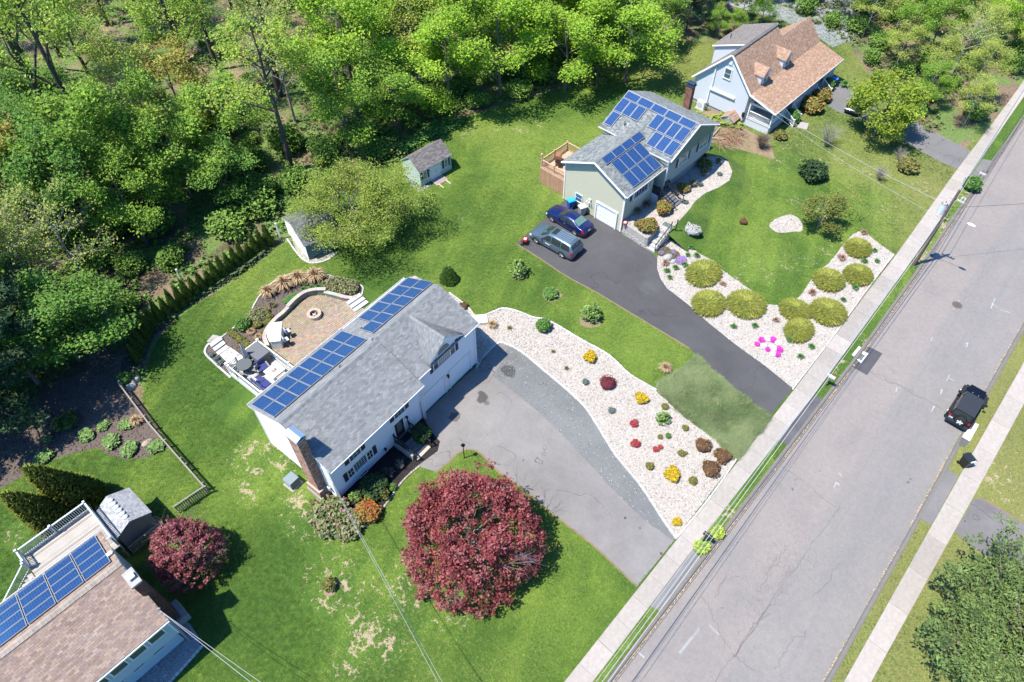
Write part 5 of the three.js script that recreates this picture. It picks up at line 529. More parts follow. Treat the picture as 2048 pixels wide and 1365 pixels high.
// edging stones
const edgeMat = [0, 1, 2].map(k => M([[0.66, 0.65, 0.63], [0.58, 0.56, 0.53], [0.72, 0.71, 0.7]][k], 0.9, { map: speck })), edgeG = {};
function edging(pts, label, w = 0.16, h = 0.12, step = 0.42, mats = edgeMat) { const e = thing('edging', label, 'edging'); const q = curve(pts, 6); const g = edgeG[w + '|' + step] ||= [0, 1, 2].map(() => mb().prism([[-step / 2 + 0.01, -w / 2 + rr(0, 0.02)], [step / 2 - 0.02, -w / 2], [step / 2 - 0.015, w / 2 - rr(0, 0.02)], [-step / 2 + 0.012, w / 2]], 0, h + rr(-0.012, 0.012)).geo(false)); for (const [x, z, a] of along(q, step)) at(put('edging_stone', g[Math.floor(rnd() * 3)], mats[Math.floor(rnd() * mats.length)], e), x, 0.0, z, a + rr(-0.05, 0.05)); return e; }
edging([[26.24,-28.66], [27.06,-28.64], [27.88,-28.40], [28.71,-28.07], [29.35,-26.93], [29.75,-25.49], [30.29,-24.58], [30.48,-23.58], [30.67,-20.89], [30.95,-18.20], [30.57,-15.79], [30.75,-13.39]], 'white edging stones between the pebble bed and the mown lawn strip');
edging([[23.91,-25.57], [25.01,-25.71], [25.55,-25.70], [25.90,-25.49], [26.10,-24.98], [26.30,-23.71], [26.14,-20.73], [25.96,-18.22], [25.69,-16.42], [24.96,-14.47], [23.97,-12.06], [23.19,-9.14], [22.15,-6.46], [21.72,-5.23]], 'white edging stones between the pebble bed and the wide driveway');
edging([[29.54,-5.37], [27.25,-5.19], [24.24,-5.09], [21.73,-5.11]], 'white edging stones between the pebble bed and sidewalk', 0.12); edging([[38.38,-5.51], [45.29,-5.71], [53.14,-6.10], [58.44,-6.25]], 'white edging stones along sidewalk below the juniper bed', 0.1, 0.1);
edging([[8.47,-38.96], [8.39,-41.01], [8.45,-42.60], [8.98,-43.09], [9.35,-43.16]], 'pale edging stones round the bed beside the white deck', 0.16, 0.12, 0.3); edging([[10.29,-43.02], [11.96,-43.23], [13.28,-43.45], [14.10,-44.08], [15.12,-44.70], [16.35,-45.15], [17.59,-45.26], [18.87,-44.80], [20.13,-43.55], [21.09,-41.89], [21.92,-40.10], [22.03,-38.91], [21.55,-38.38]], 'grey edging stones round the curved mulch bed', 0.14, 0.1, 0.3, [M([0.4, 0.38, 0.36], 0.9), M([0.48, 0.46, 0.43], 0.9)]);
edging([[13.38,-21.89], [12.39,-21.91], [11.33,-21.77], [9.85,-21.36], [8.95,-21.23], [8.10,-21.14], [7.57,-21.21]], 'brown edging blocks round the black mulch bed', 0.14, 0.1, 0.22, [M([0.3, 0.25, 0.22], 0.95), M([0.38, 0.33, 0.3], 0.95)]); edging([[21.11,-48.97], [20.71,-47.21], [20.51,-45.77], [20.73,-44.77], [21.77,-44.05], [23.25,-44.11]], 'white edging stones round the white shed', 0.14, 0.1, 0.3);
edging([[-4.11,-22.32], [-5.35,-22.10], [-6.48,-21.92]], 'pale edging stones beside the grey pebble bed', 0.16, 0.1, 0.3);
edging([[26.85,-32.70], [26.77,-30.46], [26.42,-29.04]], 'white edging stones beside the garage end', 0.12, 0.1, 0.3);

// ---------- patio ----------
seed = 700;
{
  const inner = curve([[12.31,-39.09], [12.68,-39.77], [13.41,-40.41], [14.38,-40.81], [15.21,-40.98], [16.21,-41.24], [17.11,-41.47], [17.97,-41.50], [18.61,-41.07], [19.22,-40.17], [19.67,-39.34], [19.96,-38.60], [20.44,-37.84]], 6), pts = [...inner, [20.47,-36.79], [20.20,-35.92], [15.35,-35.09], [12.59,-35.37], [12.56,-36.13], [12.54,-37.19]];
  const P = sheet('patio', pts, 0.03, M([0.3, 0.22, 0.16], 1)); const m = mb(), tn = [[0.4, 0.29, 0.21], [0.37, 0.275, 0.205], [0.44, 0.33, 0.25], [0.34, 0.265, 0.215], [0.42, 0.305, 0.205], [0.38, 0.32, 0.27]], [x0, z0, x1, z1] = bounds(pts); let r = 0;
  const big = []; for (let z = z0; z < z1; z += 0.19, r++) for (let x = x0 + (r % 2) * 0.12; x < x1; x += 0.24) { const a = -0.07, cx = x, cz = z; if (!inside(pts, cx, cz)) continue; const c = tn[Math.floor(rnd() * 6)].map(v => v * rr(0.85, 1.12)), y = 0.05 + rr(-0.004, 0.006); if (big.length < 300 && rnd() < 0.25) { const k = mb(); k.prism([[cx - 0.108, cz - 0.082], [cx + 0.108, cz - 0.082], [cx + 0.108, cz + 0.082], [cx - 0.108, cz + 0.082]], 0.02, y, c); big.push(k); } else m.prism([[cx - 0.108, cz - 0.082], [cx + 0.108, cz - 0.082], [cx + 0.108, cz + 0.082], [cx - 0.108, cz + 0.082]], 0.02, y, c); }
  for (const k of big) put('paver', k, BLOCKV, P); put('pavers', m, BLOCKV, P, 'stuff');
  // curved retaining walls of single blocks with cap stones
  const RW = (pts, h, label) => { const W = thing('retaining_wall', label, 'wall'), q = curve(pts, 8), bt = [0, 1, 2, 3].map(k => M([[0.3, 0.28, 0.25], [0.36, 0.34, 0.31], [0.26, 0.245, 0.225], [0.33, 0.3, 0.26]][k], 0.95, { map: speck })), bg = mb().box(0, 0.07, 0, 0.29, 0.135, 0.26).geo(false), cg = mb().box(0, 0.035, 0, 0.385, 0.07, 0.34).geo(false), rows = Math.round(h / 0.145); for (let k = 0; k < rows; k++) { const L = along(q, 0.3); L.forEach(([x, z, a], i) => { const s = (k % 2) * 0.15; at(put('block', bg, bt[Math.floor(rnd() * 4)], W), x + Math.cos(a) * s, k * 0.145, z - Math.sin(a) * s, a + rr(-0.03, 0.03)); }); } for (const [x, z, a] of along(q, 0.39)) at(put('cap_stone', cg, M([0.5, 0.46, 0.4].map(v => v * rr(0.85, 1.1)), 0.95, { map: speck }), W), x, rows * 0.145, z, a); return W; };
  RW([[12.31,-39.24], [12.66,-40.10], [13.42,-40.71], [14.42,-41.09], [15.29,-41.23], [16.10,-41.45]], 0.44, 'lower half of the curved block wall, next to the patio bar'); RW([[16.10,-41.45], [17.00,-41.68], [17.95,-41.69], [18.73,-41.30], [19.29,-40.75]], 0.6, 'taller middle stretch of the curved block wall behind fire pit'); RW([[19.26,-40.43], [19.66,-39.61], [20.06,-38.72], [20.51,-38.19], [21.02,-38.08]], 0.44, 'low block wall between the fire pit and white steps');
  const F = thing('fire_pit', 'round stone fire pit on the paver patio', 'fire pit', [17.06,-39.27], 0); const ring = (r0, r1, y0, y1, n, mats, nm, off) => { for (let i = 0; i < n; i++) { const a0 = (i + off) / n * 6.2832, a1 = (i + off + 0.96) / n * 6.2832; const k = mb().prism([[Math.cos(a0) * r0, Math.sin(a0) * r0], [Math.cos(a0) * r1, Math.sin(a0) * r1], [Math.cos(a1) * r1, Math.sin(a1) * r1], [Math.cos(a1) * r0, Math.sin(a1) * r0]], y0, y1); put(nm, k, mats[i % mats.length], F); } }; const sm = [M([0.4, 0.38, 0.35], 0.95), M([0.46, 0.44, 0.4], 0.95)], cm = [M([0.48, 0.36, 0.28], 0.95), M([0.42, 0.32, 0.26], 0.95)]; ring(0.38, 0.6, 0.05, 0.19, 14, sm, 'block', 0); ring(0.38, 0.6, 0.195, 0.33, 14, sm, 'block', 0.5); ring(0.36, 0.62, 0.335, 0.4, 14, cm, 'cap_stone', 0); put('liner', new THREE.CylinderGeometry(0.38, 0.38, 0.34, 24, 1, true), M([0.3, 0.1, 0.06], 0.9), F).position.y = 0.22; put('ash_bed', new THREE.CircleGeometry(0.38, 20).rotateX(-Math.PI / 2), M([0.05, 0.045, 0.04], 1), F).position.y = 0.12; put('log', mb().tube([-0.2, 0.17, 0.05], [0.2, 0.2, -0.08], 0.05, 0.05, 7).tube([-0.05, 0.2, -0.2], [0.08, 0.22, 0.2], 0.045, 0.045, 7), M([0.5, 0.48, 0.45], 0.95), F);
  // bar counter and two stools
  const bp = [13.42,-39.29], ba = [14.22,-40.65], bb = [13.01,-39.11], bar = thing('patio_bar', 'curved white patio bar against the block wall', 'bar', bp, Math.atan2(-(bb[1] - ba[1]), bb[0] - ba[0])); const bw = M([0.7, 0.74, 0.77], 0.6), arc = (r, h0, h1, a0, a1, rr0) => { const P = []; for (let i = 0; i <= 10; i++) { const a = lerp(a0, a1, i / 10); P.push([Math.sin(a) * 1.6, -Math.cos(a) * r + 1.2]); } for (let i = 10; i >= 0; i--) { const a = lerp(a0, a1, i / 10); P.push([Math.sin(a) * (1.6), Math.max(-Math.cos(a) * r + 1.2 + rr0, 0.35)]); } return P; };
  const top = []; for (let i = 0; i <= 12; i++) { const x = -1.05 + 2.1 * i / 12; top.push([x, -0.42 - 0.28 * (1 - (x / 1.05) ** 2)]); } top.push([1.05, 0.42], [-1.05, 0.42]); put('counter_top', mb().prism(top, 1.02, 1.09), M([0.78, 0.79, 0.79], 0.5), bar); put('front', mb().prism(top.map(([x, z]) => [x * 0.95, z * 0.92]), 0.05, 1.02), bw, bar); put('end_panel', mb().box(-1.0, 0.55, 0.02, 0.04, 1.0, 0.7), bw, bar); put('end_panel', mb().box(1.0, 0.55, 0.02, 0.04, 1.0, 0.7), bw, bar); bar.rotation.y += Math.PI;
  const stool = (p, ry, label) => { const s = thing('bar_stool', label, 'stool', p, ry, 'stools at the patio bar', 0.05); put('seat', mb().box(0, 0.74, 0, 0.42, 0.06, 0.42), M([0.5, 0.54, 0.58], 0.6), s); put('backrest', mb().box(0, 1.0, 0.2, 0.42, 0.4, 0.04), M([0.5, 0.54, 0.58], 0.6), s); for (const x of [-0.18, 0.18]) for (const z of [-0.18, 0.18]) put('leg', mb().box(x, 0.36, z, 0.035, 0.72, 0.035), DARKMETAL, s); put('footrest', mb().box(0, 0.25, -0.18, 0.36, 0.03, 0.03), DARKMETAL, s); return s; }; stool([14.21,-38.92], -1.7, 'grey bar stool nearer the fire pit'); stool([13.59,-38.26], -1.7, 'grey bar stool nearer the white deck');
  const stp = (p, ry, n, w, label, rise = 0.16) => { const s = thing('garden_steps', label, 'steps', p, ry); for (let i = 0; i < n; i++) put('tread', mb().box(0, (i + 1) * rise / 2, i * 0.4, w, (i + 1) * rise, 0.36), M([0.66, 0.66, 0.65], 0.85, { map: speck }), s); return s; }; stp([20.45,-37.23], Math.PI + 0.0, 3, 1.5, 'three white stone steps at the far end of the patio wall'); { const s = thing('garden_steps', 'three white stone steps up from the lawn to the deck path', 'steps'); [[[9.14,-42.95], [10.21,-43.02], [10.19,-42.61], [9.11,-42.53]], [[9.10,-42.42], [10.15,-42.50], [10.12,-42.09], [9.07,-42.02]], [[9.07,-41.93], [10.10,-41.99], [10.07,-41.59], [9.04,-41.55]]].forEach((q, k) => put('tread', mb().prism(q, 0, 0.26 - k * 0.08), M([0.62, 0.62, 0.61], 0.85, { map: speck }), s)); }
  sheet('path', [[9.17,-41.75], [10.16,-41.76], [10.39,-39.93], [9.77,-39.55], [9.11,-40.10]], 0.04, M([0.68, 0.67, 0.65], 0.9, { map: speck })); const ss = thing('stepping_stone', 'flat grey stone on lawn beside the white steps', 'stone', [9.66,-43.37], 0.3); put('stone', mb().prism([[-0.45, -0.3], [0.4, -0.35], [0.5, 0.25], [-0.3, 0.35]], 0, 0.05), CONCRETE, ss);
  stp([26.59,-29.00], -0.7, 3, 1.6, 'white stone steps at the corner of the garage', 0.1);
}
// white deck behind the middle house
seed = 750;
{
  const D = thing('deck', 'white railed deck with grey boards behind the white house', 'deck', [7.05, -31.74], 4.9 * D2); const a = 4.9 * D2, loc = ([X, Z]) => { const dx = X - 7.05, dz = Z + 31.74; return [dx * Math.cos(a) - dz * Math.sin(a), dx * Math.sin(a) + dz * Math.cos(a)]; };
  const y = 0.55, A = loc([8.66,-39.00]), Bb = loc([11.76,-39.21]), gm = [[0.4, 0.39, 0.385], [0.36, 0.355, 0.35], [0.43, 0.42, 0.415]].map(c => M(c, 0.8)), x0 = A[0], x1 = Bb[0], zt = Math.min(A[1], Bb[1]), z1 = 0.4; globalThis.__deck = [x0, x1, zt];
  for (let x = x0; x < x1 - 0.1; x += 0.145) boxPart(D, 'deck_board', gm[Math.floor(rnd() * 3)], x, y - 0.03, zt, x + 0.137, y + rr(0, 0.004), z1); boxPart(D, 'skirt', WHITE, x0 - 0.06, 0, zt, x0 - 0.02, y + 0.02, z1); boxPart(D, 'skirt', WHITE, x1 + 0.02, 0, zt, x1 + 0.06, y + 0.02, z1); boxPart(D, 'skirt', WHITE, x0, 0, zt - 0.05, x1, y + 0.02, zt - 0.01);
  const mid = (x0 + x1) / 2; railing(D, [[x0, z1 - 0.1], [x0, (zt + z1) / 2 + 0.6], [x0, zt + 0.3], [x0, zt]], y, 0.95, WHITE, { gap: 0.12, post: 0.13 }); railing(D, [[x0 + 0.1, zt], [x0 + 0.9, zt]], y, 0.95, WHITE, { gap: 0.12, post: 0.13, skip: [0] }); railing(D, [[x1 - 1.4, zt], [x1, zt], [x1, (zt + z1) / 2], [x1, z1 - 0.1]], y, 0.95, WHITE, { gap: 0.12, post: 0.13 });
  const W = (lx, lz) => [7.05 + lx * Math.cos(a) + lz * Math.sin(a), -31.74 - lx * Math.sin(a) + lz * Math.cos(a)], Y = y + 0.006, grey = M([0.15, 0.147, 0.142], 0.85), navy = M([0.03, 0.04, 0.16], 0.85), wick = M([0.3, 0.265, 0.24], 0.9, { map: grain });
  const b = thing('covered_grill', 'large grey covered box in the railed deck corner', 'cover', W(x1 - 0.75, zt + 0.9), a, undefined, Y); put('cover', mb().prism([[-0.55, -0.8], [0.55, -0.8], [0.55, 0.8], [-0.55, 0.8]], 0, 0.95), grey, b); put('top', mb().box(0, 0.97, 0, 1.16, 0.05, 1.66), M([0.13, 0.135, 0.145], 0.7), b);
  const f = thing('fire_table', 'white square fire table on the deck', 'fire table', W(x1 - 1.0, zt + 3.15), a, undefined, Y); put('top', mb().box(0, 0.52, 0, 1.25, 0.08, 1.15), M([0.74, 0.74, 0.73], 0.5), f); put('base', mb().box(0, 0.24, 0, 1.05, 0.48, 0.95), M([0.62, 0.62, 0.62], 0.6), f); put('burner', mb().box(0, 0.565, 0, 0.4, 0.02, 0.3), M([0.2, 0.15, 0.12], 0.8), f); put('lava_rock', new THREE.IcosahedronGeometry(0.12, 1), M([0.5, 0.4, 0.33], 0.9), f).position.y = 0.56;
  const seatT = (name, label, p, w, n, ry) => { const s = thing(name, label, n > 1 ? 'sofa' : 'armchair', p, a + ry, undefined, Y); put('base', mb().box(0, 0.18, 0, w, 0.34, 0.8), wick, s); put('armrest', mb().box(-w / 2 - 0.06, 0.3, 0, 0.12, 0.56, 0.8), wick, s); put('armrest', mb().box(w / 2 + 0.06, 0.3, 0, 0.12, 0.56, 0.8), wick, s); for (let i = 0; i < n; i++) { const cx = -w / 2 + w * (i + 0.5) / n; put('seat_cushion', mb().box(cx, 0.43, 0.05, w / n - 0.04, 0.15, 0.68), navy, s); const c = put('back_cushion', mb().box(0, 0, 0, w / n - 0.05, 0.46, 0.18), navy, s); c.position.set(cx, 0.66, -0.33); c.rotation.x = -0.2; } return s; };
  const so = seatT('sofa', 'wicker sofa with navy cushions along the deck railing', W(x0 + 0.72, zt + 3.6), 2.1, 3, Math.PI / 2); const pil = put('throw_pillow', mb().box(0, 0, 0, 0.42, 0.4, 0.14), M([0.62, 0.64, 0.62], 0.9), so); pil.position.set(0.75, 0.68, -0.12); pil.rotation.x = -0.5;
  seatT('armchair', 'wicker armchair with navy cushions in the middle of the deck', W(x0 + 1.75, zt + 2.05), 0.8, 1, -0.2); const ot = thing('coffee_table', 'grey wicker coffee table in front of the navy sofa', 'table', W(x0 + 2.15, zt + 3.4), a, undefined, Y); put('base', mb().box(0, 0.2, 0, 0.75, 0.4, 1.2), wick, ot); put('top', mb().box(0, 0.42, 0, 0.82, 0.04, 1.27), M([0.34, 0.31, 0.28], 0.8), ot);
  const rug = thing('deck_rug', 'pale patterned rug on the deck beside fire table', 'rug', W(x1 - 1.15, zt + 4.1), a, undefined, Y); put('mat', mb().box(0, 0.006, 0, 1.4, 0.012, 0.7), M([0.55, 0.56, 0.54], 1), rug); for (let k = 0; k < 5; k++) put('stripe', mb().box(-0.56 + k * 0.28, 0.014, 0, 0.1, 0.006, 0.64), M([0.68, 0.68, 0.66], 1), rug);
  const dt = thing('dining_table', 'round glass patio table beside the folded parasol', 'table', W(x0 + 0.95, zt + 0.95), a, undefined, Y); put('top', new THREE.CylinderGeometry(0.62, 0.62, 0.03, 24), M([0.12, 0.13, 0.13], 0.15), dt).position.y = 0.72; put('rim', new THREE.TorusGeometry(0.62, 0.025, 6, 28).rotateX(Math.PI / 2), DARKMETAL, dt).position.y = 0.72; put('leg', mb().tube([0, 0, 0], [0, 0.7, 0], 0.06, 0.05, 8).tube([-0.35, 0.02, 0], [0.35, 0.02, 0], 0.03, 0.03, 6).tube([0, 0.02, -0.35], [0, 0.02, 0.35], 0.03, 0.03, 6), DARKMETAL, dt);
  for (const [k, [dx, dz, l]] of [[-0.75, 0.35, 'dark sling patio chair between round table and left railing'], [0.35, 0.8, 'dark sling patio chair between round table and navy sofa'], [0.8, -0.25, 'dark sling patio chair at the deck side of the round table']].entries()) { const c = thing('patio_chair', l, 'chair', W(x0 + 0.95 + dx, zt + 0.95 + dz), a + Math.atan2(dx, dz), 'chairs round the glass table', Y); put('seat', mb().box(0, 0.42, 0, 0.44, 0.03, 0.44), M([0.2, 0.19, 0.18], 0.8), c); put('backrest', mb().box(0, 0.7, 0.22, 0.44, 0.5, 0.03), M([0.2, 0.19, 0.18], 0.8), c); for (const x of [-0.2, 0.2]) for (const z of [-0.2, 0.2]) put('leg', mb().box(x, 0.2, z, 0.025, 0.42, 0.025), DARKMETAL, c); void k; }
  const um = thing('parasol', 'folded white and grey parasol standing at the deck steps', 'parasol', W(x0 + 1.55, zt + 0.45), a, undefined, Y); put('base', new THREE.CylinderGeometry(0.28, 0.3, 0.08, 18), DARKMETAL, um).position.y = 0.04; put('pole', mb().tube([0, 0, 0], [0, 2.5, 0], 0.03, 0.03, 8), DARKMETAL, um); { const m = mb(); for (let i = 0; i < 12; i++) { const a0 = i / 12 * 6.2832, a1 = (i + 1) / 12 * 6.2832, r0 = i % 2 ? 0.26 : 0.13, r1 = i % 2 ? 0.13 : 0.26, c = i % 4 < 2 ? [0.66, 0.66, 0.65] : [0.25, 0.25, 0.26]; m.quad([Math.cos(a1) * r1, 0.75, Math.sin(a1) * r1], [Math.cos(a0) * r0, 0.75, Math.sin(a0) * r0], [Math.cos(a0) * 0.05, 2.4, Math.sin(a0) * 0.05], [Math.cos(a1) * 0.05, 2.4, Math.sin(a1) * 0.05], c); } put('canopy', m, M([1, 1, 1], 0.9, { vertexColors: true }), um); }
}
// ---------- raised terrace, stone wall and steps of the green house ----------
seed = 780;
{
  const hT = 1.15, c0 = [43.73,-26.76], front = [[43.52, -26.5], [43.6, -26.1], [46.2, -22.4]], foot = [[43.64,-26.66], [43.41,-23.58]];
  const e0 = foot[0], e1 = foot[1], top1 = [45.28,-23.79], walkR = [45.79,-22.01];
  const TER = [[43.55, -26.7], e0, e1, [45.14,-23.69], [45.25,-22.59], [46.88,-22.84], [49.17,-23.08], [49.66,-23.15], [51.03,-23.42], [52.73,-23.36], [54.40,-22.87], [56.02,-22.71], [57.48,-23.29], [58.50,-24.40], [58.65,-25.58], [57.91,-26.48], [56.6, -26.7], [49.2, -26.7], [48.0, -27.9]];
  const T = sheet('terrace', TER, hT, gravelMat, null, scene, 'structure', 0.0); stones('white_pebbles', [TER], 60, hT, 0.055, WSTONE, STV, T, (x, z) => x < 50.6 && z > -27.2 && x > 48.2 && z > lerp(-24, -22, (x - 48) / 3));
  // grass bank on the lawn side
  const rim = TER.slice(4, 16), m = mb(); for (let i = 0; i + 1 < rim.length; i++) { const off = (k) => { const a = rim[Math.max(0, k - 1)], b = rim[Math.min(rim.length - 1, k + 1)], dx = b[0] - a[0], dz = b[1] - a[1], l = Math.hypot(dx, dz); let nx = -dz / l, nz = dx / l; return [rim[k][0] + nx * 2.3, rim[k][1] + nz * 2.3]; }; const p = off(i), q = off(i + 1); m.quad([rim[i][0], hT - 0.004, rim[i][1]], [p[0], 0.008, p[1]], [q[0], 0.008, q[1]], [rim[i + 1][0], hT - 0.004, rim[i + 1][1]]); }
  const bk = put('lawn_bank', m, lawnFar, scene, 'structure'); { const P = bk.geometry.attributes.position, U = bk.geometry.attributes.uv; for (let i = 0; i < P.count; i++) U.setXY(i, (P.getX(i) - LB2[0]) / (LB2[2] - LB2[0]), (P.getZ(i) - LB2[1]) / (LB2[3] - LB2[1])); }
  const W = thing('stone_wall', 'dry stone retaining wall between the garage and concrete steps', 'wall'), sm = [[0.4, 0.39, 0.37], [0.46, 0.44, 0.41], [0.34, 0.33, 0.32], [0.43, 0.39, 0.34], [0.5, 0.49, 0.47]].map(c => M(c, 0.95, { map: speck, bumpMap: fineBump, bumpScale: 0.01 })); const course = (a, b, lean) => { const L = Math.hypot(b[0] - a[0], b[1] - a[1]), ry = Math.atan2(-(b[1] - a[1]), b[0] - a[0]), nx = Math.sin(ry), nz = Math.cos(ry); for (let k = 0, y = 0; k < 8; k++) { const h = rr(0.13, 0.17); for (let s = 0; s < L - 0.05;) { const w = Math.min(rr(0.25, 0.6), L - s), d = 0.3, mid = s + w / 2, o = -lean * y + rr(-0.03, 0.03); at(put('stone', mb().prism([[-w / 2 + 0.012, -d / 2], [w / 2 - 0.012, -d / 2 + 0.02], [w / 2 - 0.02, d / 2], [-w / 2 + 0.02, d / 2 - rr(0, 0.05)]], 0, h - 0.012), sm[Math.floor(rnd() * 5)], W), a[0] + (b[0] - a[0]) * mid / L + nx * o, y, a[1] + (b[1] - a[1]) * mid / L + nz * o, ry + rr(-0.04, 0.04)); s += w; } y += h; } }; course(e0, e1, 0.35); course(e1, [45.47,-23.88], 0.1);
  const s0 = [43.36,-23.16], s1 = [45.90,-23.26], L = Math.hypot(s1[0] - s0[0], s1[1] - s0[1]), ry = Math.atan2(s1[0] - s0[0], s1[1] - s0[1]), st = thing('concrete_steps', 'pale concrete steps with iron handrail up from the dark driveway', 'steps', s0, ry); for (let i = 0; i < 7; i++) put('tread', mb().box(0, (i + 1) * 0.0822, (i + 0.5) * L / 7, 1.15, (i + 1) * 0.1643, L / 7 + 0.01), M([0.5, 0.49, 0.46], 0.9, { map: speck }), st); put('mat', mb().box(0, 1.18, L + 0.35, 1.0, 0.02, 0.55), M([0.09, 0.13, 0.12], 0.9), st); railing(st, [[-0.5, 0.1], [-0.5, L]], 0.1, 0.85, DARKMETAL, { y2: 1.15, gap: 0.5, post: 0.045, bal: 0.02 });
  const wk = [[46.13,-23.14], [47.50,-23.06], [49.20,-23.18], [49.21,-23.82], [47.43,-23.77], [46.09,-23.67]]; const walk = sheet('walkway', wk, hT + 0.02, M([0.44, 0.38, 0.31], 0.9, { map: grain }), null, scene, 'structure', hT - 0.05); void walk;
  const sign = thing('sign_post', 'thin dark signpost at the top of the concrete steps', 'post', [46.26,-22.42], 0, undefined, 0.75); put('post', mb().box(0, 0.75, 0, 0.07, 1.5, 0.07), DARKMETAL, sign); put('cap', mb().box(0, 1.53, 0, 0.12, 0.06, 0.12), DARKMETAL, sign);
  const bx = thing('red_bag', 'red and white bag on the stone wall beside the garage', 'bag', [43.58,-26.36], 0.4, undefined, 1.25); put('body', mb().box(0, 0.09, 0, 0.5, 0.18, 0.3), M([0.45, 0.03, 0.05], 0.7), bx); put('label', mb().box(-0.05, 0.185, 0.02, 0.24, 0.012, 0.24), M([0.75, 0.7, 0.7], 0.7), bx);
  void c0; void front; void top1; void walkR;
}
// ---------- picket fence at the left ----------
seed = 790;
{
  const fm = M([0.3, 0.275, 0.24], 0.9, { map: grain }), fm2 = M([0.24, 0.215, 0.185], 0.9, { map: grain }), pk = mb().box(0, 0.5, 0, 0.07, 1.0, 0.02).geo(false);
  const fence = (pts, label, step = 0.15) => { const F = thing('picket_fence', label, 'fence'); for (let i = 0; i + 1 < pts.length; i++) { const [ax, az] = pts[i], [bx2, bz] = pts[i + 1], L = Math.hypot(bx2 - ax, bz - az), ry = Math.atan2(-(bz - az), bx2 - ax); for (const h of [0.25, 0.8, 1.0]) { const r = put('rail', mb().box(0, 0, 0, L, h === 1 ? 0.03 : 0.06, h === 1 ? 0.1 : 0.04), fm, F); at(r, (ax + bx2) / 2, h, (az + bz) / 2, ry); if (h < 1) r.translateZ(-0.035); } for (let s = 0; s < L; s += step) at(put('picket', pk, rnd() < 0.6 ? fm : fm2, F), lerp(ax, bx2, s / L), 0.02, lerp(az, bz, s / L), ry); for (let s = 0; s <= L + 0.1; s += 2.2) { const p = put('post', mb().box(0, 0.55, 0, 0.1, 1.1, 0.1), fm2, F); at(p, lerp(ax, bx2, Math.min(1, s / L)), 0, lerp(az, bz, Math.min(1, s / L)), ry); p.translateZ(-0.11); } } return F; };
  fence([[2.03,-44.01], [1.78,-38.76], [1.80,-33.68], [1.82,-31.29]], 'long picket fence between the two back lawns'); fence([[1.90,-31.20], [0.54,-31.31], [-0.48,-31.36]], 'short picket fence run ending at the red leaved tree'); fence([[-1.55,-31.00], [-2.79,-30.96], [-3.98,-30.90]], 'picket fence run in front of the grey resin shed', 0.13); fence([[-4.19,-30.92], [-4.37,-32.23]], 'picket fence end panel beside the grey resin shed wall', 0.13); fence([[-1.62,-31.61], [-2.93,-31.73]], 'inner picket row close against the grey resin shed', 0.13);
}

// ---------- plants ----------
const LEAF = new THREE.MeshPhysicalMaterial({ color: C(1, 1, 1), roughness: 0.75, vertexColors: true, transmission: 0.45, thickness: 0, side: THREE.DoubleSide, ior: 1.3 });
const PLANT = M([1, 1, 1], 0.85, { vertexColors: true, side: THREE.DoubleSide }), BARK = M([1, 1, 1], 0.95, { vertexColors: true });
const tint = (c, v) => { const k = 1 + v * gauss() * 0.5; return [c[0] * k * (1 + 0.12 * gauss()), c[1] * k, c[2] * k]; };
// rounded leafy body
function dome(r, h, n, size, cols, o = {}) { const { y0 = 0, flat = 0.35, up = 0.4, asp = 0.6, lumps = 7, core = true } = o, m = mb(), L = [...Array(lumps)].map((_, i) => { const a = i / lumps * 6.283 + rr(-0.3, 0.3), q = i === 0 ? 0 : rr(0.35, 0.62) * r; return [Math.cos(a) * q, lerp(0.45, 0.68, rnd()) * h * (i === 0 ? 1.05 : 0.85), Math.sin(a) * q, rr(0.42, 0.6)]; });
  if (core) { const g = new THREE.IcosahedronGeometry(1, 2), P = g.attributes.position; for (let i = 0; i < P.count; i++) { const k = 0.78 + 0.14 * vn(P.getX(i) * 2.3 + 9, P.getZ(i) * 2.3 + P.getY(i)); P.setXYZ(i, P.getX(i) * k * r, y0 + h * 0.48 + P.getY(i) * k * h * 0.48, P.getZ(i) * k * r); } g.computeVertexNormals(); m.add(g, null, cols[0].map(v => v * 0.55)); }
  for (let i = 0; i < n; i++) { const l = L[Math.floor(rnd() * lumps)], u = rnd() * 2 - 1, a = rnd() * 6.283, q = Math.sqrt(1 - u * u), d = l[3] * (0.72 + 0.36 * Math.pow(rnd(), 0.6)); const x = l[0] + Math.cos(a) * q * d * r, y = y0 + l[1] + u * d * h * 0.72, z = l[2] + Math.sin(a) * q * d * r; if (y < y0 + 0.02) continue; m.leaf(x, y, z, size * rr(0.7, 1.3), tint(cols[Math.floor(rnd() * cols.length)], 0.35), up, asp); } return m; }
function tuft(r, h, n, w, cols, o = {}) { const { spread = 1, droop = 0.25 } = o, m = mb(); for (let i = 0; i < n; i++) { const a = rnd() * 6.283, e = Math.pow(rnd(), 0.6) * spread, L = rr(0.6, 1.1), bx2 = Math.cos(a) * 0.12 * r * rnd(), bz = Math.sin(a) * 0.12 * r * rnd(), c = tint(cols[Math.floor(rnd() * cols.length)], 0.3), mx = bx2 + Math.cos(a) * r * e * 0.5 * L, mz = bz + Math.sin(a) * r * e * 0.5 * L, my = h * L * (0.75 - 0.2 * e), ex = bx2 + Math.cos(a) * r * e * L, ez = bz + Math.sin(a) * r * e * L, ey = Math.max(0.03, h * L * (1 - (0.4 + droop) * e)), px = -Math.sin(a) * w, pz = Math.cos(a) * w; m.quad([bx2 - px, 0, bz - pz], [bx2 + px, 0, bz + pz], [mx + px, my, mz + pz], [mx - px, my, mz - pz], c); m.tri([mx - px, my, mz - pz], [mx + px, my, mz + pz], [ex, ey, ez], c); } return m; }
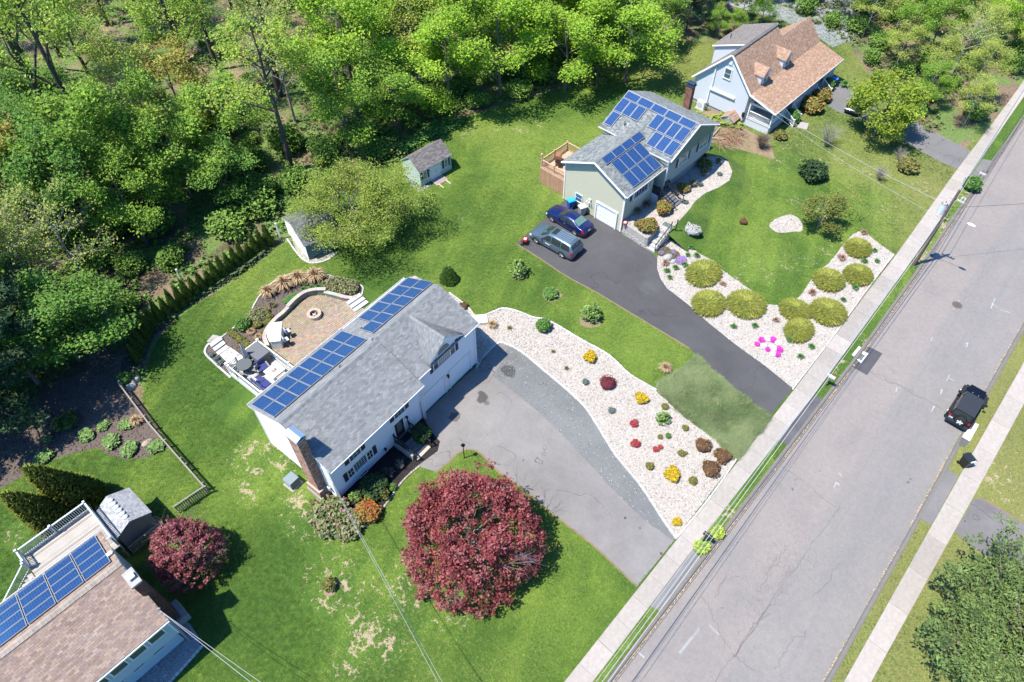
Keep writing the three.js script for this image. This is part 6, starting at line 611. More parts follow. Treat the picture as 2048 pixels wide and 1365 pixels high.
function conifer(r, h, n, size, cols, o = {}) { const { taper = 1, y0 = 0.05, up = 0.15, vert = 0.75, rag = 0.12, asp = 0.4 } = o, m = mb(), g = new THREE.ConeGeometry(r * 0.72, h * 0.93, 10, 1); g.translate(0, y0 + h * 0.46, 0); m.add(g, null, cols[0].map(v => v * 0.5)); for (let i = 0; i < n; i++) { const t = 1 - Math.sqrt(rnd()), a = rnd() * 6.283, prof = Math.pow(1 - t, taper) * (t < 0.12 ? 0.75 + t * 2.1 : 1), q = r * prof * (0.86 + rag * gauss() + 0.1 * vn(a * 2, t * 9)), x = Math.cos(a) * q, z = Math.sin(a) * q, y = y0 + t * h, s = size * rr(0.7, 1.3), c = tint(cols[Math.floor(rnd() * cols.length)], 0.35); const vv = vert * 0.55, ox = Math.cos(a) * (1 - vv), oz = Math.sin(a) * (1 - vv), tx = -Math.sin(a) * s * asp, tz = Math.cos(a) * s * asp, j = gauss() * 0.3; m.tri([x - tx, y - s * 0.5, z - tz], [x + tx + j * tz, y - s * 0.5, z + tz - j * tx], [x + ox * s + j * tx, y + s * (0.1 + up + 0.5 * rnd()), z + oz * s + j * tz], c); m.tri([x - tx * 0.7, y, z - tz * 0.7], [x + ox * s * 1.3, y + s * 0.2, z + oz * s * 1.3], [x + tx * 0.7, y - s * 0.3, z + tz * 0.7], c); } return m; }
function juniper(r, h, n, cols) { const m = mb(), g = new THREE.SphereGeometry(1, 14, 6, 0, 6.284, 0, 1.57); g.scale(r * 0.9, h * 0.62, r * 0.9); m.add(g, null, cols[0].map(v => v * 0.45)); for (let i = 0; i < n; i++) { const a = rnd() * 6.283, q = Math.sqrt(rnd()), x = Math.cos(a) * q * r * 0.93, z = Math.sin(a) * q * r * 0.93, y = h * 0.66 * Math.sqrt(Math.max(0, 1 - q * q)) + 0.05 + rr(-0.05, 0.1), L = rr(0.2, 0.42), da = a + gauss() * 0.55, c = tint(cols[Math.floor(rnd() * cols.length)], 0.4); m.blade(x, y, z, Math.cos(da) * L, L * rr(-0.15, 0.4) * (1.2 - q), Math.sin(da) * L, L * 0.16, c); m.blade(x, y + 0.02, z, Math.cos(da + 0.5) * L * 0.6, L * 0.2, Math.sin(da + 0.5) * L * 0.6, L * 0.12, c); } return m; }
// woody skeleton: returns the twig ends
function skeleton(m, o) { const { h, r, trunk = 0.16, limbs = 7, start = 0.3, lean = [0, 0], col = [0.14, 0.12, 0.1], sub = 4, spread = 0.9, rise = 0.5, tw = 3, sides = 5, top = 1 } = o, tips = []; const col2 = () => col.map(v => v * rr(0.8, 1.2));
  let prev = [0, -0.1, 0], pr = trunk, pts = [[...prev, pr]]; const N = 6; for (let i = 1; i <= N; i++) { const t = i / N, p = [lean[0] * t * h + gauss() * 0.03 * h * t * 0.6, t * h * 0.88 * top, lean[1] * t * h + gauss() * 0.03 * h * t * 0.6], q = trunk * (1 - 0.82 * t); m.tube(prev, p, pr, q, sides + 1, col2(), false); prev = p; pr = q; pts.push([...p, q]); } tips.push(prev);
  const onTrunk = t => { const f = t * N, i = Math.min(N - 1, Math.floor(f)), k = f - i, a = pts[i], b = pts[i + 1]; return [lerp(a[0], b[0], k), lerp(a[1], b[1], k), lerp(a[2], b[2], k), lerp(a[3], b[3], k)]; };
  for (let i = 0; i < limbs; i++) { const t = lerp(start, 0.96, (i + rnd() * 0.6) / limbs), b = onTrunk(t), a = i * 2.4 + rr(-0.4, 0.4), L = r * spread * rr(0.75, 1.1) * (1 - 0.55 * Math.max(0, (t - 0.45) / 0.55)), e = [b[0] + Math.cos(a) * L, b[1] + L * rise * rr(0.6, 1.3), b[2] + Math.sin(a) * L], mid = [lerp(b[0], e[0], 0.5) + gauss() * 0.08 * L, lerp(b[1], e[1], 0.5) + 0.06 * L, lerp(b[2], e[2], 0.5) + gauss() * 0.08 * L], c = col2(); m.tube(b.slice(0, 3), mid, b[3] * 0.6, b[3] * 0.38, sides, c, false); m.tube(mid, e, b[3] * 0.38, b[3] * 0.16, sides, c, false); tips.push(e);
    for (let j = 0; j < sub; j++) { const k = rr(0.35, 1), s = k < 0.5 ? mid.map((v, q) => lerp(b[q], v, k * 2)) : mid.map((v, q) => lerp(v, e[q], k * 2 - 1)), a2 = a + rr(-1.3, 1.3), l2 = L * rr(0.3, 0.6), f = [s[0] + Math.cos(a2) * l2, s[1] + l2 * rr(0.1, 0.9), s[2] + Math.sin(a2) * l2]; m.tube(s, f, b[3] * 0.2, b[3] * 0.07, 4, c, false); tips.push(f); for (let w = 0; w < tw; w++) { const a3 = a2 + rr(-1.2, 1.2), l3 = l2 * rr(0.35, 0.7), u = rr(0.4, 1), g2 = [lerp(s[0], f[0], u) + Math.cos(a3) * l3, lerp(s[1], f[1], u) + l3 * rr(-0.1, 0.9), lerp(s[2], f[2], u) + Math.sin(a3) * l3]; m.tube([lerp(s[0], f[0], u), lerp(s[1], f[1], u), lerp(s[2], f[2], u)], g2, b[3] * 0.08, b[3] * 0.03, 3, c, false); tips.push(g2); } } }
  return tips; }
function crownOn(tips, n, size, rad, cols, o = {}) { const { up = 0.45, flat = 0.7, keep = 1, asp = 0.62 } = o, m = mb(), T = tips.filter(() => rnd() < keep), tone = T.map(() => [rr(0.82, 1.18), Math.floor(rnd() * cols.length)]); for (let i = 0; i < n; i++) { const k = Math.floor(rnd() * T.length), t = T[k], u = rnd() * 2 - 1, a = rnd() * 6.283, q = Math.sqrt(1 - u * u), d = rad * Math.pow(rnd(), 0.45), c = cols[rnd() < 0.65 ? tone[k][1] : Math.floor(rnd() * cols.length)].map(v => v * tone[k][0]); m.leaf(t[0] + Math.cos(a) * q * d, Math.max(0.15, t[1] + u * d * flat), t[2] + Math.sin(a) * q * d, size * rr(0.65, 1.35), tint(c, 0.3), up, asp); } return m; }
function treeSrc(name, category, o) { const g = new THREE.Group(); g.name = name; g.userData = { category, base: name }; const w = mb(), tips = skeleton(w, o); put('trunk', w, BARK, g); put('crown', crownOn(tips, o.n, o.size, o.rad, o.cols, o), o.mat || LEAF, g); return g; }
const plantSrc = (name, category, m, part = 'foliage', extra) => { const g = new THREE.Group(); g.name = name; g.userData = { category, base: name }; put(part, m, PLANT, g); if (extra) extra(g); return g; };
const stemOf = (h, r, col = [0.12, 0.09, 0.06], n = 5, sp = 0.5) => g => { const m = mb(); for (let i = 0; i < n; i++) { const a = i / n * 6.28 + rr(0, 1); m.tube([Math.cos(a) * r, 0, Math.sin(a) * r], [Math.cos(a) * h * sp, h * 0.8, Math.sin(a) * h * sp], r * 0.7, r * 0.3, 4, col, false); } put('stem', m, BARK, g); };
let nextRot = 0; const turn = () => (nextRot += 2.39) % 6.283;

// small plants of the pebble beds, one by one
seed = 800;
{
  const green = [[0.06, 0.13, 0.02], [0.09, 0.17, 0.03], [0.05, 0.1, 0.02]], yel = [[0.5, 0.36, 0.01], [0.6, 0.46, 0.02], [0.42, 0.28, 0.01]], red = [[0.42, 0.02, 0.05], [0.5, 0.04, 0.09], [0.32, 0.03, 0.04], [0.16, 0.12, 0.04]], brown = [[0.15, 0.07, 0.03], [0.2, 0.1, 0.04], [0.12, 0.06, 0.03], [0.14, 0.12, 0.03]], blue = [[0.1, 0.14, 0.13], [0.13, 0.17, 0.16]], tan = [[0.42, 0.29, 0.16], [0.36, 0.24, 0.13], [0.48, 0.34, 0.2]], olive = [[0.15, 0.15, 0.03], [0.2, 0.17, 0.04], [0.12, 0.13, 0.03]];
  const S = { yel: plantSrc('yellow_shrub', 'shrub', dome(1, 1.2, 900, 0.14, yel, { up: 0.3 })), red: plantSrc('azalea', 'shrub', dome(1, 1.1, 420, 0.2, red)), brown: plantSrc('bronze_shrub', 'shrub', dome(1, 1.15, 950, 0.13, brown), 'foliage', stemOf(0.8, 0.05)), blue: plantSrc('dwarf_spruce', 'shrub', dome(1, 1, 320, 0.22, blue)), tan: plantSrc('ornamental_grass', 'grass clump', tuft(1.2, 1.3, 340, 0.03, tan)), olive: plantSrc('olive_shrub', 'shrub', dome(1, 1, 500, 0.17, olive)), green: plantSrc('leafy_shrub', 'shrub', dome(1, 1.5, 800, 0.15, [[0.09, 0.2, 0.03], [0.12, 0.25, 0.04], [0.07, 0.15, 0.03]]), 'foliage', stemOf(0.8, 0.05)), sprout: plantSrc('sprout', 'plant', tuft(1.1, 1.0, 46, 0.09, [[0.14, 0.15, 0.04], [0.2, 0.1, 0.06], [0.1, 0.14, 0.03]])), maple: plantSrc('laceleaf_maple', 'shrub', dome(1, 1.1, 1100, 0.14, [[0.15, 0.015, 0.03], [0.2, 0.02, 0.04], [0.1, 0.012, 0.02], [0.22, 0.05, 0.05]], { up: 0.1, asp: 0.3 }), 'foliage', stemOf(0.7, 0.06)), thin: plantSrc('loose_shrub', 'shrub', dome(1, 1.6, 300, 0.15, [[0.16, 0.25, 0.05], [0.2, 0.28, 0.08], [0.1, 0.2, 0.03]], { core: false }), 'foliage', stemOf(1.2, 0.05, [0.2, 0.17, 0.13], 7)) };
  const put1 = (k, p, r, label, group) => copyOf(S[k], p, turn(), r, label, group, 0.03);
  put1('tan', [26.66,-27.32], 0.5, 'tan ornamental grass clump in pebbles near the garage corner'); put1('sprout', [27.48,-26.08], 0.3, 'small bronze sprout beside the tan grass clump'); put1('green', [29.40,-24.03], 0.72, 'large round bright green shrub in the pebble bed'); put1('sprout', [28.08,-21.74], 0.26, 'tiny green sprout below the round green shrub'); put1('sprout', [27.54,-19.83], 0.28, 'tiny reddish sprout left of the laceleaf maple'); put1('yel', [29.61,-19.11], 0.56, 'yellow shrub nearest the lawn edging, above the laceleaf maple'); put1('maple', [28.49,-16.40], 0.66, 'dark red laceleaf maple in the pebble bed'); put1('blue', [27.52,-17.80], 0.29, 'tiny blue grey spruce left of the laceleaf maple'); put1('yel', [29.18,-13.62], 0.52, 'yellow shrub in the middle, right of the laceleaf maple'); put1('blue', [26.79,-14.63], 0.29, 'tiny blue grey spruce below the laceleaf maple');
  put1('red', [26.98,-12.70], 0.34, 'red azalea above the other two azaleas'); put1('red', [25.68,-11.49], 0.36, 'red azalea nearest the driveway, lower left of three'); put1('red', [26.35,-10.18], 0.24, 'red azalea in the twin tuft, left one'); put1('red', [26.71,-10.01], 0.2, 'red azalea in the twin tuft, right one'); put1('thin', [28.74,-11.32], 0.6, 'loose pale green shrub with open twigs in the pebbles'); put1('olive', [29.90,-11.88], 0.3, 'yellow green shrub at the edge of the tall grass'); put1('olive', [29.35,-9.59], 0.28, 'small yellow green shrub left of the bronze shrubs'); put1('green', [27.91,-10.16], 0.24, 'small bright green plant below the loose pale shrub'); put1('olive', [27.42,-10.55], 0.22, 'small olive plant next to the bright green plant'); put1('olive', [27.35,-8.56], 0.3, 'patchy olive plant left of the lowest bronze shrub'); put1('olive', [27.64,-8.35], 0.14, 'tiny olive plant beside the patchy olive one');
  put1('brown', [28.84,-7.78], 0.6, 'bronze leaved shrub, uppermost of three by the sidewalk'); put1('brown', [29.13,-6.21], 0.62, 'bronze leaved shrub, right hand of three by the sidewalk'); put1('brown', [27.63,-6.31], 0.68, 'bronze leaved shrub, lowest of three by the sidewalk'); put1('olive', [24.87,-9.62], 0.34, 'round olive shrub left of the big yellow shrub'); put1('olive', [26.05,-6.71], 0.34, 'round olive shrub right of the big yellow shrub'); put1('yel', [25.35,-8.07], 0.6, 'biggest yellow shrub low in the pebble bed'); put1('yel', [22.63,-5.73], 0.33, 'small yellow shrub at the sidewalk corner of the bed'); put1('tan', [32.93,-13.98], 0.6, 'dry tan grass clump where the lawn meets tall grass');
  // lawn shrubs between the driveways
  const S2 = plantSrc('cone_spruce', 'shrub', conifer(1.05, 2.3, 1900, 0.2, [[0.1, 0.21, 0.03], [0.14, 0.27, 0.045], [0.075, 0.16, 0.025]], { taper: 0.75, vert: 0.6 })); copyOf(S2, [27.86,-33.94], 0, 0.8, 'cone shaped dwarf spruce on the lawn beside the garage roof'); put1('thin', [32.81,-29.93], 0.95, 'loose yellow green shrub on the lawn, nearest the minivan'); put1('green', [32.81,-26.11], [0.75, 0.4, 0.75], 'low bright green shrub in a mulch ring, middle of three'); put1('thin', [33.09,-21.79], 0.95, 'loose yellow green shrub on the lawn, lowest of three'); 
  for (const [p, r] of [[[32.81,-29.93], 0.7], [[32.89,-26.03], 0.85], [[32.91,-21.70], 0.95], [[3.50,-19.43], 0.45]]) { const q = []; for (let i = 0; i < 16; i++) { const a = i / 16 * 6.283; q.push([p[0] + Math.cos(a) * r * rr(0.85, 1.1), p[1] + Math.sin(a) * r * rr(0.85, 1.1)]); } sheet('mulch_ring', q, 0.024, M([0.3, 0.22, 0.15], 1, { map: grain })); }
  // junipers and tufts of the front bed
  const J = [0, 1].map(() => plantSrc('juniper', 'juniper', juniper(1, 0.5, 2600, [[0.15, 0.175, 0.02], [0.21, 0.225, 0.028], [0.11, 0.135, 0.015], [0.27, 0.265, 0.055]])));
  [[[44.13,-17.71], 1.62, 1.3, 'spreading juniper nearest the concrete steps'], [[41.33,-15.34], 1.4, 1.25, 'spreading juniper next to the dark driveway'], [[43.48,-12.90], 1.5, 1.45, 'spreading juniper touching the lawn corner, left group'], [[56.75,-9.04], 1.2, 1.05, 'spreading juniper at the upper tip of the bed'], [[53.47,-7.45], 1.25, 1.1, 'spreading juniper second from the upper tip, beside sidewalk'], [[51.06,-9.07], 1.28, 1.2, 'spreading juniper on the lawn side, third from upper tip'], [[45.74,-9.47], 1.15, 1.2, 'spreading juniper upper half of the joined pair'], [[43.91,-8.11], 1.3, 1.0, 'spreading juniper lower half of the joined pair'], [[47.49,-7.32], 1.42, 1.35, 'spreading juniper between the joined pair and the sidewalk']].forEach(([p, a, b, l], i) => copyOf(J[i % 2], p, turn() * 0, [a, 1.25, b], l, 'spreading junipers in the pebble bed', 0.03));
  const T1 = [0, 1].map(() => plantSrc('lily_tuft', 'plant', tuft(1, 1.1, 130, 0.06, [[0.06, 0.17, 0.03], [0.09, 0.21, 0.04], [0.05, 0.13, 0.03]]))), T2 = plantSrc('dry_grass_tuft', 'plant', tuft(1.1, 1, 120, 0.04, [[0.3, 0.15, 0.09], [0.4, 0.25, 0.17], [0.22, 0.12, 0.08]]));
  const tufts = [[[46.22,-20.47], 'by the lawn, below the white flowering shrub'], [[45.18,-20.13], 'right of the purple phlox'], [[45.68,-19.47], 'touching the first juniper'], [[43.01,-20.00], 'below the purple phlox'], [[42.15,-20.34], 'beside driveway, below the dry tuft'], [[43.91,-19.61], 'at the left edge of first juniper'], [[41.63,-19.67], 'at the driveway bend'], [[40.57,-12.36], 'left of the flower patch, lower'], [[41.88,-11.11], 'between the left junipers and flower patch'], [[42.45,-8.17], 'right of the flower patch'], [[43.08,-6.48], 'below the joined junipers, nearest sidewalk'], [[41.50,-6.66], 'lowest in the bed, near the sidewalk'], [[51.25,-7.84], 'between two upper right junipers'], [[51.86,-6.92], 'beside the sidewalk under the second juniper'], [[49.78,-7.03], 'right of the juniper nearest the sidewalk'], [[55.59,-7.84], 'between the two tip junipers'], [[57.59,-7.80], 'right of the tip juniper'], [[56.39,-6.99], 'nearest the sidewalk at the bed tip']];
  tufts.forEach(([p, l], i) => copyOf(T1[i % 2], p, turn(), rr(0.36, 0.46), 'green lily tuft ' + l, 'green tufts in the pebble bed', 0.03)); [[[54.52,-9.56], 'between the upper junipers'], [[48.71,-9.42], 'between lawn and joined junipers'], [[43.64,-10.14], 'above the flower patch'], [[44.23,-15.73], 'between the left junipers'], [[59.22,-9.62], 'at the tip of the bed'], [[42.84,-21.00], 'beside the dark driveway']].forEach(([p, l]) => copyOf(T2, p, turn(), rr(0.4, 0.6), 'brown dry grass tuft ' + l, 'dry tufts in the pebble bed', 0.03));
  // flower carpets
  const carpet = (name, label, cat, blobs, y = 0.03) => { const F = thing(name, label, cat, [0, 0], 0, undefined, y); const kinds = {}; for (const [p, rx, rz, n, cols, k] of blobs) { const m = kinds[k] ||= mb(); for (let i = 0; i < n; i++) { const a = rnd() * 6.283, q = Math.sqrt(rnd()); m.leaf(p[0] + Math.cos(a) * q * rx, rr(0.03, 0.12) + 0.08 * (1 - q), p[1] + Math.sin(a) * q * rz, rr(0.04, 0.075), tint(cols[Math.floor(rnd() * cols.length)], 0.2), 2); } } for (const k in kinds) put(k, kinds[k], PLANT, F); return F; };
  const mg = [[0.5, 0.03, 0.36], [0.58, 0.06, 0.44], [0.42, 0.02, 0.3]], wh = [[0.62, 0.58, 0.6], [0.68, 0.66, 0.66], [0.6, 0.5, 0.58]], pu = [[0.3, 0.16, 0.5], [0.36, 0.22, 0.55], [0.16, 0.15, 0.08]], dk = [[0.12, 0.11, 0.07], [0.15, 0.12, 0.09], [0.1, 0.1, 0.05]];
  carpet('phlox_patch', 'magenta and white flower carpet in the pebble bed', 'flowers', [[[40.97,-9.87], 0.3, 0.28, 420, mg, 'magenta_bloom'], [[40.30,-9.91], 0.22, 0.22, 260, mg, 'magenta_bloom'], [[41.61,-9.19], 0.32, 0.3, 420, mg, 'magenta_bloom'], [[40.42,-8.98], 0.25, 0.22, 300, mg, 'magenta_bloom'], [[41.06,-8.28], 0.3, 0.3, 360, mg, 'magenta_bloom'], [[40.48,-8.11], 0.3, 0.22, 320, mg, 'magenta_bloom'], [[41.39,-9.62], 0.32, 0.3, 380, wh, 'white_bloom'], [[40.49,-9.42], 0.3, 0.26, 340, wh, 'white_bloom'], [[40.77,-8.75], 0.34, 0.34, 460, wh, 'white_bloom'], [[41.61,-8.70], 0.3, 0.28, 360, wh, 'white_bloom'], [[40.27,-8.41], 0.24, 0.2, 220, wh, 'white_bloom']]);
  carpet('creeping_phlox', 'purple creeping phlox spilling toward the dark driveway', 'flowers', [[[44.12,-22.11], 0.75, 0.5, 700, dk, 'stem_mat'], [[44.19,-21.20], 0.8, 0.7, 900, dk, 'stem_mat'], [[44.24,-20.21], 0.6, 0.5, 800, pu, 'purple_bloom'], [[44.61,-21.35], 0.4, 0.25, 260, pu, 'purple_bloom'], [[43.80,-22.09], 0.35, 0.25, 240, pu, 'purple_bloom']]);
  const rock = (p, s, label, c = [0.42, 0.4, 0.38]) => { const g = new THREE.IcosahedronGeometry(1, 2), P = g.attributes.position; for (let i = 0; i < P.count; i++) { const k = 0.75 + 0.45 * vn(P.getX(i) * 1.6 + p[0], P.getZ(i) * 1.6 + P.getY(i) * 1.3 + p[1]); P.setXYZ(i, P.getX(i) * k, P.getY(i) * k, P.getZ(i) * k); } g.computeVertexNormals(); const o = put('boulder', g, M(c, 0.95, { map: speck }), scene); o.scale.set(s[0], s[1], s[2]); o.position.set(p[0], s[1] * 0.35, p[1]); tag(o, label, 'boulder'); return o; };
  rock([43.66,-21.30], [0.5, 0.32, 0.4], 'pale boulder between purple phlox and driveway'); rock([43.61,-20.65], [0.3, 0.2, 0.25], 'smaller pale boulder below the purple phlox'); rock([0.88,-38.09], [0.42, 0.22, 0.3], 'tan boulder in the left mulch bed', [0.42, 0.33, 0.27]); rock([3.17,-44.10], [0.42, 0.3, 0.32], 'grey boulder at the fence head, upper one'); rock([2.60,-43.73], [0.45, 0.3, 0.35], 'grey boulder at the fence head, lower one'); rock([3.55,-44.82], [0.25, 0.16, 0.2], 'small pale boulder at the fence head'); rock([64.31,-53.08], [0.2, 0.12, 0.2], 'small pale stone on the grass behind the planter trough');
  const wsh = plantSrc('flowering_shrub', 'shrub', dome(1, 1.1, 1500, 0.13, [[0.5, 0.5, 0.48], [0.56, 0.56, 0.54], [0.42, 0.42, 0.4], [0.46, 0.47, 0.43], [0.1, 0.16, 0.05]], { up: 0.1 })); copyOf(wsh, [47.76,-21.43], 0.4, 0.8, 'white flowering round shrub on the lawn by the steps', undefined, 0.35);
  // raised bed, entry shrubs
  const mixS = plantSrc('andromeda', 'shrub', dome(1, 1.3, 1400, 0.13, [[0.2, 0.18, 0.03], [0.26, 0.2, 0.04], [0.3, 0.12, 0.04], [0.15, 0.16, 0.03]]), 'foliage', stemOf(0.8, 0.06)); copyOf(mixS, [44.37,-24.39], 1, 0.92, 'orange tipped shrub above the stone wall', undefined, 1.15); copyOf(mixS, [47.49,-24.74], 2.2, 0.85, 'orange tipped shrub beside the entry stair', undefined, 1.15); copyOf(mixS, [51.49,-25.19], 0.4, 0.62, 'orange tipped shrub against the green house gable', undefined, 1.15); const gtuft = plantSrc('iris_clump', 'plant', tuft(1, 1.2, 150, 0.035, [[0.12, 0.13, 0.06], [0.16, 0.15, 0.08], [0.3, 0.25, 0.17]], { spread: 0.8 })); [[[45.60,-26.37], 0.7, 'near the garage corner'], [[46.99,-26.31], 0.75, 'below the wide front window'], [[52.70,-24.94], 0.75, 'in sun beside the entry bed'], [[54.85,-25.02], 0.8, 'in the shaded middle of the gable bed'], [[57.58,-25.10], 0.65, 'at the far end of the gable bed'], [[50.38,-25.36], 0.5, 'at the foot of the entry stair']].forEach(([p, s, l]) => copyOf(gtuft, p, turn(), s, 'straggly green clump ' + l, 'clumps in the raised bed', 1.15)); copyOf(S.olive, [56.10,-25.85], 0, 0.8, 'dark green shrub in the shade of the gable wall', undefined, 1.15); [[[53.33,-24.40], 'right of the orange tipped shrub'], [[50.06,-23.95], 'by the foot of the stair'], [[56.08,-23.90], 'alone at the curved end of the bed']].forEach(([p, l]) => copyOf(S.blue, p, turn(), 0.28, 'small bluish cushion plant ' + l, undefined, 1.15)); copyOf(S.olive, [44.19,-25.46], 0.5, 0.3, 'low green plant on top of the stone wall', undefined, 1.15);
  // front bed of the white house
  const box = plantSrc('boxwood', 'shrub', dome(1, 1.75, 2200, 0.1, [[0.03, 0.085, 0.012], [0.045, 0.11, 0.016], [0.024, 0.06, 0.01]])); copyOf(box, [15.19,-23.54], 0.4, 0.78, 'tall clipped boxwood beside the front steps'); const dwarf = plantSrc('globe_spruce', 'shrub', dome(1, 1.2, 1700, 0.13, [[0.025, 0.06, 0.015], [0.04, 0.085, 0.02], [0.02, 0.045, 0.012]], { lumps: 12 })); copyOf(dwarf, [10.17,-22.81], 0.8, 1.0, 'dark lumpy globe spruce in the black mulch bed'); copyOf(S.olive, [10.19,-22.05], 0, [0.42, 0.9, 0.6], 'bright yellow green shrub right of the globe spruce'); copyOf(S.green, [9.49,-22.48], 0.6, 0.52, 'light green shrub in front of the globe spruce'); copyOf(S.green, [10.97,-21.96], 2.6, 0.35, 'small green plant at the right of the globe spruce');
  const org = plantSrc('barberry', 'shrub', dome(1, 1.1, 1200, 0.12, [[0.42, 0.1, 0.02], [0.36, 0.16, 0.03], [0.14, 0.17, 0.03], [0.2, 0.2, 0.04], [0.46, 0.08, 0.03]])); copyOf(org, [8.59,-21.68], 0, 0.88, 'orange and green barberry at the bed corner'); const lead = plantSrc('rhododendron', 'shrub', dome(1, 0.85, 1700, 0.11, [[0.15, 0.19, 0.06], [0.2, 0.23, 0.09], [0.26, 0.24, 0.14], [0.11, 0.15, 0.05], [0.3, 0.18, 0.14]], { lumps: 11, core: false }), 'foliage', stemOf(0.7, 0.05, [0.22, 0.17, 0.13], 12, 0.9)); copyOf(lead, [6.64,-23.28], 0.5, 1.35, 'big pale leggy shrub at the chimney corner of the white house'); copyOf(lead, [7.01,-22.06], 2.5, 1.1, 'pale leggy shrub nearest the service wire, beside barberry'); copyOf(S.thin, [8.72,-23.23], 1, 0.5, 'small light shrub left of the globe spruce');
  const bare = (name, label, p, h, n, col, ry = 0, y = 0.03) => { const B = thing(name, label, 'bush', p, ry, undefined, y); const m = mb(); for (let i = 0; i < n; i++) { const a = rnd() * 6.283, e = rr(0.25, 0.9), L = h * rr(0.6, 1.1), x = Math.cos(a) * e * L * 0.7, z = Math.sin(a) * e * L * 0.7; const mid = [x * 0.45, L * 0.55, z * 0.45]; m.tube([x * 0.05, 0, z * 0.05], mid, 0.02, 0.013, 3, col, false); for (let j = 0; j < 3; j++) m.tube(mid, [x + gauss() * 0.15 * h, L * (1.05 - 0.4 * e) + gauss() * 0.08, z + gauss() * 0.15 * h], 0.011, 0.004, 3, col, false); } put('twigs', m, BARK, B); return B; }; bare('bare_shrub', 'bare grey shrub in the black mulch, nearer the steps', [12.48,-22.86], 0.75, 50, [0.3, 0.29, 0.26]); bare('bare_shrub', 'bare dark shrub in the black mulch behind the globe spruce', [11.49,-22.93], 0.9, 60, [0.13, 0.12, 0.12]);
  copyOf(S.olive, [3.66,-19.63], 0, [0.5, 0.7, 0.5], 'lone yellow green shrub on the front lawn', undefined); put1('olive', [6.42,-25.19], 0.25, 'small weed clump at the chimney foot'); 
  // left mulch bed
  const hosta = plantSrc('hosta', 'plant', dome(1, 0.7, 420, 0.22, [[0.14, 0.24, 0.06], [0.19, 0.3, 0.09], [0.1, 0.18, 0.05]], { up: 1.2, asp: 0.75 })); [[[-0.87,-40.11], 0.62, 'largest, middle of the left mulch bed'], [[-0.30,-38.48], 0.6, 'nearest the lawn curve'], [[1.19,-37.23], 0.55, 'nearest the fence, beside the boulder'], [[0.57,-40.71], 0.5, 'in the second row near the fence'], [[-1.93,-41.95], 0.55, 'at the edge of the tree shade'], [[-0.62,-41.87], 0.45, 'dark one in dappled shade'], [[-4.93,-42.45], 0.6, 'deep in shade by the tall arborvitae'], [[-4.05,-43.81], 0.35, 'small one in deep shade']].forEach(([p, s, l]) => copyOf(hosta, p, turn(), s, 'broad leaved hosta ' + l, 'hostas in the left mulch bed', 0.02)); const dc = plantSrc('dwarf_cypress', 'shrub', dome(1, 1.1, 1000, 0.16, [[0.07, 0.13, 0.02], [0.1, 0.17, 0.03], [0.05, 0.1, 0.02]])); copyOf(dc, [-2.35,-43.94], 0, 0.85, 'layered dwarf cypress in the shaded mulch bed'); put1('tan', [1.32,-40.36], 0.55, 'faded tan plant against the picket fence'); copyOf(S.green, [2.65,-44.65], 0, 0.6, 'bright green bush at the head of the fence');
  // curved bed behind the patio
  [[[15.85,-44.27], 0.85, 'left of the others'], [[17.40,-44.02], 1.0, 'second from the left'], [[18.62,-43.71], 0.95, 'third from the left'], [[19.80,-42.73], 1.05, 'right of the others']].forEach(([p, s, l]) => copyOf(S.tan, p, turn(), s, 'tall tan grass behind the patio wall, ' + l, 'tan grasses behind the patio', 0.02));
